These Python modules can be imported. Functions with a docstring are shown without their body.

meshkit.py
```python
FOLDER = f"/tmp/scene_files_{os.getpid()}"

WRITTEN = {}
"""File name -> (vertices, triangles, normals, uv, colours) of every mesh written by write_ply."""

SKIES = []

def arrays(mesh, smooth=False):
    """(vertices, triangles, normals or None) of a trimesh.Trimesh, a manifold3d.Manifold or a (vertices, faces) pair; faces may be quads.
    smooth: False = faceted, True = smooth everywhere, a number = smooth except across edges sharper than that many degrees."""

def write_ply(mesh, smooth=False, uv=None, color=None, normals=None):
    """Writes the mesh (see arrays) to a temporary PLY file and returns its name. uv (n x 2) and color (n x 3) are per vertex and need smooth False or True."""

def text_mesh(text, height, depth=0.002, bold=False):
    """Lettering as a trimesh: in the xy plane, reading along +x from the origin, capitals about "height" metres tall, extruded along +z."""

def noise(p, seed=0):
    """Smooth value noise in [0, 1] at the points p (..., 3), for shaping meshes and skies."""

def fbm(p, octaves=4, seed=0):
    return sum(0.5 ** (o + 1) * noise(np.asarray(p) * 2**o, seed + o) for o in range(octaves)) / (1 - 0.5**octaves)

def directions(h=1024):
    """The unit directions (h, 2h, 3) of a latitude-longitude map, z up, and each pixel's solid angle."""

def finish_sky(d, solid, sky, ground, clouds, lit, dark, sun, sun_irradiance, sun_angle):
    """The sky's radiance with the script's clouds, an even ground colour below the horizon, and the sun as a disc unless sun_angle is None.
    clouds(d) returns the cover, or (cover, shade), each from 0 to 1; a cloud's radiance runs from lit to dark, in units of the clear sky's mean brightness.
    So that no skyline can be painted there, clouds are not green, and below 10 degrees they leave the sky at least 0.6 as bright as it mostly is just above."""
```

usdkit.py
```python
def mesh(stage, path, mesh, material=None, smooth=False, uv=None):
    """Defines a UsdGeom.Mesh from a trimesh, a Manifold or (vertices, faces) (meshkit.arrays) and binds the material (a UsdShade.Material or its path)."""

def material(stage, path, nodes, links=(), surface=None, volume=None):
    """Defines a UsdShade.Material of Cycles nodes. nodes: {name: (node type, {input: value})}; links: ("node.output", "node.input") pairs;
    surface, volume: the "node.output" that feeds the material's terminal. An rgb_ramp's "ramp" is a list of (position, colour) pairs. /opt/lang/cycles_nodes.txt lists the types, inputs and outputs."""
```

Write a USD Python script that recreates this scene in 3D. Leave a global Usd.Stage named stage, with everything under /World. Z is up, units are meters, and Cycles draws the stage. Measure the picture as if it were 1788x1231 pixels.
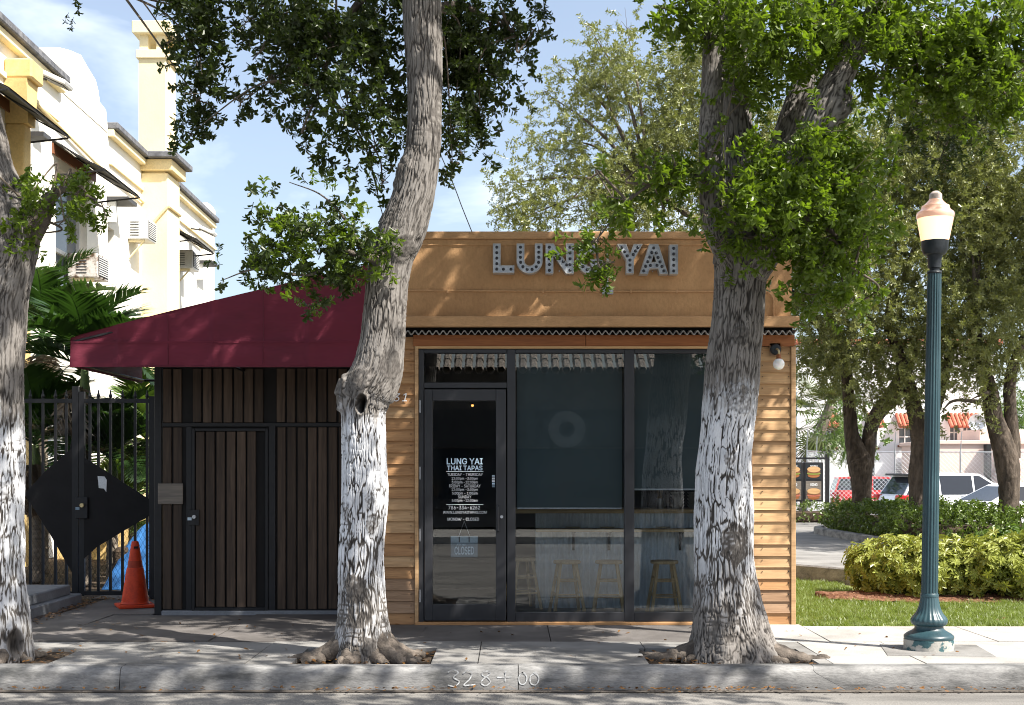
import math, random
import numpy as np, trimesh, usdkit, meshkit
from shapely.geometry import Polygon, Point, LineString, box as sbox
from shapely.ops import unary_union
from pxr import Usd, UsdGeom, UsdLux, UsdShade, Gf, Sdf, Vt

stage = Usd.Stage.CreateInMemory()
UsdGeom.SetStageUpAxis(stage, 'Z'); UsdGeom.SetStageMetersPerUnit(stage, 1.0)
UsdGeom.Xform.Define(stage, '/World'); UsdGeom.Scope.Define(stage, '/World/Looks')
PI = math.pi
rng = np.random.default_rng(7)

# ------------------------------------------------------------------ camera, sky, sun
EYE = 1.414; CD = 12.0; FPX = 2292.0; CX, HY = 894.0, 820.0
cam = UsdGeom.Camera.Define(stage, '/World/camera')
cam.AddTranslateOp().Set(Gf.Vec3d(0, -CD, EYE)); cam.AddRotateXOp().Set(90.0)
cam.CreateHorizontalApertureAttr(36.0); cam.CreateVerticalApertureAttr(36.0 * 705 / 1024)
cam.CreateFocalLengthAttr(36.0 * FPX / 1788)
cam.CreateVerticalApertureOffsetAttr((HY - 615.5) / 1788 * 36.0)
cam.CreateClippingRangeAttr(Gf.Vec2f(0.05, 5000))
cam.CreateExposureAttr(1.25)
SUN_EL = math.radians(50.0); SUN_AZ = math.atan2(0.85, -0.53)
SUN = np.array([math.sin(SUN_AZ) * math.cos(SUN_EL), math.cos(SUN_AZ) * math.cos(SUN_EL), math.sin(SUN_EL)])
usdkit.material(stage, '/World/Looks/sky_air', {
    'tc': ('texture_coordinate', {}),
    'sky': ('sky_texture', {'sky_type': 'single_scattering', 'sun_disc': False, 'sun_elevation': SUN_EL, 'sun_rotation': SUN_AZ, 'altitude': 5.0, 'air_density': 1.0, 'aerosol_density': 2.2, 'ozone_density': 1.0}),
    'map': ('mapping', {'scale': (2.2, 2.2, 5.0), 'location': (0.35, 0.1, 0.4)}),
    'n': ('noise_texture', {'scale': 1.7, 'detail': 7.0, 'roughness': 0.55, 'distortion': 0.3}),
    'r': ('rgb_ramp', {'ramp': [(0.0, (0.09, 0.09, 0.09)), (0.50, (0.12, 0.12, 0.12)), (0.66, (0.5, 0.5, 0.5)), (1.0, (0.8, 0.8, 0.8))]}),
    'm': ('mix_color', {'b': (10.0, 10.4, 10.8)}),
    'bg': ('background_shader', {'strength': 0.084})},
    [('tc.generated', 'map.vector'), ('map.vector', 'n.vector'), ('n.fac', 'r.fac'), ('sky.color', 'm.a'), ('r.color', 'm.fac'), ('m.result', 'bg.color')], surface='bg.background')
sky = UsdLux.DomeLight.Define(stage, '/World/sky')
UsdShade.MaterialBindingAPI.Apply(sky.GetPrim()).Bind(UsdShade.Material.Get(stage, '/World/Looks/sky_air'))
sky.GetPrim().SetCustomDataByKey('kind', 'structure')
sun = UsdLux.DistantLight.Define(stage, '/World/sun')
sun.CreateIntensityAttr(1.25); sun.CreateAngleAttr(0.53); sun.CreateNormalizeAttr(True); sun.CreateColorAttr(Gf.Vec3f(1.0, 0.95, 0.87))
zc = SUN / np.linalg.norm(SUN); xc = np.cross([0, 0, 1.0], zc); xc /= np.linalg.norm(xc); yc = np.cross(zc, xc)
sun.AddTransformOp().Set(Gf.Matrix4d(*[float(v) for v in (*xc, 0, *yc, 0, *zc, 0, 0, 0, 20, 1)]))

# ------------------------------------------------------------------ helpers
def S(Y): return FPX / (Y + CD)
def P(px, py, Y):
    """The point at depth Y that lies at the photograph's pixel."""
    s = S(Y); return np.array([(px - CX) / s, Y, EYE - (py - HY) / s])
def X_(px, Y=0.0): return (px - CX) / S(Y)
def Z_(py, Y=0.0): return EYE - (py - HY) / S(Y)

class MB:
    """Collects shapes that become one mesh."""
    def __init__(self): self.v, self.f, self.n = [], [], 0
    def add(self, v, f):
        v = np.asarray(v, float).reshape(-1, 3); f = np.asarray(f, int)
        if f.shape[1] == 4: f = np.vstack([f[:, [0, 1, 2]], f[:, [0, 2, 3]]])
        self.v.append(v); self.f.append(f + self.n); self.n += len(v); return self
    def tm(self, m, T=None):
        v = np.array(m.vertices)
        if T is not None: v = v @ T[:3, :3].T + T[:3, 3]
        return self.add(v, m.faces)
    def box(self, a, b, c=0.0, rot=None, piv=None):
        """Box from corner a to corner b with edges cut by c; rot = (axis, degrees) about its middle or piv."""
        a, b = np.minimum(a, b).astype(float), np.maximum(a, b).astype(float)
        m, h = (a + b) / 2, (b - a) / 2
        sg = np.array([(x, y, z) for x in (-1, 1) for y in (-1, 1) for z in (-1, 1)], float)
        if c <= 0:
            v = sg * h; f = np.array([(0, 1, 3, 2), (4, 6, 7, 5), (0, 4, 5, 1), (2, 3, 7, 6), (0, 2, 6, 4), (1, 5, 7, 3)])
        else:
            c = min(c, h.min() * 0.45)
            pts = np.vstack([sg * (h - c * (1 - np.eye(3)[k])) for k in range(3)])
            hull = trimesh.Trimesh(pts, process=False).convex_hull
            v, f = np.array(hull.vertices), np.array(hull.faces)
        if rot:
            R = trimesh.transformations.rotation_matrix(math.radians(rot[1]), rot[0])[:3, :3]
            if piv is None: v = v @ R.T
            else: v = (v + m - piv) @ R.T + piv - m
        return self.add(v + m, f)
    def tube(self, pts, r, sides=8, cap=True):
        p = np.asarray(pts, float); r = np.broadcast_to(np.asarray(r, float), (len(p),))
        v, f = sweep(p, r, sides); f = np.vstack([f[:, [0, 1, 2]], f[:, [0, 2, 3]]])
        n = len(p) * sides
        if cap:
            v = np.vstack([v, p[0], p[-1]])
            i = np.arange(sides); j = (i + 1) % sides
            f = np.vstack([f, np.stack([j, i, np.full(sides, n)], 1), np.stack([n - sides + i, n - sides + j, np.full(sides, n + 1)], 1)])
        return self.add(v, f)
    def lathe(self, prof, c=(0, 0, 0), sides=32, mod=None, lean=(0, 0)):
        pr = np.asarray(prof, float); th = np.arange(sides) * 2 * PI / sides
        R = np.repeat(pr[:, :1], sides, 1)
        if mod is not None: R = mod(R, th[None, :], pr[:, 1:2])
        z = pr[:, 1:2] + 0 * th
        v = np.stack([R * np.cos(th) + c[0] + lean[0] * z, R * np.sin(th) + c[1] + lean[1] * z, z + c[2]], -1).reshape(-1, 3)
        return self.add(v, grid_faces(len(pr), sides, True))
    def sphere(self, c, r, sub=2):
        m = trimesh.creation.icosphere(sub, 1.0); return self.add(np.array(m.vertices) * r + np.asarray(c), m.faces)
    def prism(self, poly, d0, d1, axis='y'):
        """Polygon in (x, z) extruded along y, in (y, z) along x, or in (x, y) along z."""
        for g in getattr(poly, 'geoms', [poly]):
            m = trimesh.creation.extrude_polygon(g, d1 - d0, engine='earcut'); v = np.array(m.vertices)
            if axis == 'y': w = np.stack([v[:, 0], d0 + v[:, 2], v[:, 1]], 1); f = m.faces[:, ::-1]
            elif axis == 'x': w = np.stack([d0 + v[:, 2], v[:, 0], v[:, 1]], 1); f = m.faces
            else: w = np.stack([v[:, 0], v[:, 1], d0 + v[:, 2]], 1); f = m.faces
            self.add(w, f)
        return self
    def get(self): return np.vstack(self.v), np.vstack(self.f)

def grid_faces(rows, cols, wrap=False):
    i, j = np.meshgrid(np.arange(rows - 1), np.arange(cols if wrap else cols - 1), indexing='ij')
    k = (j + 1) % cols
    return np.stack([i * cols + j, i * cols + k, (i + 1) * cols + k, (i + 1) * cols + j], -1).reshape(-1, 4)

def frames(p):
    t = np.gradient(p, axis=0); t /= np.linalg.norm(t, axis=1, keepdims=True) + 1e-12
    a = np.zeros_like(p); ref = np.array([1.0, 0, 0]) if abs(t[0][0]) < 0.8 else np.array([0, 0, 1.0])
    for i in range(len(p)):
        ref = ref - t[i] * ref.dot(t[i]); ref = ref / (np.linalg.norm(ref) + 1e-12); a[i] = ref
    return t, a, np.cross(t, a)

def sweep(p, r, sides):
    t, a, b = frames(p); th = np.arange(sides) * 2 * PI / sides
    v = p[:, None] + r[:, None, None] * (np.cos(th)[None, :, None] * a[:, None] + np.sin(th)[None, :, None] * b[:, None])
    return v.reshape(-1, 3), grid_faces(len(p), sides, True)

def smoothline(pts, n):
    """Catmull-Rom through the rows of pts (any width)."""
    p = np.asarray(pts, float); q = np.vstack([2 * p[0] - p[1], p, 2 * p[-1] - p[-2]])
    u = np.linspace(0, len(p) - 1 - 1e-9, n); i = u.astype(int); t = (u - i)[:, None]
    a, b, c, d = q[i], q[i + 1], q[i + 2], q[i + 3]
    return 0.5 * (2 * b + (c - a) * t + (2 * a - 5 * b + 4 * c - d) * t ** 2 + (3 * b - a - 3 * c + d) * t ** 3)

def numbered(parent, name):
    path, k = f'{parent}/{name}', 0
    while stage.GetPrimAtPath(path): k += 1; path = f'{parent}/{name}_{k:03d}'
    return path
def ppath(parent): return '/World' if parent is None else str(parent.GetPath())
def tag(o, label=None, cat=None, group=None, kind=None):
    for k, v in (('label', label), ('category', cat), ('group', group), ('kind', kind)):
        if v: o.SetCustomDataByKey(k, v)
    return o
def obj(name, mb, mat, parent=None, smooth=False, label=None, cat=None, group=None, kind=None):
    m = usdkit.mesh(stage, numbered(ppath(parent), name), mb.get() if isinstance(mb, MB) else mb, M[mat] if isinstance(mat, str) else mat, smooth=smooth)
    return tag(m.GetPrim(), label, cat, group, kind)
def thing(name, label, cat, loc=(0, 0, 0), rz=0, group=None, parent=None, kind=None):
    x = UsdGeom.Xform.Define(stage, numbered(ppath(parent), name))
    x.AddTranslateOp().Set(Gf.Vec3d(*map(float, loc))); x.AddRotateZOp().Set(float(rz))
    return tag(x.GetPrim(), label, cat, group, kind)
def dup(root, loc, rz, label, group=None):
    was = root.GetCustomData()
    r = UsdGeom.Xform.Define(stage, numbered('/World', root.GetName()))
    r.GetPrim().GetReferences().AddInternalReference(root.GetPath()); x = r
    x.ClearXformOpOrder(); x.AddTranslateOp().Set(Gf.Vec3d(*map(float, loc))); x.AddRotateZOp().Set(float(rz))
    tag(r.GetPrim(), label, was.get('category'), group or was.get('group')); r.GetPrim().SetInstanceable(True)
    return r.GetPrim()
def struct(name, mb, mat, parent=None, smooth=False): return obj(name, mb, mat, parent, smooth, kind=None if parent else 'structure')

# ------------------------------------------------------------------ materials
M = {}
def mat(name, nodes, links, surface=None, volume=None):
    M[name] = usdkit.material(stage, '/World/Looks/' + name, nodes, links, surface=surface, volume=volume); return M[name]
def surf(name, cols, scale=2.0, rough=0.7, bump=0.3, bscale=60.0, bdist=0.004, stretch=(1, 1, 1), spec=0.3, metal=0.0, fine=0.35, fstretch=None, spots=None, coat=0.0, rvar=0.1):
    """Colour from two scales of noise, relief from the finer one. cols: [(position, colour)] or one colour."""
    if isinstance(cols[0], (int, float)): cols = [(0.3, tuple(c * 0.8 for c in cols)), (0.7, tuple(min(1, c * 1.12) for c in cols))]
    n = {'g': ('geometry', {}), 'm1': ('mapping', {'scale': stretch}), 'm2': ('mapping', {'scale': fstretch or stretch}),
         'n1': ('noise_texture', {'scale': scale, 'detail': 7.0, 'roughness': 0.62, 'distortion': 0.2}), 'r1': ('rgb_ramp', {'ramp': cols}),
         'n2': ('noise_texture', {'scale': bscale, 'detail': 6.0, 'roughness': 0.65}),
         'r2': ('rgb_ramp', {'ramp': [(0.25, (0.35, 0.35, 0.35)), (0.55, (1, 1, 1)), (0.8, (1.25, 1.25, 1.25))]}),
         'mx': ('mix_color', {'blend_type': 'multiply', 'fac': fine}),
         'b': ('bump', {'strength': bump, 'distance': bdist}), 'rr': ('map_range', {'from_min': 0.3, 'from_max': 0.7, 'to_min': max(0.02, rough - rvar), 'to_max': min(1, rough + rvar)}),
         'p': ('principled_bsdf', {'metallic': metal, 'specular_ior_level': spec, 'coat_weight': coat})}
    l = [('g.position', 'm1.vector'), ('g.position', 'm2.vector'), ('m1.vector', 'n1.vector'), ('n1.fac', 'r1.fac'), ('m2.vector', 'n2.vector'), ('n2.fac', 'r2.fac'), ('r1.color', 'mx.a'), ('r2.color', 'mx.b'),
         ('n2.fac', 'b.height'), ('b.normal', 'p.normal'), ('n1.fac', 'rr.value'), ('rr.result', 'p.roughness')]
    out = 'mx.result'
    if spots:
        sc, thr, colour = spots
        n |= {'vo': ('voronoi_texture', {'scale': sc}), 'vn': ('noise_texture', {'scale': sc * 2.3, 'detail': 4.0}), 'va': ('math', {'math_type': 'multiply_add', 'value2': 0.25}),
              'vm': ('map_range', {'from_min': thr + 0.16, 'from_max': thr + 0.10, 'to_min': 0.0, 'to_max': 1.0, 'clamp': True}), 'mv': ('mix_color', {'b': colour})}
        l += [('m1.vector', 'vo.vector'), ('m1.vector', 'vn.vector'), ('vn.fac', 'va.value1'), ('vo.distance', 'va.value3'), ('va.value', 'vm.value'), ('vm.result', 'mv.fac'), (out, 'mv.a')]
        out = 'mv.result'
    l.append((out, 'p.base_color'))
    return mat(name, n, l, 'p.BSDF')
def leafmat(name, cols, trans, rough=0.42, tfac=0.35, spec=0.5):
    return mat(name, {'g': ('geometry', {}), 'r': ('rgb_ramp', {'ramp': cols}), 'p': ('principled_bsdf', {'roughness': rough, 'specular_ior_level': spec}),
                      't': ('translucent_bsdf', {}), 'tm': ('mix_color', {'blend_type': 'multiply', 'fac': 1.0, 'b': trans}), 'mx': ('mix_closure', {'fac': tfac})},
               [('g.random_per_island', 'r.fac'), ('r.color', 'p.base_color'), ('r.color', 'tm.a'), ('tm.result', 't.color'), ('p.BSDF', 'mx.closure1'), ('t.BSDF', 'mx.closure2')], 'mx.closure')

surf('concrete_kerb', [(0.34, (0.075, 0.075, 0.073)), (0.5, (0.20, 0.197, 0.192)), (0.72, (0.33, 0.325, 0.315))], 2.6, 0.85, 0.6, 55, 0.006, stretch=(0.8, 1.5, 3.0), fstretch=(0.45, 1, 1.6), fine=0.55, spots=(11, 0.05, (0.10, 0.10, 0.095)))
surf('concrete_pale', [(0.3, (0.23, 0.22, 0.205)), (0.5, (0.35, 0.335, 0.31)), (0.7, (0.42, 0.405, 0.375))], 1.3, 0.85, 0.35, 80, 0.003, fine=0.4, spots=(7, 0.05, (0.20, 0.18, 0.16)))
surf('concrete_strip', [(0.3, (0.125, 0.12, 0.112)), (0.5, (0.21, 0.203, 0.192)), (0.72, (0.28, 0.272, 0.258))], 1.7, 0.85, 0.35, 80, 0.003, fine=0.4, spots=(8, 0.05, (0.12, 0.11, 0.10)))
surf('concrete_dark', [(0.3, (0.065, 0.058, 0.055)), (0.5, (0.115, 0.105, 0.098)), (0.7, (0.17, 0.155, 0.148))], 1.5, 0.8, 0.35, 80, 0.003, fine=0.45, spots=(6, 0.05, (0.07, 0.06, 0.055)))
surf('concrete_step', [(0.3, (0.13, 0.14, 0.155)), (0.7, (0.24, 0.25, 0.27))], 2, 0.85, 0.3, 60)
surf('asphalt', [(0.3, (0.10, 0.095, 0.09)), (0.5, (0.20, 0.19, 0.175)), (0.72, (0.27, 0.255, 0.235))], 0.8, 0.9, 0.8, 130, 0.006, stretch=(0.5, 1.6, 1), fine=0.7, spots=(5, -0.02, (0.08, 0.075, 0.07)))
surf('gutter_dirt', [(0.3, (0.045, 0.038, 0.032)), (0.7, (0.15, 0.13, 0.11))], 3, 0.95, 0.8, 90, 0.008, stretch=(0.4, 3, 1))
surf('soil', [(0.3, (0.035, 0.025, 0.018)), (0.7, (0.10, 0.07, 0.045))], 5, 0.95, 1.0, 45, 0.02, fine=0.7)
surf('mulch', [(0.3, (0.05, 0.022, 0.012)), (0.5, (0.17, 0.075, 0.04)), (0.7, (0.33, 0.20, 0.13))], 26, 0.95, 1.0, 40, 0.03, fine=0.7)
surf('earth', [(0.3, (0.05, 0.06, 0.025)), (0.7, (0.11, 0.10, 0.06))], 0.5, 0.95, 0.6, 8, 0.03)
surf('turf', [(0.3, (0.12, 0.16, 0.04)), (0.5, (0.19, 0.23, 0.07)), (0.7, (0.28, 0.27, 0.12))], 5, 0.95, 0.8, 60, 0.02, fine=0.6)
surf('stucco_tan', [(0.3, (0.38, 0.21, 0.095)), (0.5, (0.46, 0.265, 0.125)), (0.7, (0.52, 0.31, 0.15))], 1.6, 0.82, 0.7, 38, 0.006, stretch=(1, 1, 0.6), fine=0.28, spots=(5, -0.1, (0.20, 0.11, 0.06)))
surf('stucco_band', [(0.3, (0.41, 0.235, 0.11)), (0.7, (0.54, 0.325, 0.165))], 2.5, 0.8, 0.5, 40, 0.004, stretch=(1, 1, 3), fine=0.3, spots=(7, -0.09, (0.10, 0.06, 0.035)))
surf('roofing', [(0.3, (0.2, 0.2, 0.2)), (0.7, (0.35, 0.35, 0.34))], 2)
def wood(name, a, b, c, grain='x', rough=0.6, knots=True, bump=0.35):
    st = {'x': (0.7, 9, 9), 'z': (9, 9, 0.7)}[grain]; fs = {'x': (2.0, 60, 60), 'z': (60, 60, 2.0)}[grain]
    surf(name, [(0.28, a), (0.5, b), (0.72, c)], 2.2, rough, bump, 3.0, 0.002, stretch=st, fstretch=fs, fine=0.5, spots=((0.9 if knots else 0.4), -0.10 if knots else -0.3, tuple(x * 0.35 for x in a)))
wood('cedar', (0.31, 0.18, 0.085), (0.44, 0.275, 0.14), (0.53, 0.35, 0.19))
wood('cedar_red', (0.27, 0.135, 0.055), (0.38, 0.205, 0.09), (0.45, 0.26, 0.12))
wood('cedar_pale', (0.36, 0.21, 0.10), (0.49, 0.305, 0.15), (0.57, 0.375, 0.195))
wood('cedar_grey', (0.20, 0.115, 0.065), (0.29, 0.18, 0.105), (0.37, 0.24, 0.15))
wood('beam_red', (0.20, 0.065, 0.018), (0.27, 0.095, 0.03), (0.33, 0.13, 0.045))
wood('ply_edge', (0.40, 0.235, 0.10), (0.5, 0.30, 0.14), (0.56, 0.35, 0.17), knots=False)
for i, k in enumerate((0.55, 0.74, 0.95)):
    wood(f'dark_plank_{"abc"[i]}', (0.038 * k, 0.025 * k, 0.017 * k), (0.082 * k, 0.055 * k, 0.038 * k), (0.13 * k, 0.092 * k, 0.066 * k), grain='z', rough=0.7, bump=0.6)
wood('board_grey', (0.10, 0.085, 0.07), (0.15, 0.13, 0.11), (0.2, 0.17, 0.14), grain='x')
wood('stool_wood', (0.40, 0.27, 0.13), (0.55, 0.40, 0.22), (0.62, 0.47, 0.28), grain='z', knots=False)
wood('counter_wood', (0.42, 0.29, 0.14), (0.54, 0.38, 0.19), (0.62, 0.46, 0.25), knots=False)
surf('black_frame', [(0.3, (0.017, 0.018, 0.021)), (0.7, (0.03, 0.031, 0.036))], 3, 0.42, 0.1, 90, 0.001, fine=0.2, spec=0.45)
surf('black_iron', [(0.3, (0.009, 0.009, 0.010)), (0.7, (0.02, 0.02, 0.022))], 6, 0.5, 0.3, 60, 0.002)
surf('black_backing', (0.012, 0.011, 0.011), 6, 0.8)
surf('galvanised', [(0.3, (0.36, 0.38, 0.41)), (0.7, (0.55, 0.57, 0.60))], 6, 0.42, 0.15, 70, 0.001, metal=0.85, fine=0.3)
surf('corrugated_bar', [(0.3, (0.52, 0.58, 0.63)), (0.7, (0.68, 0.74, 0.79))], 4, 0.45, 0.1, 70, 0.001, metal=0.15, fine=0.3, stretch=(1, 1, 0.3))
surf('corrugated_grey', [(0.3, (0.22, 0.20, 0.18)), (0.7, (0.42, 0.40, 0.37))], 4, 0.55, 0.2, 60, 0.001, metal=0.3, fine=0.5)
surf('letter_metal', [(0.3, (0.33, 0.35, 0.38)), (0.55, (0.50, 0.53, 0.57)), (0.72, (0.58, 0.61, 0.65))], 9, 0.5, 0.15, 80, 0.001, metal=0.45, fine=0.3, spots=(14, -0.08, (0.22, 0.13, 0.08)))
surf('letter_return', [(0.3, (0.42, 0.40, 0.37)), (0.7, (0.56, 0.54, 0.5))], 9, 0.5, 0.1, 80, 0.001, metal=0.3)
surf('bulb_dark', (0.018, 0.02, 0.026), 20, 0.2, 0, spec=0.6)
surf('maroon_canvas', [(0.3, (0.105, 0.013, 0.026)), (0.5, (0.135, 0.017, 0.034)), (0.7, (0.16, 0.022, 0.042))], 1.2, 0.72, 0.35, 2.5, 0.03, stretch=(1, 1, 2), fstretch=(1, 1, 3.5), fine=0.12, spec=0.25)
surf('maroon_seam', (0.12, 0.016, 0.03), 4, 0.7)
surf('lamp_green', [(0.3, (0.014, 0.038, 0.048)), (0.55, (0.023, 0.058, 0.07)), (0.72, (0.036, 0.08, 0.094))], 5, 0.42, 0.12, 60, 0.002, stretch=(1, 1, 0.4), fine=0.3, spec=0.5, spots=(16, -0.13, (0.35, 0.36, 0.35)))
surf('lamp_worn', [(0.40, (0.035, 0.09, 0.105)), (0.49, (0.05, 0.11, 0.12)), (0.52, (0.34, 0.33, 0.30)), (0.7, (0.45, 0.43, 0.39))], 9, 0.6, 0.5, 60, 0.004)
surf('lamp_dark', (0.02, 0.025, 0.03), 5, 0.45)
surf('cone_orange', [(0.3, (0.42, 0.03, 0.008)), (0.5, (0.58, 0.05, 0.012)), (0.7, (0.66, 0.075, 0.02))], 6, 0.55, 0.2, 50, 0.003, fine=0.4, spots=(9, -0.09, (0.03, 0.012, 0.01)))
surf('cone_band', (0.36, 0.04, 0.015), 8, 0.6)
surf('black_rubber', (0.012, 0.012, 0.012), 8, 0.6)
surf('white_paint', (0.72, 0.72, 0.72), 4, 0.6, 0.1)
surf('vinyl_white', (0.80, 0.82, 0.85), 4, 0.5, 0)
surf('vinyl_blue', (0.62, 0.78, 0.95), 4, 0.5, 0)
surf('sign_blue', [(0.3, (0.17, 0.24, 0.30)), (0.7, (0.23, 0.31, 0.38))], 6, 0.5, 0)
surf('sign_pale', (0.50, 0.60, 0.68), 6, 0.5, 0)
surf('chalk', [(0.42, (0.26, 0.26, 0.26)), (0.62, (0.48, 0.50, 0.51))], 40, 0.9, 0.2)
surf('blind', [(0.3, (0.085, 0.112, 0.12)), (0.7, (0.11, 0.142, 0.15))], 1.5, 0.8, 0.1, 300, 0.0005, fine=0.12)
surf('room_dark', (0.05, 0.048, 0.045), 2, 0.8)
surf('room_floor', (0.16, 0.15, 0.14), 2, 0.5)
surf('porcelain', (0.42, 0.40, 0.36), 6, 0.3, 0)
surf('bamboo', (0.30, 0.21, 0.11), 20, 0.6)
surf('brass', (0.55, 0.45, 0.25), 5, 0.35, 0, metal=0.8)
surf('wall_white', [(0.3, (0.72, 0.69, 0.60)), (0.7, (0.82, 0.79, 0.70))], 0.8, 0.85, 0.35, 25, 0.006, fine=0.12)
surf('wall_cream', [(0.3, (0.74, 0.62, 0.36)), (0.7, (0.80, 0.69, 0.44))], 0.9, 0.85, 0.35, 25, 0.006, fine=0.12)
surf('trim_cream', [(0.3, (0.70, 0.54, 0.26)), (0.7, (0.78, 0.63, 0.35))], 2, 0.8, 0.2, 30)
surf('trim_yellow', [(0.3, (0.60, 0.41, 0.16)), (0.7, (0.70, 0.52, 0.24))], 2, 0.8, 0.2, 30)
surf('roof_edge', [(0.3, (0.07, 0.072, 0.08)), (0.7, (0.20, 0.20, 0.21))], 8, 0.7, 0.6, 30, 0.01)
surf('olive_canvas', [(0.3, (0.04, 0.036, 0.022)), (0.7, (0.075, 0.068, 0.042))], 3, 0.8)
surf('window_brown', (0.22, 0.09, 0.045), 4, 0.6)
surf('metal_white', (0.62, 0.62, 0.60), 5, 0.5, 0.1)
surf('slot_dark', (0.06, 0.06, 0.062), 5, 0.6)
surf('rust_white', [(0.42, (0.10, 0.06, 0.035)), (0.52, (0.5, 0.46, 0.42)), (0.7, (0.66, 0.65, 0.63))], 7, 0.6)
surf('house_white', [(0.3, (0.74, 0.73, 0.72)), (0.7, (0.82, 0.81, 0.80))], 0.6, 0.8, 0.3, 20, 0.005, fine=0.1)
surf('house_pink', [(0.3, (0.60, 0.46, 0.40)), (0.7, (0.68, 0.54, 0.47))], 0.6, 0.8, 0.3, 20, 0.005, fine=0.12)
surf('tile_red', [(0.3, (0.36, 0.10, 0.06)), (0.7, (0.52, 0.19, 0.12))], 5, 0.8, 0.2, 20)
surf('tile_clay', [(0.3, (0.30, 0.24, 0.19)), (0.7, (0.52, 0.45, 0.38))], 5, 0.8, 0.2, 20)
surf('blue_tarp', [(0.3, (0.03, 0.13, 0.36)), (0.7, (0.06, 0.22, 0.52))], 3, 0.5, 0.4, 9, 0.03)
surf('palm_trunk', [(0.3, (0.13, 0.105, 0.08)), (0.7, (0.27, 0.23, 0.185))], 3, 0.9, 0.9, 6, 0.02, stretch=(1, 1, 4), fine=0.5)
surf('crownshaft', (0.10, 0.15, 0.045), 5, 0.5, 0.1)
surf('twig', [(0.3, (0.09, 0.07, 0.05)), (0.7, (0.17, 0.14, 0.11))], 20, 0.9)
surf('root_bark', [(0.3, (0.05, 0.041, 0.034)), (0.5, (0.12, 0.10, 0.082)), (0.7, (0.21, 0.175, 0.145))], 9, 0.9, 0.9, 42, 0.012, fine=0.6)
surf('oak_bark', [(0.3, (0.035, 0.028, 0.022)), (0.5, (0.085, 0.066, 0.05)), (0.72, (0.15, 0.12, 0.095))], 10, 0.95, 1.0, 30, 0.02, stretch=(1, 1, 0.3), fine=0.6)
surf('tyre', (0.02, 0.02, 0.02), 5, 0.8)
surf('rim', (0.45, 0.46, 0.48), 5, 0.3, 0, metal=0.8)
mat('paint_white', {'p': ('principled_bsdf', {'base_color': (0.76, 0.77, 0.79), 'roughness': 0.3, 'coat_weight': 0.6})}, [], 'p.BSDF')
mat('paint_red', {'p': ('principled_bsdf', {'base_color': (0.55, 0.02, 0.02), 'roughness': 0.3, 'coat_weight': 0.6})}, [], 'p.BSDF')
mat('car_glass', {'p': ('principled_bsdf', {'base_color': (0.012, 0.015, 0.02), 'roughness': 0.06, 'specular_ior_level': 0.7})}, [], 'p.BSDF')
mat('tail_red', {'p': ('principled_bsdf', {'base_color': (0.40, 0.01, 0.015), 'roughness': 0.15})}, [], 'p.BSDF')
mat('head_clear', {'p': ('principled_bsdf', {'base_color': (0.7, 0.72, 0.75), 'roughness': 0.12})}, [], 'p.BSDF')
mat('far_glass', {'p': ('principled_bsdf', {'base_color': (0.10, 0.12, 0.14), 'roughness': 0.08, 'specular_ior_level': 0.7})}, [], 'p.BSDF')
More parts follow.
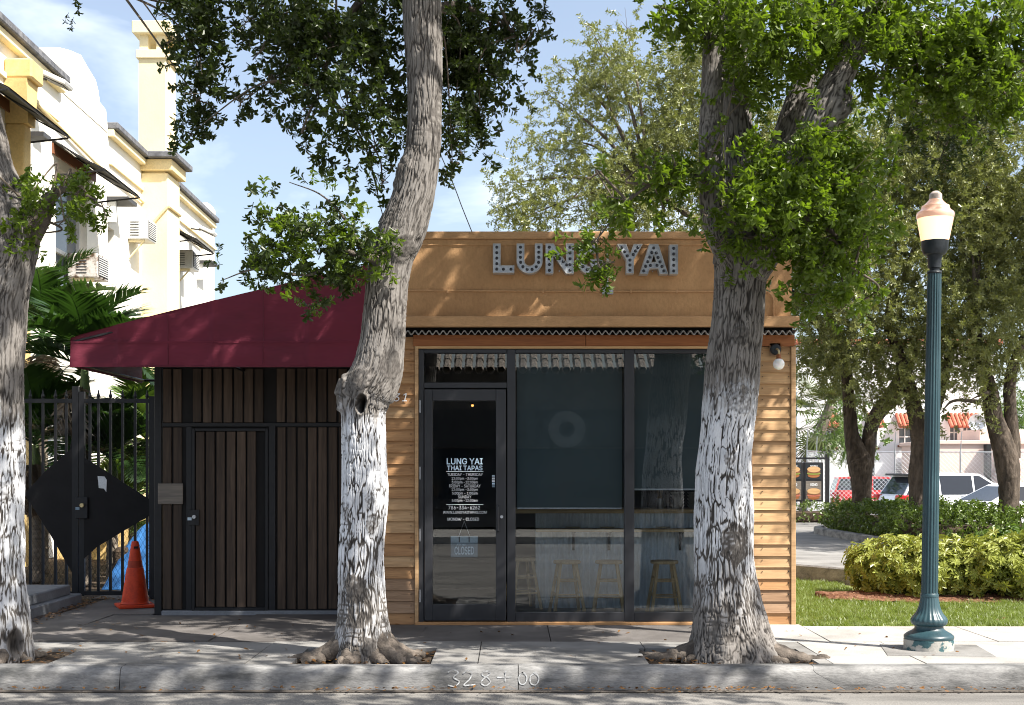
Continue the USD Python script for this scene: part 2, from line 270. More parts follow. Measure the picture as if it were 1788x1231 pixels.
mat('window_glass', {'fr': ('fresnel', {'IOR': 1.62}), 't': ('transparent_bsdf', {'color': (0.88, 0.91, 0.92)}), 'g': ('glossy_bsdf', {'color': (1, 1, 1), 'roughness': 0.0}), 'm': ('mix_closure', {})},
    [('fr.fac', 'm.fac'), ('t.BSDF', 'm.closure1'), ('g.BSDF', 'm.closure2')], 'm.closure')
mat('globe_lit', {'g': ('geometry', {}), 'lw': ('layer_weight', {'blend': 0.35}), 'r': ('rgb_ramp', {'ramp': [(0.0, (1.0, 0.78, 0.46)), (0.4, (0.95, 0.56, 0.29)), (1.0, (0.62, 0.28, 0.14))]}),
    'p': ('principled_bsdf', {'base_color': (0.75, 0.45, 0.30), 'roughness': 0.25, 'emission_strength': 0.7, 'coat_weight': 0.3})},
    [('lw.facing', 'r.fac'), ('r.color', 'p.emission_color')], 'p.BSDF')
mat('globe_dome', {'p': ('principled_bsdf', {'base_color': (0.74, 0.47, 0.36), 'roughness': 0.25, 'emission_color': (0.9, 0.45, 0.28), 'emission_strength': 0.16, 'coat_weight': 0.5})}, [], 'p.BSDF')
mat('photocell', {'p': ('principled_bsdf', {'base_color': (0.5, 0.42, 0.38), 'roughness': 0.3})}, [], 'p.BSDF')
mat('bulb_glass', {'p': ('principled_bsdf', {'base_color': (0.82, 0.81, 0.78), 'roughness': 0.12, 'subsurface_weight': 0.2, 'coat_weight': 0.5})}, [], 'p.BSDF')
mat('pendant_lit', {'p': ('principled_bsdf', {'base_color': (0.8, 0.4, 0.1), 'emission_color': (1.0, 0.42, 0.10), 'emission_strength': 1.2})}, [], 'p.BSDF')
def bark(name, line, wear, seed):
    """Grey ridged bark; whitewash up to the height LINE, rubbed off lower down. The mesh attribute tells ridge from crack: cracks keep their bare bark."""
    mat(name, {'g': ('geometry', {}), 'a': ('attribute', {'attribute': 'ridge'}), 'sx': ('separate_xyz', {}),
        'm': ('mapping', {'scale': (1, 1, 0.3), 'location': (seed, 0, 0)}), 'n': ('noise_texture', {'scale': 22.0, 'detail': 6.0, 'roughness': 0.65}),
        'n3': ('noise_texture', {'scale': 90.0, 'detail': 4.0}), 'n4': ('noise_texture', {'scale': 3.2, 'detail': 4.0, 'roughness': 0.6}),
        'h': ('math', {'math_type': 'multiply_add', 'value2': 0.55}), 'h2': ('math', {'math_type': 'multiply_add', 'value2': 0.45}),
        'r': ('rgb_ramp', {'ramp': [(0.18, (0.022, 0.0195, 0.018)), (0.42, (0.068, 0.061, 0.055)), (0.66, (0.145, 0.132, 0.12)), (0.9, (0.25, 0.232, 0.215))]}),
        'zn': ('math', {'math_type': 'multiply_add', 'value2': 0.95}), 'top': ('map_range', {'from_min': line + 0.58, 'from_max': line + 0.36, 'to_min': 0.0, 'to_max': 1.0, 'clamp': True}),
        'low': ('map_range', {'from_min': -0.1, 'from_max': 1.25, 'to_min': wear, 'to_max': 0.0, 'clamp': True}),
        'wr': ('math', {'math_type': 'multiply_add', 'value2': 0.6}),
        'thr': ('math', {'math_type': 'subtract'}), 'pm': ('map_range', {'from_min': 0.05, 'from_max': 0.45, 'to_min': 0.0, 'to_max': 1.0, 'clamp': True}),
        'pf': ('math', {'math_type': 'multiply'}), 'pc': ('rgb_ramp', {'ramp': [(0.25, (0.36, 0.37, 0.39)), (0.5, (0.56, 0.57, 0.59)), (0.75, (0.70, 0.705, 0.72))]}),
        'mx': ('mix_color', {}), 'b': ('bump', {'strength': 0.7, 'distance': 0.006}), 'p': ('principled_bsdf', {'roughness': 0.88, 'specular_ior_level': 0.2})},
        [('g.position', 'sx.vector'), ('g.position', 'm.vector'), ('m.vector', 'n.vector'), ('m.vector', 'n3.vector'), ('g.position', 'n4.vector'),
         ('a.fac', 'h.value1'), ('n.fac', 'h2.value1'), ('h2.value', 'r.fac'), ('h.value', 'h2.value3'),
         ('n.fac', 'zn.value1'), ('sx.z', 'zn.value3'), ('zn.value', 'top.value'), ('sx.z', 'low.value'), ('n4.fac', 'wr.value1'), ('low.result', 'wr.value3'),
         ('a.fac', 'thr.value1'), ('wr.value', 'thr.value2'), ('thr.value', 'pm.value'), ('pm.result', 'pf.value1'), ('top.result', 'pf.value2'),
         ('n.fac', 'pc.fac'), ('pf.value', 'mx.fac'), ('r.color', 'mx.a'), ('pc.color', 'mx.b'), ('mx.result', 'p.base_color'), ('n3.fac', 'b.height'), ('b.normal', 'p.normal')], 'p.BSDF')
bark('bark_middle', 1.78, 0.66, 0.0); bark('bark_right', 1.95, 0.88, 3.0); bark('bark_left', 1.75, 0.55, 6.0)
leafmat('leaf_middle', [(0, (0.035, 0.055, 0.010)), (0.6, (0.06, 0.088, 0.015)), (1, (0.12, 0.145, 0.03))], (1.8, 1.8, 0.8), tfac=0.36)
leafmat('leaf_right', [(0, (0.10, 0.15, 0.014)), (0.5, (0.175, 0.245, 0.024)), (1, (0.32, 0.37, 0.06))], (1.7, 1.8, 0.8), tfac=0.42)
leafmat('leaf_oak', [(0, (0.19, 0.205, 0.06)), (0.5, (0.34, 0.35, 0.125)), (1, (0.55, 0.53, 0.29))], (1.4, 1.5, 0.8), rough=0.36, tfac=0.25, spec=0.7)
leafmat('leaf_hedge', [(0, (0.09, 0.135, 0.02)), (0.6, (0.20, 0.26, 0.045)), (0.92, (0.33, 0.34, 0.09)), (1, (0.20, 0.10, 0.05))], (1.5, 1.6, 0.8), rough=0.3, tfac=0.25)
leafmat('leaf_gold', [(0, (0.26, 0.29, 0.06)), (0.3, (0.58, 0.55, 0.17)), (0.7, (0.74, 0.70, 0.31)), (1, (0.80, 0.77, 0.48))], (1.2, 1.2, 0.7), tfac=0.25)
leafmat('leaf_palm', [(0, (0.022, 0.050, 0.012)), (0.6, (0.045, 0.085, 0.02)), (1, (0.09, 0.13, 0.035))], (1.8, 1.9, 0.8), rough=0.35, tfac=0.3)
leafmat('leaf_fan', [(0, (0.07, 0.09, 0.025)), (1, (0.19, 0.19, 0.08))], (1.4, 1.4, 0.8), tfac=0.3)
leafmat('leaf_bright', [(0, (0.09, 0.15, 0.03)), (1, (0.18, 0.25, 0.06))], (1.5, 1.5, 0.8), tfac=0.35)
leafmat('dead_frond', [(0, (0.10, 0.07, 0.045)), (1, (0.22, 0.16, 0.11))], (1, 1, 1), tfac=0.1)
leafmat('grass_blade', [(0, (0.14, 0.18, 0.04)), (0.6, (0.26, 0.30, 0.085)), (1, (0.48, 0.44, 0.22))], (1.5, 1.6, 0.8), tfac=0.35)
leafmat('dry_leaf', [(0, (0.16, 0.075, 0.02)), (0.5, (0.34, 0.20, 0.04)), (1, (0.45, 0.30, 0.07))], (1, 1, 1), tfac=0.1)

surf('faded_white', (0.2, 0.21, 0.21), 4, 0.6, 0.1)

# ------------------------------------------------------------------ ground, road, kerb, pavement
FY, BY = -2.60, -2.44           # kerb front and back
def sheet(x0, y0, x1, y1, z): return MB().add([(x0, y0, z), (x1, y0, z), (x1, y1, z), (x0, y1, z)], [(0, 1, 2, 3)])
struct('ground', sheet(-700, -700, 700, 700, -0.45), 'earth')
g = MB(); xs = np.linspace(-60, 60, 200); ys = np.linspace(-15.5, FY - 0.02, 40); gx, gy = np.meshgrid(xs, ys)
gz = -0.165 - 0.02 * np.clip((-FY - 0.5 + gy + 0) * 0 + (gy - FY) / -4, 0, 1) * -1 - 0.03 * np.exp(-((gy - FY) / 0.35) ** 2) * 0 + 0.004 * (meshkit.noise(np.stack([gx * 1.3, gy * 1.3, gx * 0], -1)) - 0.5)
g.add(np.stack([gx, gy, gz], -1), grid_faces(40, 200)); struct('road', g, 'asphalt', smooth=True)
struct('gutter', sheet(-60, FY - 0.13, 60, FY - 0.008, -0.159), 'gutter_dirt')
kerb = thing('kerb', None, None, kind='structure')
prof = [(FY + 0.012, -0.30), (FY - 0.03, -0.17)]
for k in range(9):
    a = PI / 2 * k / 8; prof.append((FY - 0.005 + 0.055 * (1 - math.cos(a)), -0.055 + 0.055 * math.sin(a)))
prof += [(BY, 0.0), (BY, -0.30)]
cuts = [-14, -9.6, -6.6, X_(210, -2.6), X_(905, -2.6), X_(1422, -2.6), 5.4, 8.4, 11.5, 15]
def kerb_line(i, z):     # where the joint i lies at height z; one of them is a crooked crack
    return cuts[i] + (0.0 if i != 5 else (0.10 * max(0, -0.02 - z) / 0.13 + 0.012 * math.sin(z * 60) + (0.12 if z < -0.13 else 0)))
for i in range(len(cuts) - 1):
    n = 36; rows = []
    for k in range(n + 1):
        t = k / n; row = []
        for y, z in prof:
            a, b = kerb_line(i, z) + 0.003, kerb_line(i + 1, z) - 0.003
            x = a + (b - a) * t; j = 0 if z < -0.2 else 1
            q = meshkit.fbm(np.array([x * 2.2, y * 6, z * 9 + 5]), 4)
            row.append((x, y - 0.012 * j * (q - 0.5), z + 0.008 * j * (meshkit.fbm(np.array([x * 1.5, 3.0, 1.0]), 3) - 0.5) * (z > -0.1)))
        rows.append(row)
    v = np.array(rows); m = MB().add(v, grid_faces(n + 1, len(prof))[:, ::-1])
    for e, fl in ((0, 1), (n, -1)):
        c = len(prof); m.add(v[e], np.array([(0, j, j + 1) for j in range(1, c - 1)])[:, ::fl])
    struct('kerb_stone', m, 'concrete_kerb', kerb, smooth=50)
walk = thing('sidewalk', None, None, kind='structure')
PITS = [(X_(520, -2.1), X_(757, -2.1)), (X_(1125, -2.1), X_(1412, -2.1)), (-4.6, X_(112, -2.1))]
PITBACK = -1.62
def slab(poly, m, z=0.0, seed=0):
    q = MB().prism(poly, -0.12, z, 'z'); v, f = q.get()
    r = np.random.default_rng(seed); a, b = r.normal(0, 0.0015, 2)
    top = v[:, 2] > -0.05; v[top, 2] += a * (v[top, 0] - v[:, 0].mean()) + b * (v[top, 1] - v[:, 1].mean()) * 2
    struct('slab', (v, f), m, walk)
strip = unary_union([sbox(a, BY - 1, b, PITBACK) for a, b in PITS])
edges = [-12, -10.4, -8.8, -7.2, -5.6, -3.55, -1.95, -0.25, 1.05, 2.34, 3.02, 4.42, 5.9, 7.4, 8.9, 10.5, 12]
for i in range(len(edges) - 1):
    a, b = edges[i] + 0.004, edges[i + 1] - 0.004
    p = sbox(a, BY + 0.006, b, -1.215).difference(strip)
    for gg in getattr(p, 'geoms', [p]):
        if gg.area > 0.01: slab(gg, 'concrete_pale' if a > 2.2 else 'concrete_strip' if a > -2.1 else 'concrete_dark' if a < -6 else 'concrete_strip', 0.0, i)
edges2 = [-12, -9.8, -8.2, -6.7, -5.2, -3.9, -2.5, -1.1, 0.32, 1.72, 2.62, 4.0, 5.5, 7.0, 8.5, 10.2, 12]
for i in range(len(edges2) - 1):
    a, b = edges2[i] + 0.004, edges2[i + 1] - 0.004
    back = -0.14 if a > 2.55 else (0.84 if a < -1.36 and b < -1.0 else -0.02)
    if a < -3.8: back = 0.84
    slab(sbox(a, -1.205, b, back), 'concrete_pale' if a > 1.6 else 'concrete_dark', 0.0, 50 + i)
for a, b in ((-4.45, -3.52),):
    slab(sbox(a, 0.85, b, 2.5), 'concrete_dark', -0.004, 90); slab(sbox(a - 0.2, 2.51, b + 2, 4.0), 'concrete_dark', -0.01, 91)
soil = MB(); 
for a, b in PITS:
    n, m_ = 30, 18; gx, gy = np.meshgrid(np.linspace(a - 0.02, b + 0.02, n), np.linspace(BY - 0.01, PITBACK + 0.02, m_))
    soil.add(np.stack([gx, gy, -0.035 + 0.05 * (meshkit.fbm(np.stack([gx * 7, gy * 7, gx * 0], -1), 3) - 0.5)], -1), grid_faces(m_, n))
struct('tree_pit_soil', soil, 'soil', smooth=True)
struct('yard_ground', sheet(-16, 0.86, -1.35, 30, -0.03), 'soil')
struct('lot_side_ground', sheet(-1.3, 0.3, 2.6, 12, -0.04), 'earth')

# lawn, mulch, drive
lawn = MB(); n, m_ = 90, 30; gx, gy = np.meshgrid(np.linspace(2.615, 30, n), np.linspace(-0.135, 8.0, m_))
lawn.add(np.stack([gx, gy, -0.03 + 0.03 * meshkit.fbm(np.stack([gx, gy, gx * 0], -1), 3)], -1), grid_faces(m_, n)); struct('lawn', lawn, 'turf', smooth=True)
near = [(3.05, 6.6), (3.35, 5.7), (3.72, 4.95), (4.2, 4.2), (4.9, 3.75), (6.2, 3.55), (9, 3.5), (30, 3.5)]
far_ = [(30, 8.45), (9.0, 8.5), (7.2, 8.6), (6.4, 8.9), (6.1, 9.6), (5.95, 11), (5.9, 13.2), (6.2, 14.2), (7.5, 14.6), (30, 14.8)]
n1 = smoothline(near, 60); f1 = smoothline(far_[:7], 40)
def ramp(y): return 0.185 - np.clip((y - 15) / 12, 0, 1) * 0.56
drive = Polygon([(3.05, 40)] + [tuple(p) for p in n1[:, :2]] + [tuple(p) for p in f1[:, :2]] + [(6.2, 14.2), (30, 14.8), (30, 40)])
dm = trimesh.creation.extrude_polygon(drive, 0.5, engine='earcut'); dm = dm.subdivide_to_size(1.6)
v = np.array(dm.vertices); v[:, 2] = np.where(v[:, 2] > 0.3, ramp(v[:, 1]), -0.5); struct('driveway', (v, dm.faces), 'concrete_strip')
struct('parking_lot', sheet(-30, 26.5, 120, 90, -0.37), 'asphalt')
def edging(name, line, w, z0, z1, m):
    p = np.asarray(line, float); t = np.gradient(p, axis=0); t /= np.linalg.norm(t, axis=1, keepdims=True); nn = np.stack([-t[:, 1], t[:, 0]], 1)
    k = len(p); zz = z1 + 0.012 * (meshkit.fbm(np.column_stack([p * 2, np.zeros(k)]), 3) - 0.5)
    cols = [(w / 2, z0 + 0 * zz), (w / 2, zz - 0.02), (w / 2 - 0.02, zz), (-w / 2 + 0.02, zz), (-w / 2, zz - 0.02), (-w / 2, z0 + 0 * zz)]
    v = np.stack([np.column_stack([p + nn * o, z]) for o, z in cols], 1); mb = MB().add(v, grid_faces(k, 6)); mb.add(v[0], [(0, 1, 4), (0, 4, 5), (1, 2, 3), (1, 3, 4)]); mb.add(v[-1], [(0, 4, 1), (0, 5, 4), (1, 3, 2), (1, 4, 3)])
    return obj(name, mb, m, None, smooth=40, kind='structure')
edging('driveway_edging', smoothline(near, 120)[:, :2], 0.16, -0.1, 0.20, 'concrete_kerb')
edging('planting_bed_kerb', smoothline(far_[:8], 120)[:, :2], 0.16, 0.1, 0.31, 'concrete_kerb')
bed = Polygon([tuple(p) for p in smoothline(far_[:8], 60)[:, :2]] + [(7.5, 14.6), (30, 14.8)])
struct('planting_bed', MB().prism(bed.buffer(-0.02), -0.2, 0.24, 'z'), 'soil')
mul = MB(); n, m_ = 120, 26; gx, gy = np.meshgrid(np.linspace(0, 1, n), np.linspace(-1, 1, m_))
mx_ = 3.35 + gx * 9.7; half = 0.62 * np.minimum(1, np.sqrt(np.clip(gx * 9, 0, 1))) + 0.02
mz = 0.005 + 0.055 * (1 - gy ** 2) + 0.03 * (meshkit.noise(np.stack([mx_ * 30, gy * 16, gx * 0], -1)) - 0.4)
mul.add(np.stack([mx_, 2.5 + gy * half, mz], -1), grid_faces(m_, n)); struct('mulch_bed', mul, 'mulch')

# chalk marking on the kerb face: a number written by hand
def stroke(pts, w=0.0075):
    out = MB(); p = smoothline(pts, 8 * len(pts)); t = np.gradient(p, axis=0); t /= np.linalg.norm(t, axis=1, keepdims=True) + 1e-9; nn = np.stack([-t[:, 1], t[:, 0]], 1)
    r = np.random.default_rng(len(pts)); ww = w * (0.35 + 0.35 * meshkit.noise(np.column_stack([p * 60, np.zeros(len(p))])))[:, None]
    a, b = p + nn * ww, p - nn * ww
    to = lambda q: np.stack([q[:, 0], FY - 0.036 + np.clip((q[:, 1] + 0.17) / 0.115, 0, 1) * 0.025, q[:, 1]], 1)
    v = np.vstack([to(a), to(b)]); k = len(p); f = [(i, i + k, i + k + 1, i + 1) for i in range(k - 1)]
    return out.add(v, f)
mark = thing('chalk_number', 'pale hand written number 328+00 on the face of the kerb', 'marking')
def glyph(px0, segs):
    m = MB()
    for s_ in segs:
        q = stroke([(X_(px0 + x, -2.62), Z_(1168 + y, -2.62)) for x, y in s_]); m.add(*q.get())
    obj('digit', m, 'chalk', mark)
glyph(778, [[(4, 6), (14, 2), (22, 7), (14, 15), (24, 22), (16, 30), (4, 28)]])
glyph(806, [[(3, 8), (10, 3), (18, 8), (14, 18), (4, 28), (14, 28), (24, 27)]])
glyph(836, [[(18, 4), (8, 5), (6, 11), (16, 16), (20, 23), (12, 29), (4, 24), (10, 16), (20, 9), (18, 4)]])
glyph(868, [[(0, 15), (10, 15), (26, 14)], [(15, 4), (14, 14), (14, 22)]])
glyph(903, [[(10, 6), (3, 14), (5, 25), (13, 26), (17, 16), (12, 7), (7, 7)], [(30, 8), (23, 14), (24, 25), (33, 27), (38, 17), (33, 8), (27, 8)]])

# ------------------------------------------------------------------ restaurant
BL, BR, DEP = X_(664), X_(1388), 5.2
zt = Z_(405)
R = thing('restaurant', 'small tan stucco restaurant with wood siding and dark storefront glass', 'building')
zl0, zl1 = Z_(573), Z_(555)
wall = MB().box((BL, 0.0, zl1 - 0.02), (BR - 0.03, 0.16, Z_(429))).box((BL, 0.16, 0.0), (BL + 0.12, DEP, Z_(418))).box((BR - 0.15, 0.16, 0.0), (BR - 0.03, DEP, Z_(418))).box((BL + 0.12, DEP - 0.12, 0), (BR - 0.15, DEP, Z_(418)))
obj('wall', wall, 'stucco_tan', R)
obj('parapet_band', MB().box((BL - 0.01, -0.012, Z_(429)), (BR - 0.02, 0.18, Z_(418)), 0.004), 'stucco_tan', R)
obj('parapet_cap', MB().box((BL - 0.02, -0.035, Z_(418)), (BR - 0.01, 0.20, zt), 0.008).box((BR - 0.19, 0.20, Z_(418)), (BR - 0.01, DEP, zt), 0.008).box((BL - 0.02, 0.20, Z_(418)), (BL + 0.14, DEP, zt), 0.008), 'stucco_band', R)
obj('ledge', MB().box((BL, -0.14, zl0), (X_(1396, -0.14), 0.02, zl1), 0.006), 'stucco_band', R)
obj('soffit', MB().box((BL, -0.02, Z_(588)), (BR - 0.03, 0.14, zl0 + 0.004)), 'black_backing', R)
obj('roof', MB().box((BL + 0.12, 0.16, 3.25), (BR - 0.15, DEP - 0.12, 3.32)), 'roofing', R)
# corrugated strip under the ledge
cg = MB(); xs = np.arange(X_(700), X_(1392, -0.12), 0.006); zz = 0.017 * np.sin(xs * 2 * PI / 0.064)
for t in (0.0, -0.011):
    cg.add(np.stack([np.stack([xs, xs * 0 - 0.13, Z_(582.5) + zz + t], 1), np.stack([xs, xs * 0 + 0.05, Z_(578) + zz + t], 1)], 0), grid_faces(2, len(xs))[:, ::(1 if t == 0 else -1)])
k = len(xs); e = np.stack([np.stack([xs, xs * 0 - 0.13, Z_(582.5) + zz], 1), np.stack([xs, xs * 0 - 0.13, Z_(582.5) + zz - 0.011], 1)], 0); cg.add(e, grid_faces(2, k)[:, ::-1])
obj('corrugated_strip', cg, 'corrugated_grey', R)
obj('fascia_board', MB().box((X_(722), -0.045, Z_(605)), (X_(1022), 0.0, Z_(585.5)), 0.003), 'beam_red', R); obj('fascia_board', MB().box((X_(1022.8), -0.045, Z_(605)), (X_(1386), 0.0, Z_(585.5)), 0.003), 'beam_red', R)
obj('header_trim', MB().box((X_(726), -0.052, Z_(609.5)), (X_(1316), 0.03, Z_(605.2)), 0.002), 'ply_edge', R)
# lapped siding, each board its own
tones = ['cedar', 'cedar_red', 'cedar_pale', 'cedar', 'cedar_red', 'cedar_grey']
def siding(x0, x1, seed, pale):
    r = np.random.default_rng(seed); pitch = 0.1045; z = 0.0; i = 0; ztop = Z_(589 if not pale else 606)
    obj('siding_backing', MB().box((x0, 0.0, 0.0), (x1, 0.03, ztop)), 'black_backing', R)
    while z < ztop - 0.02:
        h = min(pitch + 0.016, ztop - z); th = 0.034 + r.normal(0, 0.002); tp = 0.013; w = r.normal(0, 0.0015)
        v = np.array([(x0, 0, 0), (x1, 0, 0), (x1, -th, 0.0), (x0, -th + w, 0.0), (x0, 0, h), (x1, 0, h), (x1, -tp, h), (x0, -tp, h), (x1, -th + 0.002, 0.004), (x0, -th + 0.002 + w, 0.004)]) + (0, -0.002, z + 0.003 + r.normal(0, 0.0012))
        f = [(0, 2, 1), (0, 3, 2), (3, 9, 8), (3, 8, 2), (9, 7, 6), (9, 6, 8), (7, 4, 5), (7, 5, 6), (0, 4, 7), (0, 7, 9), (0, 9, 3), (1, 6, 5), (1, 8, 6), (1, 2, 8)]
        low = i < 4
        obj('siding_board', MB().add(v, f), (['cedar_grey', 'cedar_grey', 'cedar_red'] if low and not pale else ['cedar_grey', 'cedar_red', 'cedar', 'cedar'] if low else (['cedar_pale', 'cedar', 'cedar_pale', 'cedar'] if pale else ['cedar_red', 'cedar', 'cedar_red', 'cedar_grey']))[r.integers(0, 3)], R)
        z += pitch; i += 1
siding(BL + 0.02, X_(724.5), 3, False); siding(X_(1313), BR - 0.045, 5, True)
nl = MB()
for i in range(33):
    z = .055 + i * .1045 + .012
    for x in ((BL + .04, X_(718)) if z < Z_(600) else ()) + ((X_(1330), BR - .065) if z < Z_(612) else ()): nl.box((x - .0028, -.0375, z - .0028 + .002 * math.sin(i * 7 + x)), (x + .0028, -.012, z + .0028))
obj('nails', nl, 'black_iron', R, kind='stuff')
obj('corner_trim', MB().box((BR - 0.043, -0.044, 0.0), (BR, 0.16, Z_(606)), 0.003), 'cedar', R); obj('corner_trim', MB().box((BL - 0.02, -0.044, 0.0), (BL + 0.018, 0.16, Z_(589)), 0.003), 'cedar_red', R)
obj('jamb_trim', MB().box((X_(725), -0.05, 0.0), (X_(731), 0.06, Z_(605)), 0.002), 'cedar', R); obj('jamb_trim', MB().box((X_(1304), -0.05, 0.0), (X_(1312.4), 0.06, Z_(605)), 0.002), 'cedar_grey', R)
obj('threshold', MB().box((X_(725), -0.075, 0.0), (X_(1312), 0.16, Z_(1085)), 0.004), 'cedar_red', R)
for i, (t, px) in enumerate((('3', 686.5), ('1', 700.5))):
    tm = meshkit.text_mesh(t, 0.072, 0.006); v = np.array(tm.vertices); v[:, 0] += 0.22 * v[:, 1]
    obj('house_number', (np.stack([v[:, 0] + X_(px), -0.040 - v[:, 2], v[:, 1] + Z_(701)], 1), tm.faces[:, ::1]), 'white_paint', R, label=f'white slanted house number {t} on the siding')
# storefront frame
FRY0, FRY1 = -0.03, 0.07
def fr(x0, y0, x1, y1, d=0.0): return MB().box((X_(x0), FRY0 + d, Z_(y1)), (X_(x1), FRY1 + d, Z_(y0)), 0.004)
W2 = 1303.5
fm = thing('storefront_frame', None, None, parent=R)
for n_, a in (('jamb', (731.3, 610, 740.5, 1085)), ('jamb', (W2 - 12, 610, W2, 1085)), ('header', (740.5, 610, 885, 617)), ('header', (900, 610, 1090, 617)), ('header', (1107, 610, W2 - 12, 617)), ('mullion', (885.3, 610, 900, 1085)), ('mullion', (1090, 610, 1107, 1085)),
              ('transom_bar', (740.5, 668, 885, 678)), ('sill', (900, 1069, 1090, 1085)), ('sill', (1107, 1069, W2 - 12, 1085))):
    obj(n_, fr(*a), 'black_frame', fm)
def pane(name, x0, y0, x1, y1, par, y=0.02):
    return obj(name, MB().box((X_(x0), y - 0.003, Z_(y1)), (X_(x1), y + 0.003, Z_(y0))), 'window_glass', par)
pane('window_pane', 900.3, 617.3, 1089.7, 1068.7, R); pane('window_pane', 1107.3, 617.3, W2 - 12.3, 1068.7, R); pane('transom_pane', 741, 617.3, 884.7, 667.7, R)
door = thing('door', None, None, parent=R)
obj('stile', fr(741.5, 680, 755.5, 1083, -0.012), 'black_frame', door); obj('stile', fr(866, 680, 883.5, 1083, -0.012), 'black_frame', door)
obj('rail', fr(755.5, 680, 866, 700, -0.012), 'black_frame', door); obj('rail', fr(755.5, 1055, 866, 1083, -0.012), 'black_frame', door)
pane('door_glass', 755.7, 700.2, 865.8, 1054.8, door, 0.005)
hz = [(-0.042, 884), (-0.095, 884), (-0.105, 889), (-0.105, 921), (-0.095, 926), (-0.042, 926)]
obj('handle', MB().tube(smoothline([(X_(866 + (878 - 866) * (0 if i in (0, 5) else 0)) + 0.02 - (0.0 if i in (0, 5) else 0.0), a, Z_(b)) for i, (a, b) in enumerate(hz)], 40), 0.011, 10), 'black_frame', door, smooth=True)
obj('lock_cylinder', MB().tube([(X_(876), -0.04, Z_(902)), (X_(876), -0.052, Z_(902))], 0.014, 16), 'galvanised', door)
for y in (710, 826, 934, 1040): obj('hinge', MB().box((X_(732.6), -0.038, Z_(y + 11)), (X_(735), -0.028, Z_(y - 11)), 0.002), 'galvanised', door)
# door lettering, printed on the glass
def lettering(text, pxc, pyb, pxw, cap, y=-0.0005, m='vinyl_white', par=None, bold=False, xs=None, name='lettering'):
    tm = meshkit.text_mesh(text, cap / 191.0, 0.0012, bold=bold); v = np.array(tm.vertices); a, b = v[:, 0].min(), v[:, 0].max()
    k = (pxw / 191.0) / (b - a); v[:, 0] = (v[:, 0] - (a + b) / 2) * k
    return obj(name, (np.stack([v[:, 0] + X_(pxc), y - v[:, 2], v[:, 1] + Z_(pyb)], 1), tm.faces), m, par)
DY = 0.0015
for t, c, b, w, cap, bd in (('LUNG YAI', 811.5, 810.5, 63, 10.2, 1), ('THAI TAPAS', 811.5, 821, 62, 7.8, 1), ('TUESDAY - THURSDAY', 812, 831, 62, 4.9, 0), ('12:00pm -3:00pm', 811.5, 837.6, 46, 4.4, 0), ('5:00pm -12:00am', 811.5, 844, 45, 4.4, 0), ('FRIDAY - SATURDAY', 811.5, 851, 55, 4.9, 0),
                            ('12:00pm -3:00pm', 811.5, 856.8, 46, 4.2, 0), ('5:00pm - 1:00am', 811.5, 863.4, 44, 4.4, 0), ('SUNDAY', 811.5, 870, 23, 4.9, 0), ('5:00pm -12:00am', 811.5, 876, 45, 4.4, 0), ('786-334-6262', 810.5, 889.4, 55, 6.2, 0), ('WWW.LUNGYAITAPAS.COM', 811.5, 897, 76, 4.8, 0), ('MONDA/ - CLOSED', 809, 909, 55, 5, 0)):
    lettering(t, c, b, w, cap, DY, 'vinyl_blue' if bd else 'vinyl_white', door, bool(bd))
for y in (823, 881): obj('lettering_rule', MB().box((X_(779), 0.0, Z_(y + 0.6)), (X_(844), 0.0017, Z_(y - 0.6))), 'vinyl_white', door)
cs = thing('closed_sign', 'small blue grey CLOSED sign hanging on cords inside the door glass', 'sign', (X_(810.5), 0.016, Z_(973)))
cw, chh = 47 / 191, 37 / 191
obj('board', MB().box((-cw / 2, 0, 0), (cw / 2, 0.004, chh * 0.68)), 'sign_blue', cs); obj('top_panel', MB().box((-cw / 2, 0, chh * 0.682), (cw / 2, 0.004, chh)), 'sign_pale', cs)
for s in (-1, 1):
    obj('cord', MB().tube([(s * 0.055, 0.002, chh * 0.93), (0, 0.002, chh + 0.135)], 0.0012, 5), 'vinyl_white', cs); obj('clip', MB().box((s * 0.045 - 0.005, -0.002, chh * 0.7), (s * 0.045 + 0.005, -0.0002, chh * 0.97)), 'black_frame', cs)
tm = meshkit.text_mesh('CLOSED', 0.068, 0.001, bold=True); v = np.array(tm.vertices); v[:, 0] *= 0.178 / np.ptp(v[:, 0]); v[:, 0] -= (v[:, 0].max() + v[:, 0].min()) / 2
obj('lettering', (np.stack([v[:, 0], -0.0005 - v[:, 2], v[:, 1] + 0.026], 1), tm.faces), 'vinyl_blue', cs)
tm = meshkit.text_mesh('Just say..', 0.016, 0.001); v = np.array(tm.vertices); v[:, 0] += 0.2 * v[:, 1]
obj('lettering', (np.stack([v[:, 0] - 0.075, -0.0005 - v[:, 2], v[:, 1] + 0.108], 1), tm.faces), 'vinyl_blue', cs)
stk = thing('card_stickers', None, None, parent=door)
for y, m in ((831, 'sign_pale'), (835.5, 'vinyl_white'), (840, 'vinyl_white'), (844.5, 'vinyl_blue'), (849, 'sign_blue')): obj('sticker', MB().box((X_(859), 0.0, Z_(y + 1.6)), (X_(864.3), 0.0017, Z_(y - 1.6))), m, stk)
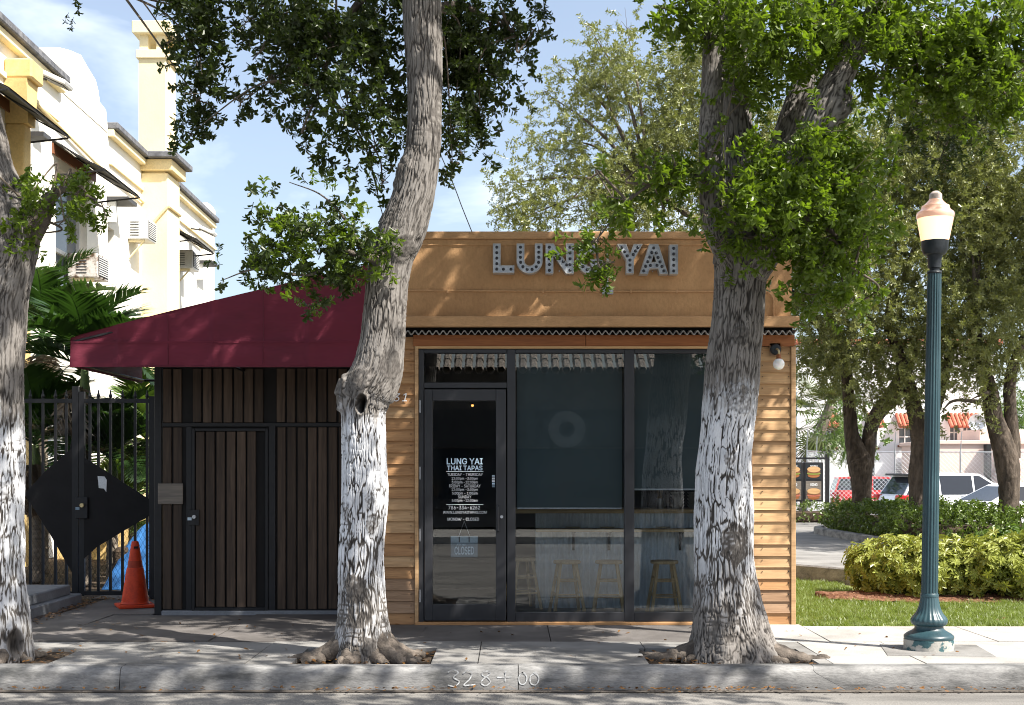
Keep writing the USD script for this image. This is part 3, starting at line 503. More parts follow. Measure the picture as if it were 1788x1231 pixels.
# interior
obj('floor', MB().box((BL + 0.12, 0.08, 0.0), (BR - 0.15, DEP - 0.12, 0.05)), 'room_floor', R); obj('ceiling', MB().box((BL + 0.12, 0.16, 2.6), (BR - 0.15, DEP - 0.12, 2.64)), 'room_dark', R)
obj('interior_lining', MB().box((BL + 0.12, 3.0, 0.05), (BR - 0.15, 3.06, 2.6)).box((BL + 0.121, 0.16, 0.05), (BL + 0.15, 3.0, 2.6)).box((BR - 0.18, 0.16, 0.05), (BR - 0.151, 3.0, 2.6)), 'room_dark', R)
bl = thing('roller_blind', 'dark grey green roller blind behind the wide middle window', 'blind', (X_(995), 0.13, 0), group=None)
obj('fabric', MB().box((X_(903) - X_(995), 0, Z_(886, .13)), (X_(1088) - X_(995), 0.003, Z_(612))), 'blind', bl); obj('bottom_bar', MB().box((X_(903) - X_(995), -0.006, Z_(889, .13)), (X_(1088) - X_(995), 0.008, Z_(886, .13)), 0.002), 'galvanised', bl); obj('roller', MB().tube([(X_(903) - X_(995), 0.02, Z_(612)), (X_(1088) - X_(995), 0.02, Z_(612))], 0.022, 12), 'blind', bl)
bl = thing('roller_blind', 'shorter roller blind behind the window beside the right tree', 'blind', (X_(1200), 0.13, 0))
obj('fabric', MB().box((X_(1110) - X_(1200), 0, Z_(853, .13)), (X_(W2 - 14) - X_(1200), 0.003, Z_(612))), 'blind', bl); obj('bottom_bar', MB().box((X_(1110) - X_(1200), -0.006, Z_(856, .13)), (X_(W2 - 14) - X_(1200), 0.008, Z_(853, .13)), 0.002), 'galvanised', bl); obj('roller', MB().tube([(X_(1110) - X_(1200), 0.02, Z_(612)), (X_(W2 - 14) - X_(1200), 0.02, Z_(612))], 0.022, 12), 'blind', bl)
by_ = 0.95; bx0, bx1 = X_(935, by_), BR - 0.2
bar = thing('bar_counter', 'bar with corrugated metal front and wooden counter seen through the window', 'bar counter', ((bx0 + bx1) / 2, by_, 0.05))
ox = (bx0 + bx1) / 2; xs = np.arange(bx0, bx1, 0.005) - ox; wv = 0.011 * np.sin(xs * 2 * PI / 0.062); zc_ = Z_(896, by_) - 0.05
c = MB().add(np.stack([np.stack([xs, wv, xs * 0], 1), np.stack([xs, wv, xs * 0 + zc_], 1)], 0), grid_faces(2, len(xs))); obj('corrugated_front', c, 'corrugated_bar', bar)
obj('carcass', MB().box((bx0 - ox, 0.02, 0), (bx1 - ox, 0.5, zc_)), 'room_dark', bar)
obj('counter_top', MB().box((bx0 - ox - 0.2, -0.06, zc_), (bx1 - ox, 0.55, zc_ + 0.04), 0.004), 'counter_wood', bar); obj('shelf', MB().box((bx0 - ox, -0.26, Z_(927, by_) - 0.05), (bx1 - ox, -0.012, Z_(922, by_) - 0.05), 0.004), 'counter_wood', bar)
for px in (1001, 1063, 1187): 
    x = X_(px, by_) - ox; z = Z_(927, by_) - 0.05
    obj('bracket', MB().box((x - 0.012, -0.22, z - 0.012), (x + 0.012, -0.014, z - 0.001)).box((x - 0.012, -0.026, z - 0.19), (x + 0.012, -0.013, z - 0.012)).tube([(x, -0.19, z - 0.014), (x, -0.025, z - 0.16)], 0.006, 6), 'black_iron', bar)
def make_stool(loc, rz, label):
    t = thing('bar_stool', label, 'stool', loc, rz, 'wooden stools along the bar')
    H = 0.50; obj('seat', MB().lathe([(0, H), (0.125, H), (0.132, H - 0.008), (0.132, H - 0.024), (0.125, H - 0.03), (0, H - 0.03)], sides=28), 'stool_wood', t, smooth=40)
    for sx in (-1, 1):
        for sy in (-1, 1): obj('leg', MB().tube([(sx * 0.145, sy * 0.145, 0), (sx * 0.075, sy * 0.075, H - 0.03)], [0.017, 0.015], 8), 'stool_wood', t, smooth=40)
    for z, k in ((0.16, 0.122), (0.31, 0.102)):
        for a, b in (((-1, -1), (1, -1)), ((-1, 1), (1, 1)), ((-1, -1), (-1, 1)), ((1, -1), (1, 1))): obj('stretcher', MB().tube([(a[0] * k, a[1] * k, z + (0.03 if a[0] == b[0] else 0)), (b[0] * k, b[1] * k, z + (0.03 if a[0] == b[0] else 0))], 0.009, 6), 'stool_wood', t)
    return t
st = make_stool((X_(990, .5), 0.5, 0.05), 8, 'pale wooden bar stool behind the glass, leftmost of three at the corrugated bar')
dup(st, (X_(1063, .5), 0.5, 0.05), -6, 'pale wooden bar stool at the corrugated bar just left of the window mullion'); dup(st, (X_(1160, .5), 0.5, 0.05), 3, 'pale wooden bar stool at the corrugated bar right of the window mullion'); dup(st, (X_(912, .9), 0.9, 0.05), 20, 'dim wooden bar stool at the bar end beside the door')
zc2 = 0.05 + zc_ + 0.04
u = thing('utensil_holder', 'metal cup of chopsticks on the bar counter', 'holder', (X_(1152, 1.15), 1.15, zc2))
obj('cup', MB().lathe([(0, 0.004), (0.03, 0.004), (0.034, 0.1), (0.037, 0.1), (0.033, 0), (0, 0)], sides=20), 'galvanised', u, smooth=40)
for i in range(9): a = i * 0.7; obj('chopstick', MB().tube([(0.012 * math.cos(a), 0.012 * math.sin(a), 0.006), (0.035 * math.cos(a), 0.035 * math.sin(a), 0.24)], 0.003, 5), 'bamboo', u)
for j, px in enumerate((1183, 1212)):
    for i in range(5):
        t = thing('steamer_bowl', f'{["lowest", "second lowest", "middle", "second highest", "topmost"][i]} pale bowl in the {"left" if j == 0 else "right"} stack on the bar counter', 'bowl', (X_(px, 1.2), 1.2, zc2 + i * 0.032), 0, f'bowls in the {"left" if j == 0 else "right"} stack on the bar')
        obj('bowl_body', MB().lathe([(0, 0.0), (0.04, 0.0), (0.066, 0.035), (0.072, 0.036), (0.07, 0.03), (0.045, -0.0), (0.04, -0.001)], sides=24), 'porcelain', t, smooth=40); obj('foot_ring', MB().lathe([(0.03, 0.002), (0.036, 0.002), (0.036, -0.006), (0.03, -0.006)], sides=20), 'porcelain', t)
for px, d, lab in ((1000, -.1, 'left'), (1060, 0, 'middle'), (1157, .1, 'right')):
    x = X_(px, .85); t = thing('small_plate', f'small plate on the narrow bar shelf, {lab} of three', 'plate', (x, 0.82, Z_(922, by_) + 0.002))
    obj('plate_body', MB().lathe([(0, 0.003), (0.05, 0.004), (0.075, 0.014), (0.077, 0.012), (0.05, 0), (0, 0)], sides=24), 'porcelain', t, smooth=40); obj('plate_rim', MB().lathe([(0.074, 0.014), (0.078, 0.016), (0.078, 0.012), (0.074, 0.014)], sides=24), 'brass', t)
for i, (px, py, Y) in enumerate(((825, 708, 1.7),)):
    p = P(px, py, Y); t = thing('pendant_lamp', 'small dim pendant bulb seen through the top of the door glass', 'pendant lamp', p)
    obj('bulb', MB().sphere((0, 0, 0), 0.014, 2), 'pendant_lit', t, smooth=True); obj('cord', MB().tube([(0, 0, 0.03), (0, 0, 2.58 - p[2])], 0.003, 5), 'black_iron', t); obj('socket', MB().lathe([(0, 0.03), (0.014, 0.028), (0.015, 0.01), (0, 0.008)], sides=12), 'black_iron', t)

# sign letters
def letter_shape(ch, x0, x1, y0, y1):
    """Outline in metres on the wall (x, z) from a box in photograph pixels; also the lines the bulbs follow."""
    a, b, lo, hi = X_(x0), X_(x1), Z_(y1), Z_(y0); w = 0.070; m = (a + b) / 2; h = hi - lo
    if ch == 'L': s = [sbox(a, lo, a + w, hi), sbox(a, lo, b, lo + w)]; ln = [[(a + w / 2, hi - .033), (a + w / 2, lo + .035)], [(a + w / 2 + .06, lo + .035), (b - .03, lo + .035)]]
    elif ch == 'I': s = [sbox(a, lo, b, hi)]; ln = [[(m, hi - .033), (m, lo + .03)]]
    elif ch == 'U':
        r = (b - a) / 2; cy = lo + r; o = unary_union([sbox(a, cy, b, hi), Point(m, cy).buffer(r, 24)]); i = unary_union([sbox(a + w, cy, b - w, hi + 1), Point(m, cy).buffer(r - w, 24)]); s = [o.difference(i)]
        ln = [[(a + w / 2, hi - .033)] + [(m - (r - w / 2) * math.cos(t), cy - (r - w / 2) * math.sin(t)) for t in np.linspace(0, PI, 20)] + [(b - w / 2, hi - .033)]]
    elif ch == 'N': s = [sbox(a, lo, a + w, hi), sbox(b - w, lo, b, hi), Polygon([(a, hi), (a + w * 1.02, hi), (b, lo), (b - w * 1.02, lo)])]; ln = [[(a + w / 2, hi - .033), (a + w / 2, lo + .03)], [(b - w / 2, hi - .033), (b - w / 2, lo + .03)], [(a + w * .5 + .03, hi - .08), (b - w * .5 - .03, lo + .08)]]
    elif ch == 'G':
        rx, ry = (b - a) / 2, h / 2; from shapely import affinity
        o = affinity.scale(Point(m, lo + ry).buffer(1, 32), rx, ry); i = affinity.scale(Point(m, lo + ry).buffer(1, 32), rx - w, ry - w)
        s = [o.difference(i).difference(Polygon([(m, lo + ry), (b + .1, lo + ry), (b + .1, lo + ry + .085), (m + .03, lo + ry + .06)])), sbox(b - w, lo + .02, b, lo + ry + .002), sbox(m + .005, lo + ry - w * .9, b, lo + ry)]
        ln = [[(m + (rx - w / 2) * math.cos(t), lo + ry + (ry - w / 2) * math.sin(t)) for t in np.linspace(0.75, 2 * PI - .75, 24)], [(b - w / 2, lo + .05), (b - w / 2, lo + ry - .03)], [(m + .035, lo + ry - .032), (m + .04, lo + ry - .032)]]
    elif ch == 'Y': c = lo + h * .46; s = [Polygon([(a, hi), (a + w * 1.15, hi), (m + w * .1, c + .035), (m + w * .5, c), (m + w / 2, lo), (m - w / 2, lo), (m - w / 2, c)]), Polygon([(b, hi), (b - w * 1.15, hi), (m - w * .1, c + .035), (m - w / 2, c), (m - w / 2, lo), (m + w / 2, lo), (m + w / 2, c)])]; ln = [[(a + w * .62, hi - .03), (m, c)], [(b - w * .62, hi - .03), (m + .03, c + .05)], [(m, c - .045), (m, lo + .03)]]
    else: s = [Polygon([(m - w * .58, hi), (m + w * .58, hi), (b, lo), (b - w * 1.1, lo), (m, hi - .09), (a + w * 1.1, lo), (a, lo)]), sbox(a + .085, lo + .05, b - .085, lo + .05 + w * .85)]; ln = [[(m, hi - .035), (a + w * .55, lo + .03)], [(m + .022, hi - .08), (b - w * .55, lo + .03)], [(m - .03, lo + .08), (m + .03, lo + .08)]]
    return unary_union(s), ln
for ch, x0, x1, y0, y1, where in (('L', 861, 898, 429, 480, 'first of the row'), ('U', 902, 947, 429, 481, 'second of the row'), ('N', 952, 1001, 429, 481, 'partly behind leaves'), ('G', 1006, 1051, 430, 482, 'mostly behind leaves'), ('Y', 1076, 1120, 430, 481, 'right of the conduit'), ('A', 1114.5, 1164, 430, 482, 'between Y and I'), ('I', 1166.5, 1181, 431, 482, 'last of the row')):
    shp, ln = letter_shape(ch, x0, x1, y0, y1); cx = (X_(x0) + X_(x1)) / 2; base = np.array([cx, 0, Z_(y1)])
    t = thing('marquee_letter', f'grey metal marquee letter {ch} with dark round bulbs, {where}', 'letter', base, 0, 'marquee letters on the parapet')
    from shapely import affinity
    shp = affinity.translate(shp, -cx, -base[2]); y0_, y1_ = -0.125, -0.012
    ring = shp.buffer(0.0).difference(shp.buffer(-0.0035)); obj('face', MB().prism(shp.buffer(-0.0035), y0_ + 0.012, y0_ + 0.016), 'letter_metal', t); obj('return', MB().prism(ring, y0_, y1_), 'letter_return', t); obj('back', MB().prism(shp.buffer(-0.0035), y1_ - 0.004, y1_), 'letter_return', t)
    bm = MB()
    for line in ln:
        L = LineString(line); n_ = max(1, round(L.length / 0.047)); 
        for i in range(n_ + 1):
            q = L.interpolate(i / n_, normalized=True); bm.lathe([(0.0145, 0.0), (0.0145, 0.003), (0.011, 0.008), (0.006, 0.012), (0, 0.013)], sides=12)
            w_ = bm.v[-1]; bm.v[-1] = np.stack([w_[:, 0] + q.x - cx, y0_ + 0.012 - w_[:, 2], w_[:, 1] + q.y - base[2]], 1)
    obj('bulbs', bm, 'bulb_dark', t, smooth=60)
    obj('mounting_stud', MB().tube([(0 if ch != 'U' else -0.08, -0.012, 0.04), (0 if ch != 'U' else -0.08, 0.0, 0.04)], 0.006, 6), 'galvanised', t)
cd = thing('electrical_conduit', 'tan painted conduit run with grey junction box under the sign letters', 'conduit', (X_(1060), 0, Z_(509)))
o = np.array([X_(1060), 0, Z_(509)])
def cp(px, py, y=-0.014): return np.array([X_(px), y, Z_(py)]) - o
obj('pipe', MB().tube([cp(668, 507.5), cp(1050, 509)], 0.008, 8), 'stucco_band', cd, smooth=40)
obj('pipe', MB().tube(smoothline([cp(1071, 509), cp(1200, 509.4), cp(1330, 509.6), cp(1342, 512), cp(1349, 520), cp(1350, 534), cp(1350, 555)], 60), 0.008, 8), 'stucco_band', cd, smooth=40)
obj('riser_pipe', MB().tube([cp(1060.5, 503, -.02), cp(1060.5, 450, -.02)], 0.0105, 8), 'galvanised', cd, smooth=40); obj('elbow', MB().tube(smoothline([cp(1060.5, 450, -.02), cp(1060.5, 446, -.018), cp(1060.5, 444, 0)], 12), 0.0135, 8), 'galvanised', cd, smooth=40)
obj('junction_box', MB().box(cp(1051, 515, -.055), cp(1070, 503, 0), 0.004), 'galvanised', cd); obj('cover_plate', MB().box(cp(1053.5, 512.5, -.06), cp(1067.5, 505.5, -.0552), 0.002), 'letter_metal', cd)
for px in (700, 780, 947, 1100, 1180): obj('pipe_clip', MB().box(cp(px, 512, -.026), cp(px + 3, 506.5, 0), 0.001), 'stucco_band', cd)
wl = thing('wall_lamp', 'dark round wall lamp with bare white globe bulb on the siding', 'wall lamp', (X_(1352), -0.045, Z_(611)))
q = MB().lathe([(0, 0), (0.05, 0), (0.05, 0.02), (0.042, 0.032), (0.012, 0.036), (0, 0.036)], sides=28); w_ = q.v[-1]; q.v[-1] = np.stack([w_[:, 0], -w_[:, 2], w_[:, 1]], 1)
obj('back_plate', q, 'lamp_dark', wl, smooth=40); obj('mount_block', MB().box((-0.05, -0.0, -0.06), (0.05, 0.012, 0.06), 0.003), 'cedar_grey', wl)
obj('arm', MB().tube(smoothline([(0, -0.03, 0), (0.004, -0.07, 0.0), (0.012, -0.09, -0.02), (0.013, -0.09, -0.06)], 24), 0.008, 8), 'brass', wl, smooth=True)
obj('socket', MB().lathe([(0, -0.05), (0.018, -0.052), (0.022, -0.07), (0.024, -0.098), (0.02, -0.1), (0, -0.1)], (0.013, -0.09, 0), 20), 'beam_red', wl, smooth=40)
obj('bulb', MB().lathe([(0.016, -0.098)] + [(0.053 * math.sin(t), -0.14 + 0.053 * math.cos(t)) for t in np.linspace(0.45, PI, 18)], (0.013, -0.09, 0), 24), 'bulb_glass', wl, smooth=True)
rv = thing('roof_vent', 'dark mushroom roof vent showing above the parapet', 'roof vent', (X_(1116, 2.2), 2.2, 3.32))
obj('flashing', MB().lathe([(0.0, 0.0), (0.48, 0), (0.47, 0.20), (0.28, 0.24), (0, 0.24)], sides=32), 'galvanised', rv, smooth=40); obj('cap', MB().lathe([(0.0, 0.24), (0.19, 0.24), (0.2, 0.32), (0.235, 0.34), (0.235, 0.42), (0.2, 0.44), (0, 0.45)], sides=32), 'palm_trunk', rv, smooth=40)

# ------------------------------------------------------------------ maroon awning
AX0, AX1, AYF, AYB = X_(123, -.03), BL - 0.022, -0.03, 2.3
az0, az1, azr = Z_(640, -.03), Z_(590, -.03), Z_(458, -.03)
aw = thing('fabric_awning', 'large maroon canvas awning sloping down over the slatted wood wall', 'awning', (AX0, AYF, az0))
W_, H1, H2, D_ = AX1 - AX0, az1 - az0, azr - az0, AYB - AYF
def sag(v):      # canvas between its frame bars hangs in shallow folds
    x, z = v[..., 0], v[..., 2]
    wr = meshkit.noise(np.stack([x * 1.3 + 4, z * 2.5, x * 0], -1))
    return 0.016 * np.sin(16 * (x * .35 + z) + 5 * wr) * np.clip(wr * 2.2 - .9, 0, 1) + 0.012 * np.sin(13 * (z - .5 * x) + 4 * wr) * np.exp(-((x - W_ + .2) / .5) ** 2) + 0.05 * (meshkit.fbm(np.stack([x * 1.5 + z * 1.1, z * 4, x * 0], -1), 3) - 0.5) + 0.014 * np.abs(np.sin(x * 1.9 + z * 2.6)) * np.clip(1 - z / 0.9, 0, 1) - 0.014 * np.exp(-((x % 0.87 - .435) / .03) ** 2) + 0.010 * np.sin(x * 2.2 + z * 3) * np.exp(-((z - H1 * 0.5) / 0.15) ** 2)
nx, nz = 160, 40; u_, t_ = np.meshgrid(np.linspace(0, 1, nx), np.linspace(0, 1, nz))
v = np.stack([u_ * W_, 0 * u_, H1 * 1.0 + 0.0 * u_ + t_ * ((H2 - H1) * np.minimum(1, u_ ** 0.92))], -1); v[..., 2] += (1 - t_) * -0.045 * 1
v[..., 1] = sag(v) - 0.018 * np.exp(-t_ / .05)
obj('front_panel', MB().add(v, grid_faces(nz, nx)), 'maroon_canvas', aw, smooth=True)
v = np.stack([u_ * W_, 0 * u_ - 0.006, t_ * (H1 - 0.03)], -1); v[..., 2] += (1 - t_) * (0.012 * (meshkit.noise(np.stack([u_ * 9, u_ * 0, u_ * 0], -1)) - 0.5) + 0.028 * u_ * 0)
v[..., 1] += sag(v) * 0.9 - 0.010 * np.exp(-((t_ - 1) / 0.12) ** 2)
obj('valance', MB().add(v, grid_faces(nz, nx)), 'maroon_canvas', aw, smooth=True)
obj('hem', MB().tube([(0, -0.003, 0.004), (W_ * .3, -0.008, 0.002), (W_ * .7, -0.01, 0.0), (W_, -0.005, 0.002)], 0.007, 6), 'maroon_seam', aw); 
v = np.stack([0 * u_, u_ * D_, t_ * H1], -1); obj('side_valance', MB().add(v, grid_faces(nz, nx)[:, ::-1]), 'maroon_canvas', aw, smooth=True)
top = np.stack([t_ * W_, u_ * D_, H1 + (H2 - H1) * np.minimum(1, t_ ** 0.92)], -1); top[..., 2] -= 0.02 * np.sin(u_ * PI); obj('roof_panel', MB().add(top, grid_faces(nz, nx)), 'maroon_canvas', aw, smooth=True)
for xs_ in (0.89, 1.76):
    zt2 = H1 + (H2 - H1) * (xs_ / W_) ** .92 - .01; q = np.array([(xs_, 0, z) for z in np.linspace(0.02, zt2, 24)]); q[:, 1] = sag(q) - .012; obj('seam', MB().tube(q, .0035, 4), 'maroon_seam', aw)
for a, b in (((0.02, 0.02, 0.03), (W_ - 0.02, 0.03, 0.03)), ((0.02, D_ - 0.02, 0.03), (W_ - 0.02, D_ - 0.02, 0.03)), ((0.02, 0.02, 0.03), (0.02, D_ - 0.02, 0.03)), ((0.02, 0.03, H1 - 0.03), (W_ - 0.02, 0.03, H2 - 0.05)), ((0.02, D_ - .03, H1 - 0.03), (W_ - 0.02, D_ - .03, H2 - 0.05)), ((W_ * .5, .03, .03), (W_ * .5, D_ - .03, .03))):
    obj('frame_bar', MB().tube([a, b], 0.014, 6), 'black_iron', aw)

# ------------------------------------------------------------------ slatted wood wall with its door, beside the restaurant
FW = 0.88
def fx(px): return X_(px, FW)
def fz(py): return Z_(py, FW)
fo = np.array([fx(436), FW, 0.0])
fe = thing('slatted_wall', 'dark brown slatted wood wall in black steel frame under the maroon awning', 'wall', fo)
def fb(x0, y0, x1, y1, ya, yb, c=0.003): return MB().box(np.array([fx(x0), FW + ya, fz(y1)]) - fo, np.array([fx(x1), FW + yb, fz(y0)]) - fo, c)
xr = 677
obj('backing', fb(284, 636, xr, 1068, 0.0, 0.02, 0), 'black_backing', fe)
for a in ((271, 634, 283.5, 1073), (326.5, 745, 336, 1070), (470, 742, 482, 1070)): obj('post', fb(*a, -0.035, 0.03), 'black_iron', fe)
for a in ((283.7, 634, xr, 643), (283.7, 738.5, xr, 745), (283.7, 1064, 326, 1071), (482.3, 1064, xr, 1071)): obj('rail', fb(*a, -0.03, 0.0), 'black_iron', fe)
rr = np.random.default_rng(11)
def planks(x0, x1, y0, y1, par, pitch=18.0, w=14.6, yoff=0.0):
    x = x0 + 1.6
    while x + w < x1 + 1:
        d = rr.normal(0, 0.002); obj('plank', fb(x + rr.normal(0, .25), y0 + rr.uniform(0, 1), min(x + w + rr.normal(0, .25), x1), y1 - rr.uniform(0, 1), -0.024 + d + yoff, -0.001 + yoff), 'dark_plank_' + 'abc'[rr.integers(0, 3)], par); x += pitch
planks(284, 332, 643.5, 738, fe); planks(336, 470, 643.5, 738, fe); planks(482, xr, 643.5, 738, fe)
planks(284, 326, 745.5, 1063.5, fe); planks(483, xr, 745.5, 1063.5, fe)
dr = thing('wall_door', None, None, parent=fe)
for a in ((336.5, 748, 342, 1066), (464.5, 748, 469.5, 1066), (342.2, 748, 464.3, 753), (342.2, 1060, 464.3, 1066)): obj('door_frame_bar', fb(*a, -0.045, -0.021), 'black_iron', dr)
planks(342, 464.5, 753.3, 1059.6, dr, yoff=-0.016)
obj('lock_plate', fb(331, 890, 350, 917, -0.056, -0.046), 'black_iron', dr); obj('lock_knob', MB().tube([np.array([fx(342), FW - 0.057, fz(902)]) - fo, np.array([fx(342), FW - 0.085, fz(902)]) - fo], 0.018, 16), 'galvanised', dr, smooth=40); obj('lock_label', fb(330, 903, 337, 908, -0.058, -0.0565, 0), 'sign_pale', dr)
obj('patch_board', fb(278, 844, 321.5, 880, -0.05, -0.036), 'board_grey', fe, label='grey board patch fixed across the planks beside the gate')
obj('wall_footing', MB().box(np.array([fx(284), FW - 0.05, -0.02]) - fo, np.array([fx(xr), FW + 0.1, 0.035]) - fo, 0.008), 'concrete_step', fe)
struct_side = MB().box((BL + 0.121 - 0.25, FW + .02, 0.0), (BL - 0.001, DEP - 1, 2.5)); obj('side_return', (lambda vv: (vv[0] - fo, vv[1]))(struct_side.get()), 'black_backing', fe)

# ------------------------------------------------------------------ iron gate
GY = 2.4
go = np.array([X_(150, GY), GY, 0.0]); GXL, GXR = X_(20, GY), X_(276, GY)
ga = thing('iron_gate', 'black iron double gate with spear bars and solid diamond sheet', 'gate', go)
def gx_(px): return X_(px, GY) - go[0]
gt, gb = Z_(700, GY), 0.06
mesh_ = MB()
for i in range(90):
    x0 = gx_(30) + i * 0.05
    for sgn in (1, -1):
        a = np.array([x0, 0, gb + 0.05]); ln_ = gt - 0.1 - a[2]; b = a + np.array([sgn * ln_ * 0.55, 0, ln_])
        lo, hi = gx_(30), gx_(272)
        # clip to the gate's width
        tt = [0.0, 1.0]; dx = b[0] - a[0]
        for lim, s_ in ((lo, 1), (hi, -1)):
            if s_ * (a[0] - lim) < 0 and s_ * (b[0] - lim) < 0: tt = None; break
            if s_ * (a[0] - lim) < 0: tt[0] = max(tt[0], (lim - a[0]) / dx)
            if s_ * (b[0] - lim) < 0: tt[1] = min(tt[1], (lim - a[0]) / dx)
        if tt: mesh_.tube([a + (b - a) * tt[0] + (0, 0.013, 0), a + (b - a) * tt[1] + (0, 0.013, 0)], 0.0016, 3, False)
for i in range(int((gx_(272) - gx_(30)) / 0.05)): pass
obj('wire_mesh', mesh_, 'black_iron', ga, kind='stuff')
for i, px in enumerate((32, 53, 75, 97, 116, 157, 172, 193, 214, 236, 257)):
    x = gx_(px); obj('bar', MB().box((x - 0.013, -0.013, gb), (x + 0.013, 0.013, gt + 0.03)), 'black_iron', ga)
    obj('spear_head', MB().lathe([(0.013, gt + 0.03), (0.022, gt + 0.05), (0.013, gt + 0.075), (0.004, gt + 0.12), (0, gt + 0.125)], (x, 0, 0), 8), 'black_iron', ga)
for z in (gt, gb, ):
    for a, b in ((22, 128), (148, 262)): obj('rail', MB().box((gx_(a), -0.02, z - 0.022), (gx_(b), 0.02, z + 0.022)), 'black_iron', ga)
obj('stile', MB().box((gx_(127), -0.025, 0.03), (gx_(137.5), 0.025, gt + 0.16)), 'black_iron', ga); obj('stile', MB().box((gx_(138.5), -0.025, 0.03), (gx_(148), 0.025, gt + 0.1)), 'black_iron', ga)
obj('post', MB().box((gx_(262), -0.04, 0.0), (gx_(274), 0.04, gt + 0.05)), 'black_iron', ga); obj('post', MB().box((gx_(10), -0.04, 0.0), (gx_(22), 0.04, gt + 0.05)), 'black_iron', ga)
def gp(px, py): return (gx_(px), Z_(py, GY))
obj('diamond_sheet', MB().prism(Polygon([gp(44, 862), gp(81, 822), gp(123, 785), gp(127, 760), gp(127, 1000), gp(90, 935)]), -0.024, -0.016), 'black_backing', ga); obj('diamond_sheet', MB().prism(Polygon([gp(148, 762), gp(149, 800), gp(160, 806), gp(262, 872), gp(262, 900), gp(170, 955), gp(148, 975)]), -0.024, -0.016), 'black_backing', ga)
obj('lock_box', MB().box((gx_(134), -0.06, Z_(905, GY)), (gx_(156), -0.026, Z_(868, GY)), 0.004), 'black_iron', ga); obj('lock_knob', MB().tube([(gx_(147), -0.06, Z_(882, GY)), (gx_(147), -0.09, Z_(882, GY))], 0.022, 16), 'brass', ga, smooth=40); obj('lock_label', MB().box((gx_(135), -0.064, Z_(890, GY)), (gx_(142), -0.0605, Z_(885, GY))), 'sign_blue', ga)
obj('paper_notice', MB().prism(Polygon([gp(172, 831), gp(184, 832), gp(188, 838), gp(187, 859), gp(183, 853), gp(174, 852)]), -0.031, -0.029), 'galvanised', ga, label='torn pale notice on the diamond sheet')
# traffic cone
cn = thing('traffic_cone', 'scuffed orange traffic cone standing in front of the iron gate', 'traffic cone', (X_(236, 1.55), 1.55, 0.0), 24)
obj('cone_body', MB().lathe([(0.15, 0.035), (0.142, 0.05), (0.137, 0.06), (0.085, 0.40), (0.079, 0.405)], sides=28), 'cone_orange', cn, smooth=30); obj('collar', MB().lathe([(0.080, 0.404), (0.077, 0.42), (0.070, 0.47), (0.068, 0.475)], sides=28), 'cone_band', cn, smooth=30)
obj('cone_tip', MB().lathe([(0.0675, 0.474), (0.045, 0.62), (0.036, 0.665), (0.030, 0.675), (0.024, 0.668), (0.024, 0.6)], sides=28), 'cone_orange', cn, smooth=30)
obj('base', MB().box((-0.185, -0.185, 0.0), (0.185, 0.185, 0.03), 0.012), 'cone_orange', cn); obj('stencil', MB().box((-0.02, -0.052, 0.60), (0.022, -0.040, 0.625), 0, (( 1, 0, 0), -9)), 'black_rubber', cn)
# steps
sp = thing('concrete_steps', 'two grey concrete steps left of the gate walkway', 'steps', (-4.62, 1.0, 0))
obj('step', MB().box((-2.5, -1.25, -0.05), (0.05, 0.95, 0.10), 0.012), 'concrete_step', sp); obj('step', MB().box((-2.6, -0.55, 0.1), (-0.02, 0.8, 0.205), 0.012), 'concrete_step', sp)

# ------------------------------------------------------------------ street lamp
LY = -1.68; lx = X_(1621.5, LY); lean = (X_(1632, LY) - lx) / (Z_(450, LY))
def lz(py): return Z_(py, LY)
lw = 0.5 / S(LY)
la = thing('street_lamp', 'green fluted iron street lamp with lit orange globe on the sidewalk', 'street lamp', (lx, LY, 0.0))
L_ = (lean, 0)
flute = lambda n, d: (lambda R, th, z: R * (1 - d * (0.5 + 0.5 * np.cos(n * th)) ** 1.5))
def lp(rows): return [(w * lw, lz(y)) for y, w in rows]
zb = 0.0
obj('footing_ring', MB().lathe([(0, 0.001)] + [(85 * lw, 0.001), (85 * lw, 0.082), (82 * lw, 0.087), (0, 0.087)], sides=48, lean=L_), 'lamp_worn', la, smooth=40)
base = [(0.085, 81), (0.088, 84), (0.10, 85), (0.112, 84), (0.12, 80), (0.128, 76), (0.15, 58), (0.165, 50), (0.18, 48), (0.19, 49)]
obj('base', MB().lathe([(w * lw, z) for z, w in base], sides=48, lean=L_), 'lamp_green', la, smooth=40)
bell = [(0.19, 50), (0.20, 58), (0.215, 62), (0.23, 63), (0.245, 61), (0.258, 57), (0.29, 46), (0.33, 38), (0.38, 33), (0.42, 30)]
obj('bell', MB().lathe(smoothline([(w * lw, z) for z, w in bell], 60), sides=192, mod=lambda R, th, z: R * (1 - 0.03 * (0.5 + 0.5 * np.cos(22 * th)) * np.clip((z - 0.19) * 20, 0, 1)), lean=L_), 'lamp_green', la, smooth=40)
obj('ring', MB().lathe([(29 * lw, 0.41), (31 * lw, 0.415), (31 * lw, 0.43), (29 * lw, 0.44), (28 * lw, 0.445)], sides=48, lean=L_), 'lamp_green', la, smooth=40)
zz_ = np.linspace(0.44, lz(478), 30); ww = np.interp(zz_, [0.44, 1.4, lz(478)], [28.5, 27.5, 23.5])
obj('fluted_shaft', MB().lathe([(w * lw, z) for w, z in zip(ww, zz_)], sides=256, mod=flute(16, 0.10), lean=L_), 'lamp_green', la, smooth=40)
obj('neck', MB().lathe(lp([(478, 24), (476, 25.5), (474, 24), (472, 17), (469, 17), (468, 22), (455, 23), (447, 26), (445, 27)]), sides=40, lean=L_), 'lamp_dark', la, smooth=40)
obj('holder', MB().lathe(lp([(446, 27), (444, 37), (440, 41), (434, 45), (424, 46), (421, 47), (420.5, 40)]), sides=40, lean=L_), 'lamp_dark', la, smooth=40)
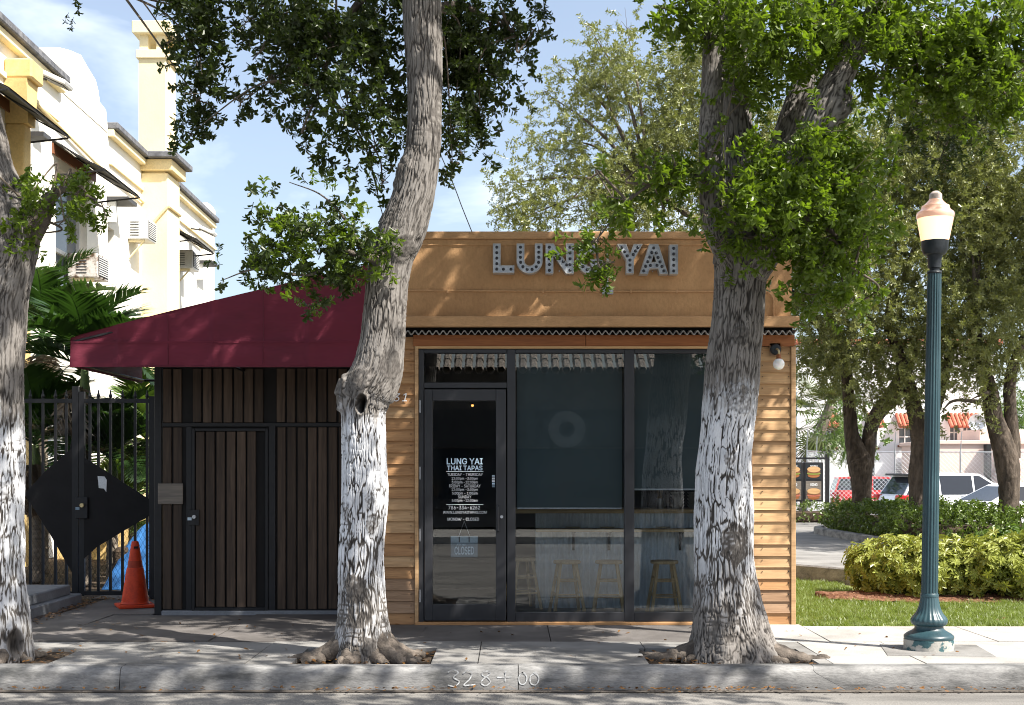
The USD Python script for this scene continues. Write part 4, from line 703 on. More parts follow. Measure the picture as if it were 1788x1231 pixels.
obj('globe', MB().lathe(smoothline(lp([(421, 46), (416, 49), (405, 53), (392, 58), (382, 61.5)]), 20), sides=48, lean=L_), 'globe_lit', la, smooth=40)
obj('dome', MB().lathe(smoothline(lp([(382, 61.5), (378, 64), (374, 64.5), (371, 62), (367, 52), (363, 48), (360, 47), (358, 40), (354, 31), (350, 24), (348, 22)]), 50), sides=48, lean=L_), 'globe_dome', la, smooth=60)
obj('photocell', MB().lathe(lp([(349, 21), (348, 22), (340, 21.5), (338, 19), (334, 10), (333, 0)]), sides=32, lean=L_), 'photocell', la, smooth=60)
obj('lamp_bulb', MB().sphere((lean * lz(400), 0, lz(400)), 0.05, 2), 'globe_lit', la, smooth=True)
struct('lamp_footing', MB().prism(Polygon([(lx - 0.42, LY - 0.34), (lx + 0.38, LY - 0.40), (lx + 0.46, LY + 0.25), (lx - 0.30, LY + 0.3)]), -0.1, 0.0042, 'z'), 'concrete_strip')

# ------------------------------------------------------------------ trees
def trunk(name, parent, rows, mat, n=420, sides=200, knots=(), flare=None, ridge_amp=0.010, seed=0, freq=1.0):
    """A tapered, ridged trunk or limb. rows: x, y, z, radius. knots: (row fraction, angle, size, height, hollow)."""
    c = smoothline(rows, n); p, r = c[:, :3], c[:, 3]
    t, a, b = frames(p); s = np.concatenate([[0], np.cumsum(np.linalg.norm(np.diff(p, axis=0), axis=1))])
    th = np.arange(sides) * 2 * PI / sides; T, Sg = np.meshgrid(th, s); R = np.repeat(r[:, None], sides, 1)
    q = np.stack([np.cos(T) * R, np.sin(T) * R, Sg], -1) + seed * 7.3
    wob = (meshkit.fbm(q * (5, 5, 2.2), 3, seed) - 0.5)
    R = R * (1 + 0.16 * wob)
    if flare: 
        amp, hgt, nl = flare; lob = 0.55 + 0.45 * np.cos(nl * T + 5 * meshkit.noise(np.stack([np.cos(T), np.sin(T), T * 0 + seed], -1) * 1.2))
        R = R + amp * np.exp(-np.clip(Sg, 0, None) / hgt) * lob
    w = 0.035 * (meshkit.fbm(q * (9, 9, 5), 3, seed + 5) - 0.5); q2 = q + w[..., None]
    f = 74.0 * freq
    n1 = meshkit.noise(q2 * (f, f, 5.0 * freq), seed + 1); n2 = meshkit.noise(q2 * (f * .55, f * .55, 5.0), seed + 2); n3 = meshkit.noise(q2 * (70, 70, 60), seed + 3)
    crack = np.exp(-((2 * n1 - 1) / 0.125) ** 2) * np.clip(meshkit.noise(q2 * (6, 6, 3), seed + 9) * 1.3 + 0.25, 0.5, 1); crack = np.maximum(crack, 0.75 * np.exp(-((2 * n2 - 1) / 0.06) ** 2))
    cross = 0.5 * np.exp(-((2 * meshkit.noise(q2 * (7, 7, 30), seed + 4) - 1) / 0.10) ** 2) * (meshkit.noise(q2 * (4, 4, 4), seed + 8) > 0.66); crack = np.maximum(crack, cross)
    smoothpatch = np.zeros_like(R); pit = np.zeros_like(R)
    for fr_, ang, size, hgt, hollow in knots:
        ds = Sg - fr_ * s[-1]; da = ((T - ang + PI) % (2 * PI) - PI) * R; d = np.sqrt(da ** 2 + (ds * (0.5 if hollow else 0.8)) ** 2) / (size * (1 if hollow else .85)); d = d + (0 if hollow else 0.9) * (meshkit.fbm(q * (14, 14, 14), 3, seed + 6) - 0.5)
        if hollow: R = R + 0.02 * np.exp(-((d - 1.1) / 0.25) ** 2) - hgt * np.clip(1.15 - d ** 2, 0, 1); pit = np.maximum(pit, np.clip(1.3 - d, 0, 1))
        else:
            R = R + hgt * np.exp(-d ** 2 * 1.3) + 0.3 * hgt * np.exp(-((d - 1.0) / 0.2) ** 2); smoothpatch = np.maximum(smoothpatch, np.clip(1.25 - d, 0, 1) * 1.3)
    ridge = 1 - crack
    ridge = np.where(smoothpatch > 0.2, np.minimum(ridge, 0.35 + 0.5 * n3), ridge); ridge = ridge * (1 - pit)
    R = R - ridge_amp * crack * (1 - 0.6 * np.clip(smoothpatch, 0, 1)) + 0.004 * (n3 - 0.5)
    v = p[:, None] + R[..., None] * (np.cos(T)[..., None] * a[:, None] + np.sin(T)[..., None] * b[:, None])
    m = usdkit.mesh(stage, numbered(ppath(parent), name), (v.reshape(-1, 3), grid_faces(n, sides, True)), M[mat], smooth=True)
    UsdGeom.PrimvarsAPI(m).CreatePrimvar('ridge', Sdf.ValueTypeNames.FloatArray, 'vertex').Set(Vt.FloatArray.FromNumpy(ridge.ravel().astype(np.float32)))
    return m.GetPrim()

def leaf(base, d, up, L, W, fold=0.25, bend=0.15):
    """Leaf blade from its base along d: eight corners, a fold along the midrib."""
    d = d / np.linalg.norm(d); s = np.cross(d, up); s /= np.linalg.norm(s) + 1e-9; n = np.cross(s, d)
    P_ = lambda t, w, h: base + d * (L * t) + s * (W * w) + n * (L * h)
    return [P_(0, 0, 0), P_(0.4, -0.42, fold * W / L * .4), P_(0.75, -0.5, fold * W / L * .5 - bend * .3), P_(1.0, 0, -bend), P_(0.75, 0.5, fold * W / L * .5 - bend * .3), P_(0.4, 0.42, fold * W / L * .4)], [(0, 3, 2), (0, 2, 1), (0, 5, 4), (0, 4, 3)]
def spray(seed, L, nleaf, ll, lw_, spread=0.9, whorl=5, twig=True, jitter=0.35):
    r = np.random.default_rng(seed); m = MB(); tw = MB()
    pts = np.array([(0, 0, 0), (r.normal(0, .06) * L, r.normal(0, .06) * L, L * .5), (r.normal(0, .12) * L, r.normal(0, .12) * L, L)])
    def one(q, ax_, k):
        az = k * 2.4 + r.normal(0, .3); d = np.array([math.cos(az) * spread, math.sin(az) * spread, 0.55]) + r.normal(0, jitter, 3)
        v, f = leaf(q, d, np.array([0, 0, 1.0]) + r.normal(0, .4, 3), ll * r.uniform(.65, 1.15), lw_ * r.uniform(.75, 1.2), bend=r.uniform(0, .3)); m.add(v, f)
    for k in range(nleaf):
        t = 0.15 + 0.8 * k / nleaf; q = pts[0] + (pts[2] - pts[0]) * t; one(q, None, k)
    for k in range(whorl): one(pts[2], None, k + .5)
    if twig:
        v, f = sweep(pts, np.array([.004, .003, .0015]), 3); m.add(v, f)
    return m
def quats(d, roll):
    """Turns that carry +z onto each row of d, after a roll about z. Returns rows (w, x, y, z)."""
    d = d / (np.linalg.norm(d, axis=1, keepdims=True) + 1e-9); z = np.array([0, 0, 1.0]); c = np.cross(np.broadcast_to(z, d.shape), d); w = 1 + d[:, 2]
    q = np.column_stack([w, c]); bad = w < 1e-4; q[bad] = (0, 1, 0, 0); q /= np.linalg.norm(q, axis=1, keepdims=True)
    a = np.column_stack([np.cos(roll / 2), 0 * roll, 0 * roll, np.sin(roll / 2)])
    w1, x1, y1, z1 = q.T; w2, x2, y2, z2 = a.T
    return np.column_stack([w1 * w2 - x1 * x2 - y1 * y2 - z1 * z2, w1 * x2 + x1 * w2 + y1 * z2 - z1 * y2, w1 * y2 - x1 * z2 + y1 * w2 + z1 * x2, w1 * z2 + x1 * y2 - y1 * x2 + z1 * w2])
def scatter(name, parent, protos, mat, pos, d, scale, seed, kind='stuff', label=None, cat=None):
    r = np.random.default_rng(seed); n = len(pos)
    pi = UsdGeom.PointInstancer.Define(stage, numbered(ppath(parent), name)); base = str(pi.GetPath()) + '/prototypes'; UsdGeom.Scope.Define(stage, base); targets = []
    for i, m in enumerate(protos): targets.append(usdkit.mesh(stage, f'{base}/spray_{i:03d}', m.get(), M[mat]).GetPath())
    pi.CreatePrototypesRel().SetTargets(targets); pi.CreateProtoIndicesAttr(Vt.IntArray.FromNumpy(r.integers(0, len(protos), n).astype(np.int32)))
    pi.CreatePositionsAttr(Vt.Vec3fArray.FromNumpy(np.asarray(pos, np.float32)))
    q = quats(np.asarray(d, float), r.uniform(0, 2 * PI, n)); pi.CreateOrientationsAttr(Vt.QuathArray([Gf.Quath(*map(float, x)) for x in q]))
    pi.CreateScalesAttr(Vt.Vec3fArray.FromNumpy(np.repeat(np.asarray(scale, np.float32)[:, None], 3, 1)))
    return tag(pi.GetPrim(), label, cat, None, kind)
def blob_points(blobs, per, seed, clump=7, sig=0.11, droop=0.5, shell=0.45):
    """Sprays in clumps inside ellipsoids. blobs: centre, radii, density factor."""
    r = np.random.default_rng(seed); pos, dr = [], []
    for c, rad, k in blobs:
        c, rad = np.asarray(c, float), np.asarray(rad, float); n = max(1, int(per * k * (rad[0] * rad[2] * PI) * (1 + rad[1]) / clump))
        u = r.normal(size=(n, 3)); u /= np.linalg.norm(u, axis=1, keepdims=True); u *= (r.uniform(0, 1, (n, 1)) ** shell)
        cen = c + u * rad
        keep = (meshkit.noise(cen * 2.1 + seed) > 0.30) | (min(rad[0], rad[2]) < .14); cen, u = cen[keep], u[keep]
        for ce, uu in zip(cen, u):
            m = r.integers(max(2, clump // 2), clump + 3); q = ce + r.normal(0, 1, (m, 3)) * min(sig, .7 * min(rad[0], rad[2]) + .02) * np.array((1, 1, 1.25)); pos.append(q); dr.append(uu * 0.7 + r.normal(0, 0.55, (m, 3)) + (0, 0, -droop))
    return np.vstack(pos), np.vstack(dr)
def PB(px, py, rx, ry, Y, dy, k=1.0):
    s = S(Y); e = 10 if Y < 5 else 4; return (P(px, py - (e if Y < 5 else 0), Y), (max(rx - e, rx * .4) / s, dy, max(ry - e, ry * .4) / s), k)

TY = -2.02
def rows_px(lst, Y=TY, lean_y=0.0):
    out = []
    for py, a, b, *yy in lst:
        y = yy[0] if yy else Y; s = S(y); out.append((((a + b) / 2 - CX) / s, y, EYE - (py - HY) / s, (b - a) / 2 / s))
    return out
def roots(parent, cx, cy, specs, seed):
    r = np.random.default_rng(seed)
    for ang, ln, rad in specs:
        k = 14; t = np.linspace(0, 1, k); az = math.radians(ang); wv = np.cumsum(r.normal(0, 0.09, k)) * t
        x = cx + (0.08 + ln * t) * np.cos(az + wv * .6); y = cy + (0.08 + ln * t) * np.sin(az + wv * .6); y = np.clip(y, BY + 0.03 + rad * (1 - .5 * t), PITBACK - 0.03)
        z = 0.24 * (1 - t) ** 3.0 + 0.012 - 0.03 * t + 0.008 * r.normal(0, 1, k) * t
        rr_ = rad * (1.0 - 0.62 * t) * (1 + 0.05 * r.normal(0, 1, k)); rows = smoothline(np.column_stack([x, y, z, rr_]), 46)
        v, f = sweep(rows[:, :3], rows[:, 3], 16); d = meshkit.fbm(v * 26, 3, seed) - 0.5
        tt, a_, b_ = frames(rows[:, :3]); cen = np.repeat(rows[:, :3], 16, 0); nn = v - cen; nn /= np.linalg.norm(nn, axis=1, keepdims=True)
        m = MB().add(v + nn * d[:, None] * 0.022, f); e = v[-16:].mean(0); i = np.arange(16); m.add(np.vstack([v[-16:], e]), np.stack([i, (i + 1) % 16, np.full(16, 16)], 1))
        obj('root', m, 'root_bark', parent, smooth=True)
def limb(parent, pts, m='twig', sides=10, name='limb'):
    c = smoothline(pts, 14 * len(pts)); obj(name, MB().tube(c[:, :3], c[:, 3], sides), m, parent, smooth=True)
def twigs(parent, starts, blobs, seed, m='twig', r0=0.012, frac=1.0):
    """Thin branches from the limbs into the leaf masses, joined into one part."""
    r = np.random.default_rng(seed); mb = MB(); starts = np.asarray(starts, float)
    for c, rad, k in blobs:
        if r.uniform() > frac: continue
        c = np.asarray(c); s0 = starts[np.argmin(np.linalg.norm(starts - c, axis=1))]
        mid = (s0 + c) / 2 + r.normal(0, 0.12, 3) + (0, 0, 0.12); q = smoothline([s0, mid, c], 16); mb.tube(q, np.linspace(r0, 0.004, 16), 5, False)
        for _ in range(4):
            e = c + r.normal(0, 0.6, 3) * np.asarray(rad); q = smoothline([c, (c + e) / 2 + r.normal(0, .04, 3), e], 10); mb.tube(q, np.linspace(0.005, 0.002, 10), 4, False)
    obj('branches', mb, m, parent, smooth=True, kind='stuff')

mid_sprays = [spray(100 + i, 0.15, 10, 0.068, 0.029, whorl=7) for i in range(6)]
oak_sprays = [spray(200 + i, 0.30, 20, 0.075, 0.026, spread=0.8, whorl=6, twig=True) for i in range(5)]

# middle tree
T2 = thing('street_tree', 'curved street tree with whitewashed lower trunk between awning and storefront', 'tree')
r2 = rows_px([(1172, 574, 692), (1150, 578, 690), (1120, 582, 686), (1090, 587, 681), (1050, 590, 675), (1000, 591, 672), (950, 593, 672), (900, 595, 675), (850, 596, 677), (800, 597, 675), (760, 597, 674), (720, 597, 674), (700, 598, 680), (690, 598, 685), (675, 601, 694), (640, 616, 704), (600, 628, 707), (560, 633, 709), (520, 637, 711), (480, 640, 715), (440, 648, 725), (400, 662, 744), (350, 683, 757), (300, 698, 765), (250, 707, 770), (200, 711, 772), (150, 710, 773), (100, 708, 773), (50, 705, 772), (0, 703, 770), (-60, 698, 766), (-130, 690, 756), (-220, 676, 742)])
a0 = -PI / 2
trunk('trunk', T2, r2, 'bark_middle', 600, 320, flare=(0.075, 0.11, 7), seed=1, knots=[(0.338, PI + 0.2, 0.085, 0.065, False), (0.33, a0 - 0.05, 0.035, 0.16, True), (0.35, a0 - 0.45, 0.10, 0.02, False), (0.385, a0 + 0.6, 0.10, 0.012, False), (0.185, a0 + 0.5, 0.06, 0.018, False), (0.215, a0 + 0.35, 0.045, 0.014, False), (0.195, a0 - 0.75, 0.05, 0.012, False), (0.105, a0 - 0.15, 0.09, 0.015, False), (0.035, a0 + 0.3, 0.06, 0.02, False), (0.52, a0 + 0.05, 0.055, 0.012, False), (0.53, a0 + 0.55, 0.10, 0.03, False), (0.625, PI + .5, 0.11, 0.035, False)])
roots(T2, X_(637, TY), TY, [(-150, .40, .075), (-120, .30, .07), (-95, .26, .075), (-70, .28, .075), (-45, .36, .08), (-18, .42, .07), (10, .40, .065), (165, .42, .07), (195, .5, .07), (50, .3, .06), (120, .3, .06)], 3)
b2v = [PB(340, 25, 36, 56, -1.6, .35, 2.0), PB(350, 105, 34, 56, -1.6, .3, 2.0), PB(345, 185, 25, 48, -1.55, .25, 2.0), PB(332, 243, 20, 22, -1.55, .18, 2.0), PB(298, 82, 12, 9, -1.6, .1, 1.4), PB(365, 60, 25, 30, -1.6, .2),
       PB(440, 40, 55, 45, -1.7, .4), PB(450, 105, 30, 26, -1.7, .25), PB(438, 175, 20, 26, -1.7, .2), PB(470, 150, 28, 22, -1.7, .2), PB(420, 190, 10, 10, -1.7, .1), PB(500, 60, 40, 40, -1.7, .3),
       PB(540, 55, 75, 60, -1.9, .6, 1.3), PB(560, 140, 48, 60, -1.9, .5, 1.3), PB(610, 200, 55, 70, -1.9, .5, 1.2), PB(545, 215, 18, 30, -1.9, .2), PB(552, 285, 13, 24, -1.9, .15), PB(530, 200, 18, 14, -1.9, .15), PB(640, 90, 60, 90, -1.7, .5, 1.3), PB(655, 260, 35, 55, -1.8, .4), PB(668, 330, 16, 30, -1.8, .2), PB(668, 385, 13, 22, -1.8, .15), PB(690, 180, 40, 60, -1.5, .3),
       PB(820, 60, 60, 55, -1.4, .5, 1.2), PB(825, 140, 50, 60, -1.4, .45, 1.2), PB(895, 60, 45, 48, -1.4, .4), PB(932, 62, 24, 34, -1.4, .25), PB(790, 240, 30, 50, -1.5, .3), PB(838, 215, 26, 45, -1.4, .25), PB(790, 295, 16, 20, -1.5, .15), PB(860, 130, 40, 40, -1.4, .3), PB(790, 120, 30, 90, -1.4, .3), PB(925, 10, 22, 16, -1.4, .2)]
b2low = [PB(520, 415, 81, 37, -2.35, .22), PB(585, 445, 81, 49, -2.35, .25, 1.2), PB(455, 465, 62, 34, -2.35, .2), PB(408, 482, 38, 22, -2.35, .12), PB(490, 385, 43, 24, -2.35, .15), PB(448, 367, 38, 14, -2.35, .08), PB(555, 478, 62, 34, -2.35, .2), PB(640, 440, 46, 30, -2.4, .15), PB(523, 505, 33, 32, -2.35, .12), PB(545, 535, 21, 18, -2.35, .08), PB(545, 330, 38, 14, -2.35, .06, .7), PB(592, 365, 23, 22, -2.35, .06, .6), PB(612, 480, 43, 30, -2.38, .15)]
b2top = [((-1.4, -2.0, 6.6), (2.4, 2.0, 1.1), 0.55), ((-2.6, -2.0, 6.8), (1.5, 1.6, 0.7), 0.7), ((0.3, -1.9, 6.4), (1.4, 1.4, 0.8), 0.6), ((-1.0, -3.6, 6.5), (1.6, 1.0, 0.7), 0.9), ((-1.2, 0.0, 6.7), (2.0, 1.0, 0.8), 1.0), ((-1.2, -0.4, 7.9), (2.4, 1.8, 0.8), 0.8), ((-3.2, -0.8, 7.6), (1.4, 1.4, 0.7), 0.8)]
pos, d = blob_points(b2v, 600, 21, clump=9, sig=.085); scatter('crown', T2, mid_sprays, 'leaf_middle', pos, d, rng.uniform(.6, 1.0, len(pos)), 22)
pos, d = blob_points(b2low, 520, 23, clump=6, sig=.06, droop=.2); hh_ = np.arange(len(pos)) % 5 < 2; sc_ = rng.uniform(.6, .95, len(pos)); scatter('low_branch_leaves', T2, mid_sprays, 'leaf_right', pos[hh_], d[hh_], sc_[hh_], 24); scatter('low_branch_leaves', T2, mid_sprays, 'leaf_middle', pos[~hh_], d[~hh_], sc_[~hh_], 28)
pos, d = blob_points(b2top, 60, 25, clump=12, sig=.2); scatter('upper_crown', T2, mid_sprays, 'leaf_middle', pos, d, rng.uniform(.9, 1.4, len(pos)), 26)
top2 = np.array(r2[-1][:3]); fork2 = np.array(r2[-4][:3])
scatter('small_sprig', T2, mid_sprays, 'leaf_middle', [P(128, 30, -1.8), P(136, 2, -1.8), P(120, 22, -1.8), P(133, -20, -1.8)], np.array([(-.3, 0, -1), (.1, 0, -1), (-.5, .2, -1), (.1, 0, -1.0)]), np.array([.55, .6, .5, .7]), 27)
lims2 = [[(*top2, .12), (-2.2, -1.9, 6.2, .08), (-3.2, -1.8, 6.0, .05), (-3.1, -1.6, 5.2, .02)], [(*top2, .12), (-0.6, -2.0, 6.4, .09), (0.2, -1.6, 6.3, .06), (0.2, -1.5, 5.2, .02)], [(*top2, .14), (-1.2, -2.1, 6.8, .10), (-1.0, -2.6, 7.4, .06)], [(*P(690, -40, -1.9), .05), (*P(640, -10, -1.8), .035), (*P(590, 60, -1.8), .02), (*P(560, 150, -1.8), .012)], [(*P(745, 20, -2.0), .04), (*P(800, 8, -1.6), .03), (*P(850, 30, -1.45), .018), (*P(905, 60, -1.4), .01)]]
for l_ in lims2: limb(T2, l_, 'root_bark')
limb(T2, [(*P(668, 445, -2.12), .055), (*P(640, 450, -2.28), .030), (*P(590, 432, -2.33), .018), (*P(530, 405, -2.35), .012), (*P(470, 380, -2.35), .006)], 'root_bark'); limb(T2, [(*P(640, 450, -2.28), .02), (*P(600, 380, -2.33), .010), (*P(560, 340, -2.35), .006), (*P(505, 318, -2.35), .003)], 'root_bark'); limb(T2, [(*P(600, 440, -2.3), .018), (*P(540, 480, -2.35), .010), (*P(450, 470, -2.35), .007), (*P(385, 490, -2.35), .003)], 'root_bark')
twigs(T2, np.vstack([smoothline(np.array(l_)[:, :3], 12) for l_ in lims2]), b2v, 31)

# right tree
T3 = thing('street_tree', 'stout street tree with forked trunk and sprawling roots in front of the storefront', 'tree')
r3 = rows_px([(1172, 1200, 1362), (1150, 1203, 1356), (1120, 1206, 1347), (1090, 1208, 1338), (1050, 1210, 1328), (1000, 1212, 1319), (950, 1212, 1315), (900, 1212, 1314), (850, 1214, 1312), (800, 1218, 1313), (750, 1223, 1318), (700, 1228, 1323), (650, 1232, 1326), (600, 1237, 1329), (550, 1242, 1332), (500, 1245, 1337), (460, 1250, 1340), (425, 1257, 1338), (385, 1262, 1330), (330, 1266, 1322), (250, 1265, 1316, -1.85), (150, 1262, 1308, -1.8), (50, 1262, 1304, -1.7), (-80, 1264, 1300, -1.6), (-220, 1270, 1296, -1.5)])
trunk('trunk', T3, r3, 'bark_right', 600, 340, flare=(0.11, 0.13, 8), seed=2, knots=[(0.325, a0 + 0.15, 0.10, 0.03, False), (0.40, a0 + 0.05, 0.07, 0.02, False), (0.255, a0 + 0.0, 0.05, 0.02, False), (0.155, a0 + 0.25, 0.13, 0.012, False), (0.51, a0 + 0.1, 0.16, 0.03, False), (0.50, a0 - 1.3, 0.10, 0.04, False)])
trunk('stem', T3, rows_px([(470, 1262, 1290, -2.14), (420, 1236, 1272, -2.17), (380, 1224, 1262, -2.2), (330, 1221, 1262, -2.2), (250, 1220, 1263, -2.2), (150, 1224, 1264, -2.2), (60, 1228, 1265, -2.2), (-60, 1232, 1266, -2.2), (-200, 1240, 1262, -2.3)]), 'bark_right', 300, 90, seed=3, ridge_amp=.006, freq=1.3)
trunk('stem', T3, rows_px([(470, 1300, 1345, -2.02), (410, 1310, 1356, -1.98), (340, 1328, 1376, -1.9), (270, 1342, 1392, -1.85), (190, 1366, 1408, -1.8), (110, 1400, 1436, -1.75), (0, 1450, 1480, -1.7), (-150, 1510, 1535, -1.6)]), 'bark_right', 260, 90, seed=4, ridge_amp=.008, freq=1.2)
trunk('stem', T3, rows_px([(480, 1290, 1340, -2.1), (420, 1320, 1376, -2.2), (350, 1352, 1410, -2.35), (280, 1380, 1440, -2.45), (210, 1404, 1466, -2.5), (160, 1425, 1482, -2.5), (110, 1456, 1500, -2.5), (60, 1490, 1526, -2.5), (0, 1520, 1550, -2.5), (-120, 1580, 1605, -2.5)]), 'bark_right', 300, 100, seed=5, ridge_amp=.008, freq=1.2, knots=[(0.49, a0 + 0.9, 0.09, 0.07, False), (0.40, a0 + .9, 0.06, 0.04, False)])
roots(T3, X_(1278, TY), TY, [(-172, .64, .07), (-160, .50, .062), (-143, .34, .07), (-112, .2, .085), (-75, .22, .085), (-45, .36, .085), (-24, .60, .085), (-8, .64, .075), (12, .52, .07), (35, .36, .06), (145, .36, .06), (162, .5, .065), (177, .62, .065)], 5)
b3 = [PB(1180, 20, 55, 36, -2.3, .4), PB(1150, 45, 22, 30, -2.3, .2), PB(1200, 75, 26, 40, -2.3, .25), PB(1300, 60, 90, 65, -2.4, .5), PB(1420, 40, 100, 55, -2.5, .6, 1.2), PB(1540, 50, 95, 60, -2.5, .6, 1.2), PB(1660, 55, 100, 65, -2.5, .6, 1.2), PB(1750, 70, 60, 70, -2.5, .5, 1.2), PB(1550, 130, 55, 40, -2.5, .4), PB(1650, 140, 55, 50, -2.5, .4), PB(1640, 170, 30, 36, -2.5, .25), PB(1770, 140, 40, 50, -2.5, .3), PB(1760, 180, 18, 26, -2.5, .15), PB(1340, 120, 40, 45, -2.45, .3), PB(1285, 130, 25, 45, -2.4, .25), PB(1380, 75, 26, 28, -2.3, .2), PB(1300, 180, 14, 26, -2.4, .12), PB(1440, 60, 26, 22, -2.6, .2),
      PB(1330, 270, 60, 45, -2.55, .4), PB(1400, 255, 70, 55, -2.6, .45, 1.2), PB(1465, 245, 50, 50, -2.6, .35), PB(1420, 340, 85, 65, -2.6, .5, 1.3), PB(1335, 345, 65, 55, -2.6, .35, 1.2), PB(1500, 330, 50, 65, -2.5, .4), PB(1470, 420, 72, 70, -2.5, .45, 1.3), PB(1400, 415, 60, 48, -2.55, .35), PB(1285, 400, 45, 36, -2.5, .2), PB(1330, 450, 30, 18, -2.5, .14), PB(1490, 490, 40, 36, -2.5, .3), PB(1430, 480, 45, 36, -2.5, .25), PB(1480, 540, 22, 18, -2.5, .15), PB(1420, 525, 20, 12, -2.5, .12), PB(1515, 390, 34, 50, -2.4, .3), PB(1518, 465, 28, 36, -2.4, .25), PB(1505, 535, 30, 26, -2.4, .2), PB(1600, 140, 50, 50, -2.4, .3), PB(1700, 140, 55, 55, -2.4, .3), PB(1230, 20, 50, 40, -2.4, .3),
      PB(1180, 300, 55, 32, -2.4, .25), PB(1120, 300, 45, 26, -2.4, .2), PB(1225, 275, 36, 32, -2.4, .2), PB(1070, 355, 36, 26, -2.4, .2), PB(1090, 375, 40, 20, -2.4, .2), PB(1045, 425, 32, 30, -2.4, .18), PB(1022, 465, 20, 20, -2.4, .12), PB(1165, 335, 40, 24, -2.4, .22), PB(1160, 375, 26, 12, -2.4, .15), PB(1235, 385, 22, 18, -2.4, .15), PB(1055, 470, 14, 18, -2.4, .1), PB(1255, 440, 12, 22, -2.4, .1)]
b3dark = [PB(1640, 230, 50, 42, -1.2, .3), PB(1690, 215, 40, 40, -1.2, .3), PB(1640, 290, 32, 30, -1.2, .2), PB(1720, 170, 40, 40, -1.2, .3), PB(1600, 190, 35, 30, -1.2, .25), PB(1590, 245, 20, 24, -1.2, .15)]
b3top = [((2.2, -1.8, 6.4), (2.8, .75, .9), 1.2), ((4.7, -1.6, 6.3), (1.7, .8, .9), .9), ((2.8, -2.2, 7.6), (3.0, 0.9, .7), .9), ((5.6, -2.4, 7.4), (1.6, .8, .7), .6), ((0.2, -2.2, 7.2), (1.4, .9, .7), 1.0),
         ((2.4, -5.6, 6.0), (2.4, .65, .5), 1.3), ((5.0, -5.5, 6.1), (1.5, .6, .5), 1.2), ((0.4, -5.3, 6.2), (1.2, .7, .5), 1.0), ((2.3, -4.65, 6.2), (2.2, .5, .45), 1.3), ((4.9, -4.65, 6.2), (1.6, .5, .45), 1.3), ((0.4, -4.5, 6.4), (1.0, .5, .5), .9), ((3.4, -6.7, 6.1), (2.4, .6, .5), .9), ((0.6, -6.6, 6.3), (1.4, .6, .5), .6)]
pos, d = blob_points(b3, 500, 41, clump=7, sig=.10, droop=.7); ok_ = ~((pos[:, 0] > 2.6) & (pos[:, 2] < 3.45)); pos, d = pos[ok_], d[ok_]; scatter('crown', T3, mid_sprays, 'leaf_right', pos, d, rng.uniform(.7, 1.1, len(pos)), 42)
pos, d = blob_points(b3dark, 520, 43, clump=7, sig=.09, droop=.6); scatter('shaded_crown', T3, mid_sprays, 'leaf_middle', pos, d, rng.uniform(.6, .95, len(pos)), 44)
pos, d = blob_points(b3top, 60, 45, clump=12, sig=.2); scatter('upper_crown', T3, mid_sprays, 'leaf_middle', pos, d, rng.uniform(.9, 1.4, len(pos)), 46)
lims3 = [[(*P(1265, -60, -2.2), .08), (1.2, -2.6, 5.9, .06), (0.6, -3.0, 6.3, .03)], [(*P(1592, -120, -2.5), .07), (4.0, -2.7, 6.0, .05), (5.0, -3.2, 6.3, .03)], [(*P(1522, -150, -1.6), .07), (3.4, -1.4, 6.2, .05), (3.9, -1.0, 6.6, .03)], [(*P(1500, 90, -2.5), .04), (*P(1580, 60, -2.5), .025), (*P(1680, 60, -2.5), .015), (*P(1770, 110, -2.5), .008)], [(*P(1345, 400, -2.4), .035), (*P(1390, 380, -2.55), .022), (*P(1450, 400, -2.55), .014), (*P(1490, 470, -2.5), .006)], [(*P(1262, 330, -2.25), .03), (*P(1190, 305, -2.4), .018), (*P(1110, 340, -2.4), .010), (*P(1040, 420, -2.4), .005)], [(*P(1283, -220, -1.5), .08), (2.2, -2.4, 6.6, .06), (2.4, -3.6, 7.2, .03)], [(*P(1480, 130, -1.9), .02), (*P(1600, 150, -1.3), .015), (*P(1660, 220, -1.2), .008)]]
for l_ in lims3: limb(T3, l_, 'root_bark')
twigs(T3, np.vstack([smoothline(np.array(l_)[:, :3], 12) for l_ in lims3]), b3 + b3dark, 47)

# left tree at the picture's edge
T1 = thing('street_tree', 'whitewashed street tree at the far left before the iron gate', 'tree')
r1 = rows_px([(1178, -62, 60), (1150, -56, 57), (1100, -50, 53), (1050, -46, 47), (1000, -44, 42), (950, -43, 42), (900, -42, 40), (850, -42, 41), (800, -42, 42), (750, -43, 41), (700, -44, 40), (650, -44, 40), (600, -44, 42), (550, -42, 46), (500, -40, 52), (460, -38, 60), (420, -42, 66), (380, -50, 62), (340, -58, 42), (300, -66, 24), (250, -78, 12), (200, -92, -2), (120, -112, -26), (0, -138, -58), (-150, -160, -90)])
trunk('trunk', T1, r1, 'bark_left', 420, 260, flare=(0.04, 0.10, 6), seed=6, knots=[(0.045, a0 + 0.8, 0.05, 0.03, True), (0.24, a0 + .6, 0.07, 0.012, False)])
roots(T1, X_(0, TY), TY, [(-20, .25, .06), (-60, .3, .06), (-100, .3, .06), (20, .25, .05), (-150, .4, .07)], 8)
limb(T1, [(*P(45, 415, -2.05), .11), (*P(70, 380, -2.05), .08), (*P(88, 345, -2.08), .05), (*P(120, 330, -2.1), .02), (*P(170, 350, -2.1), .008)], 'root_bark', 16)
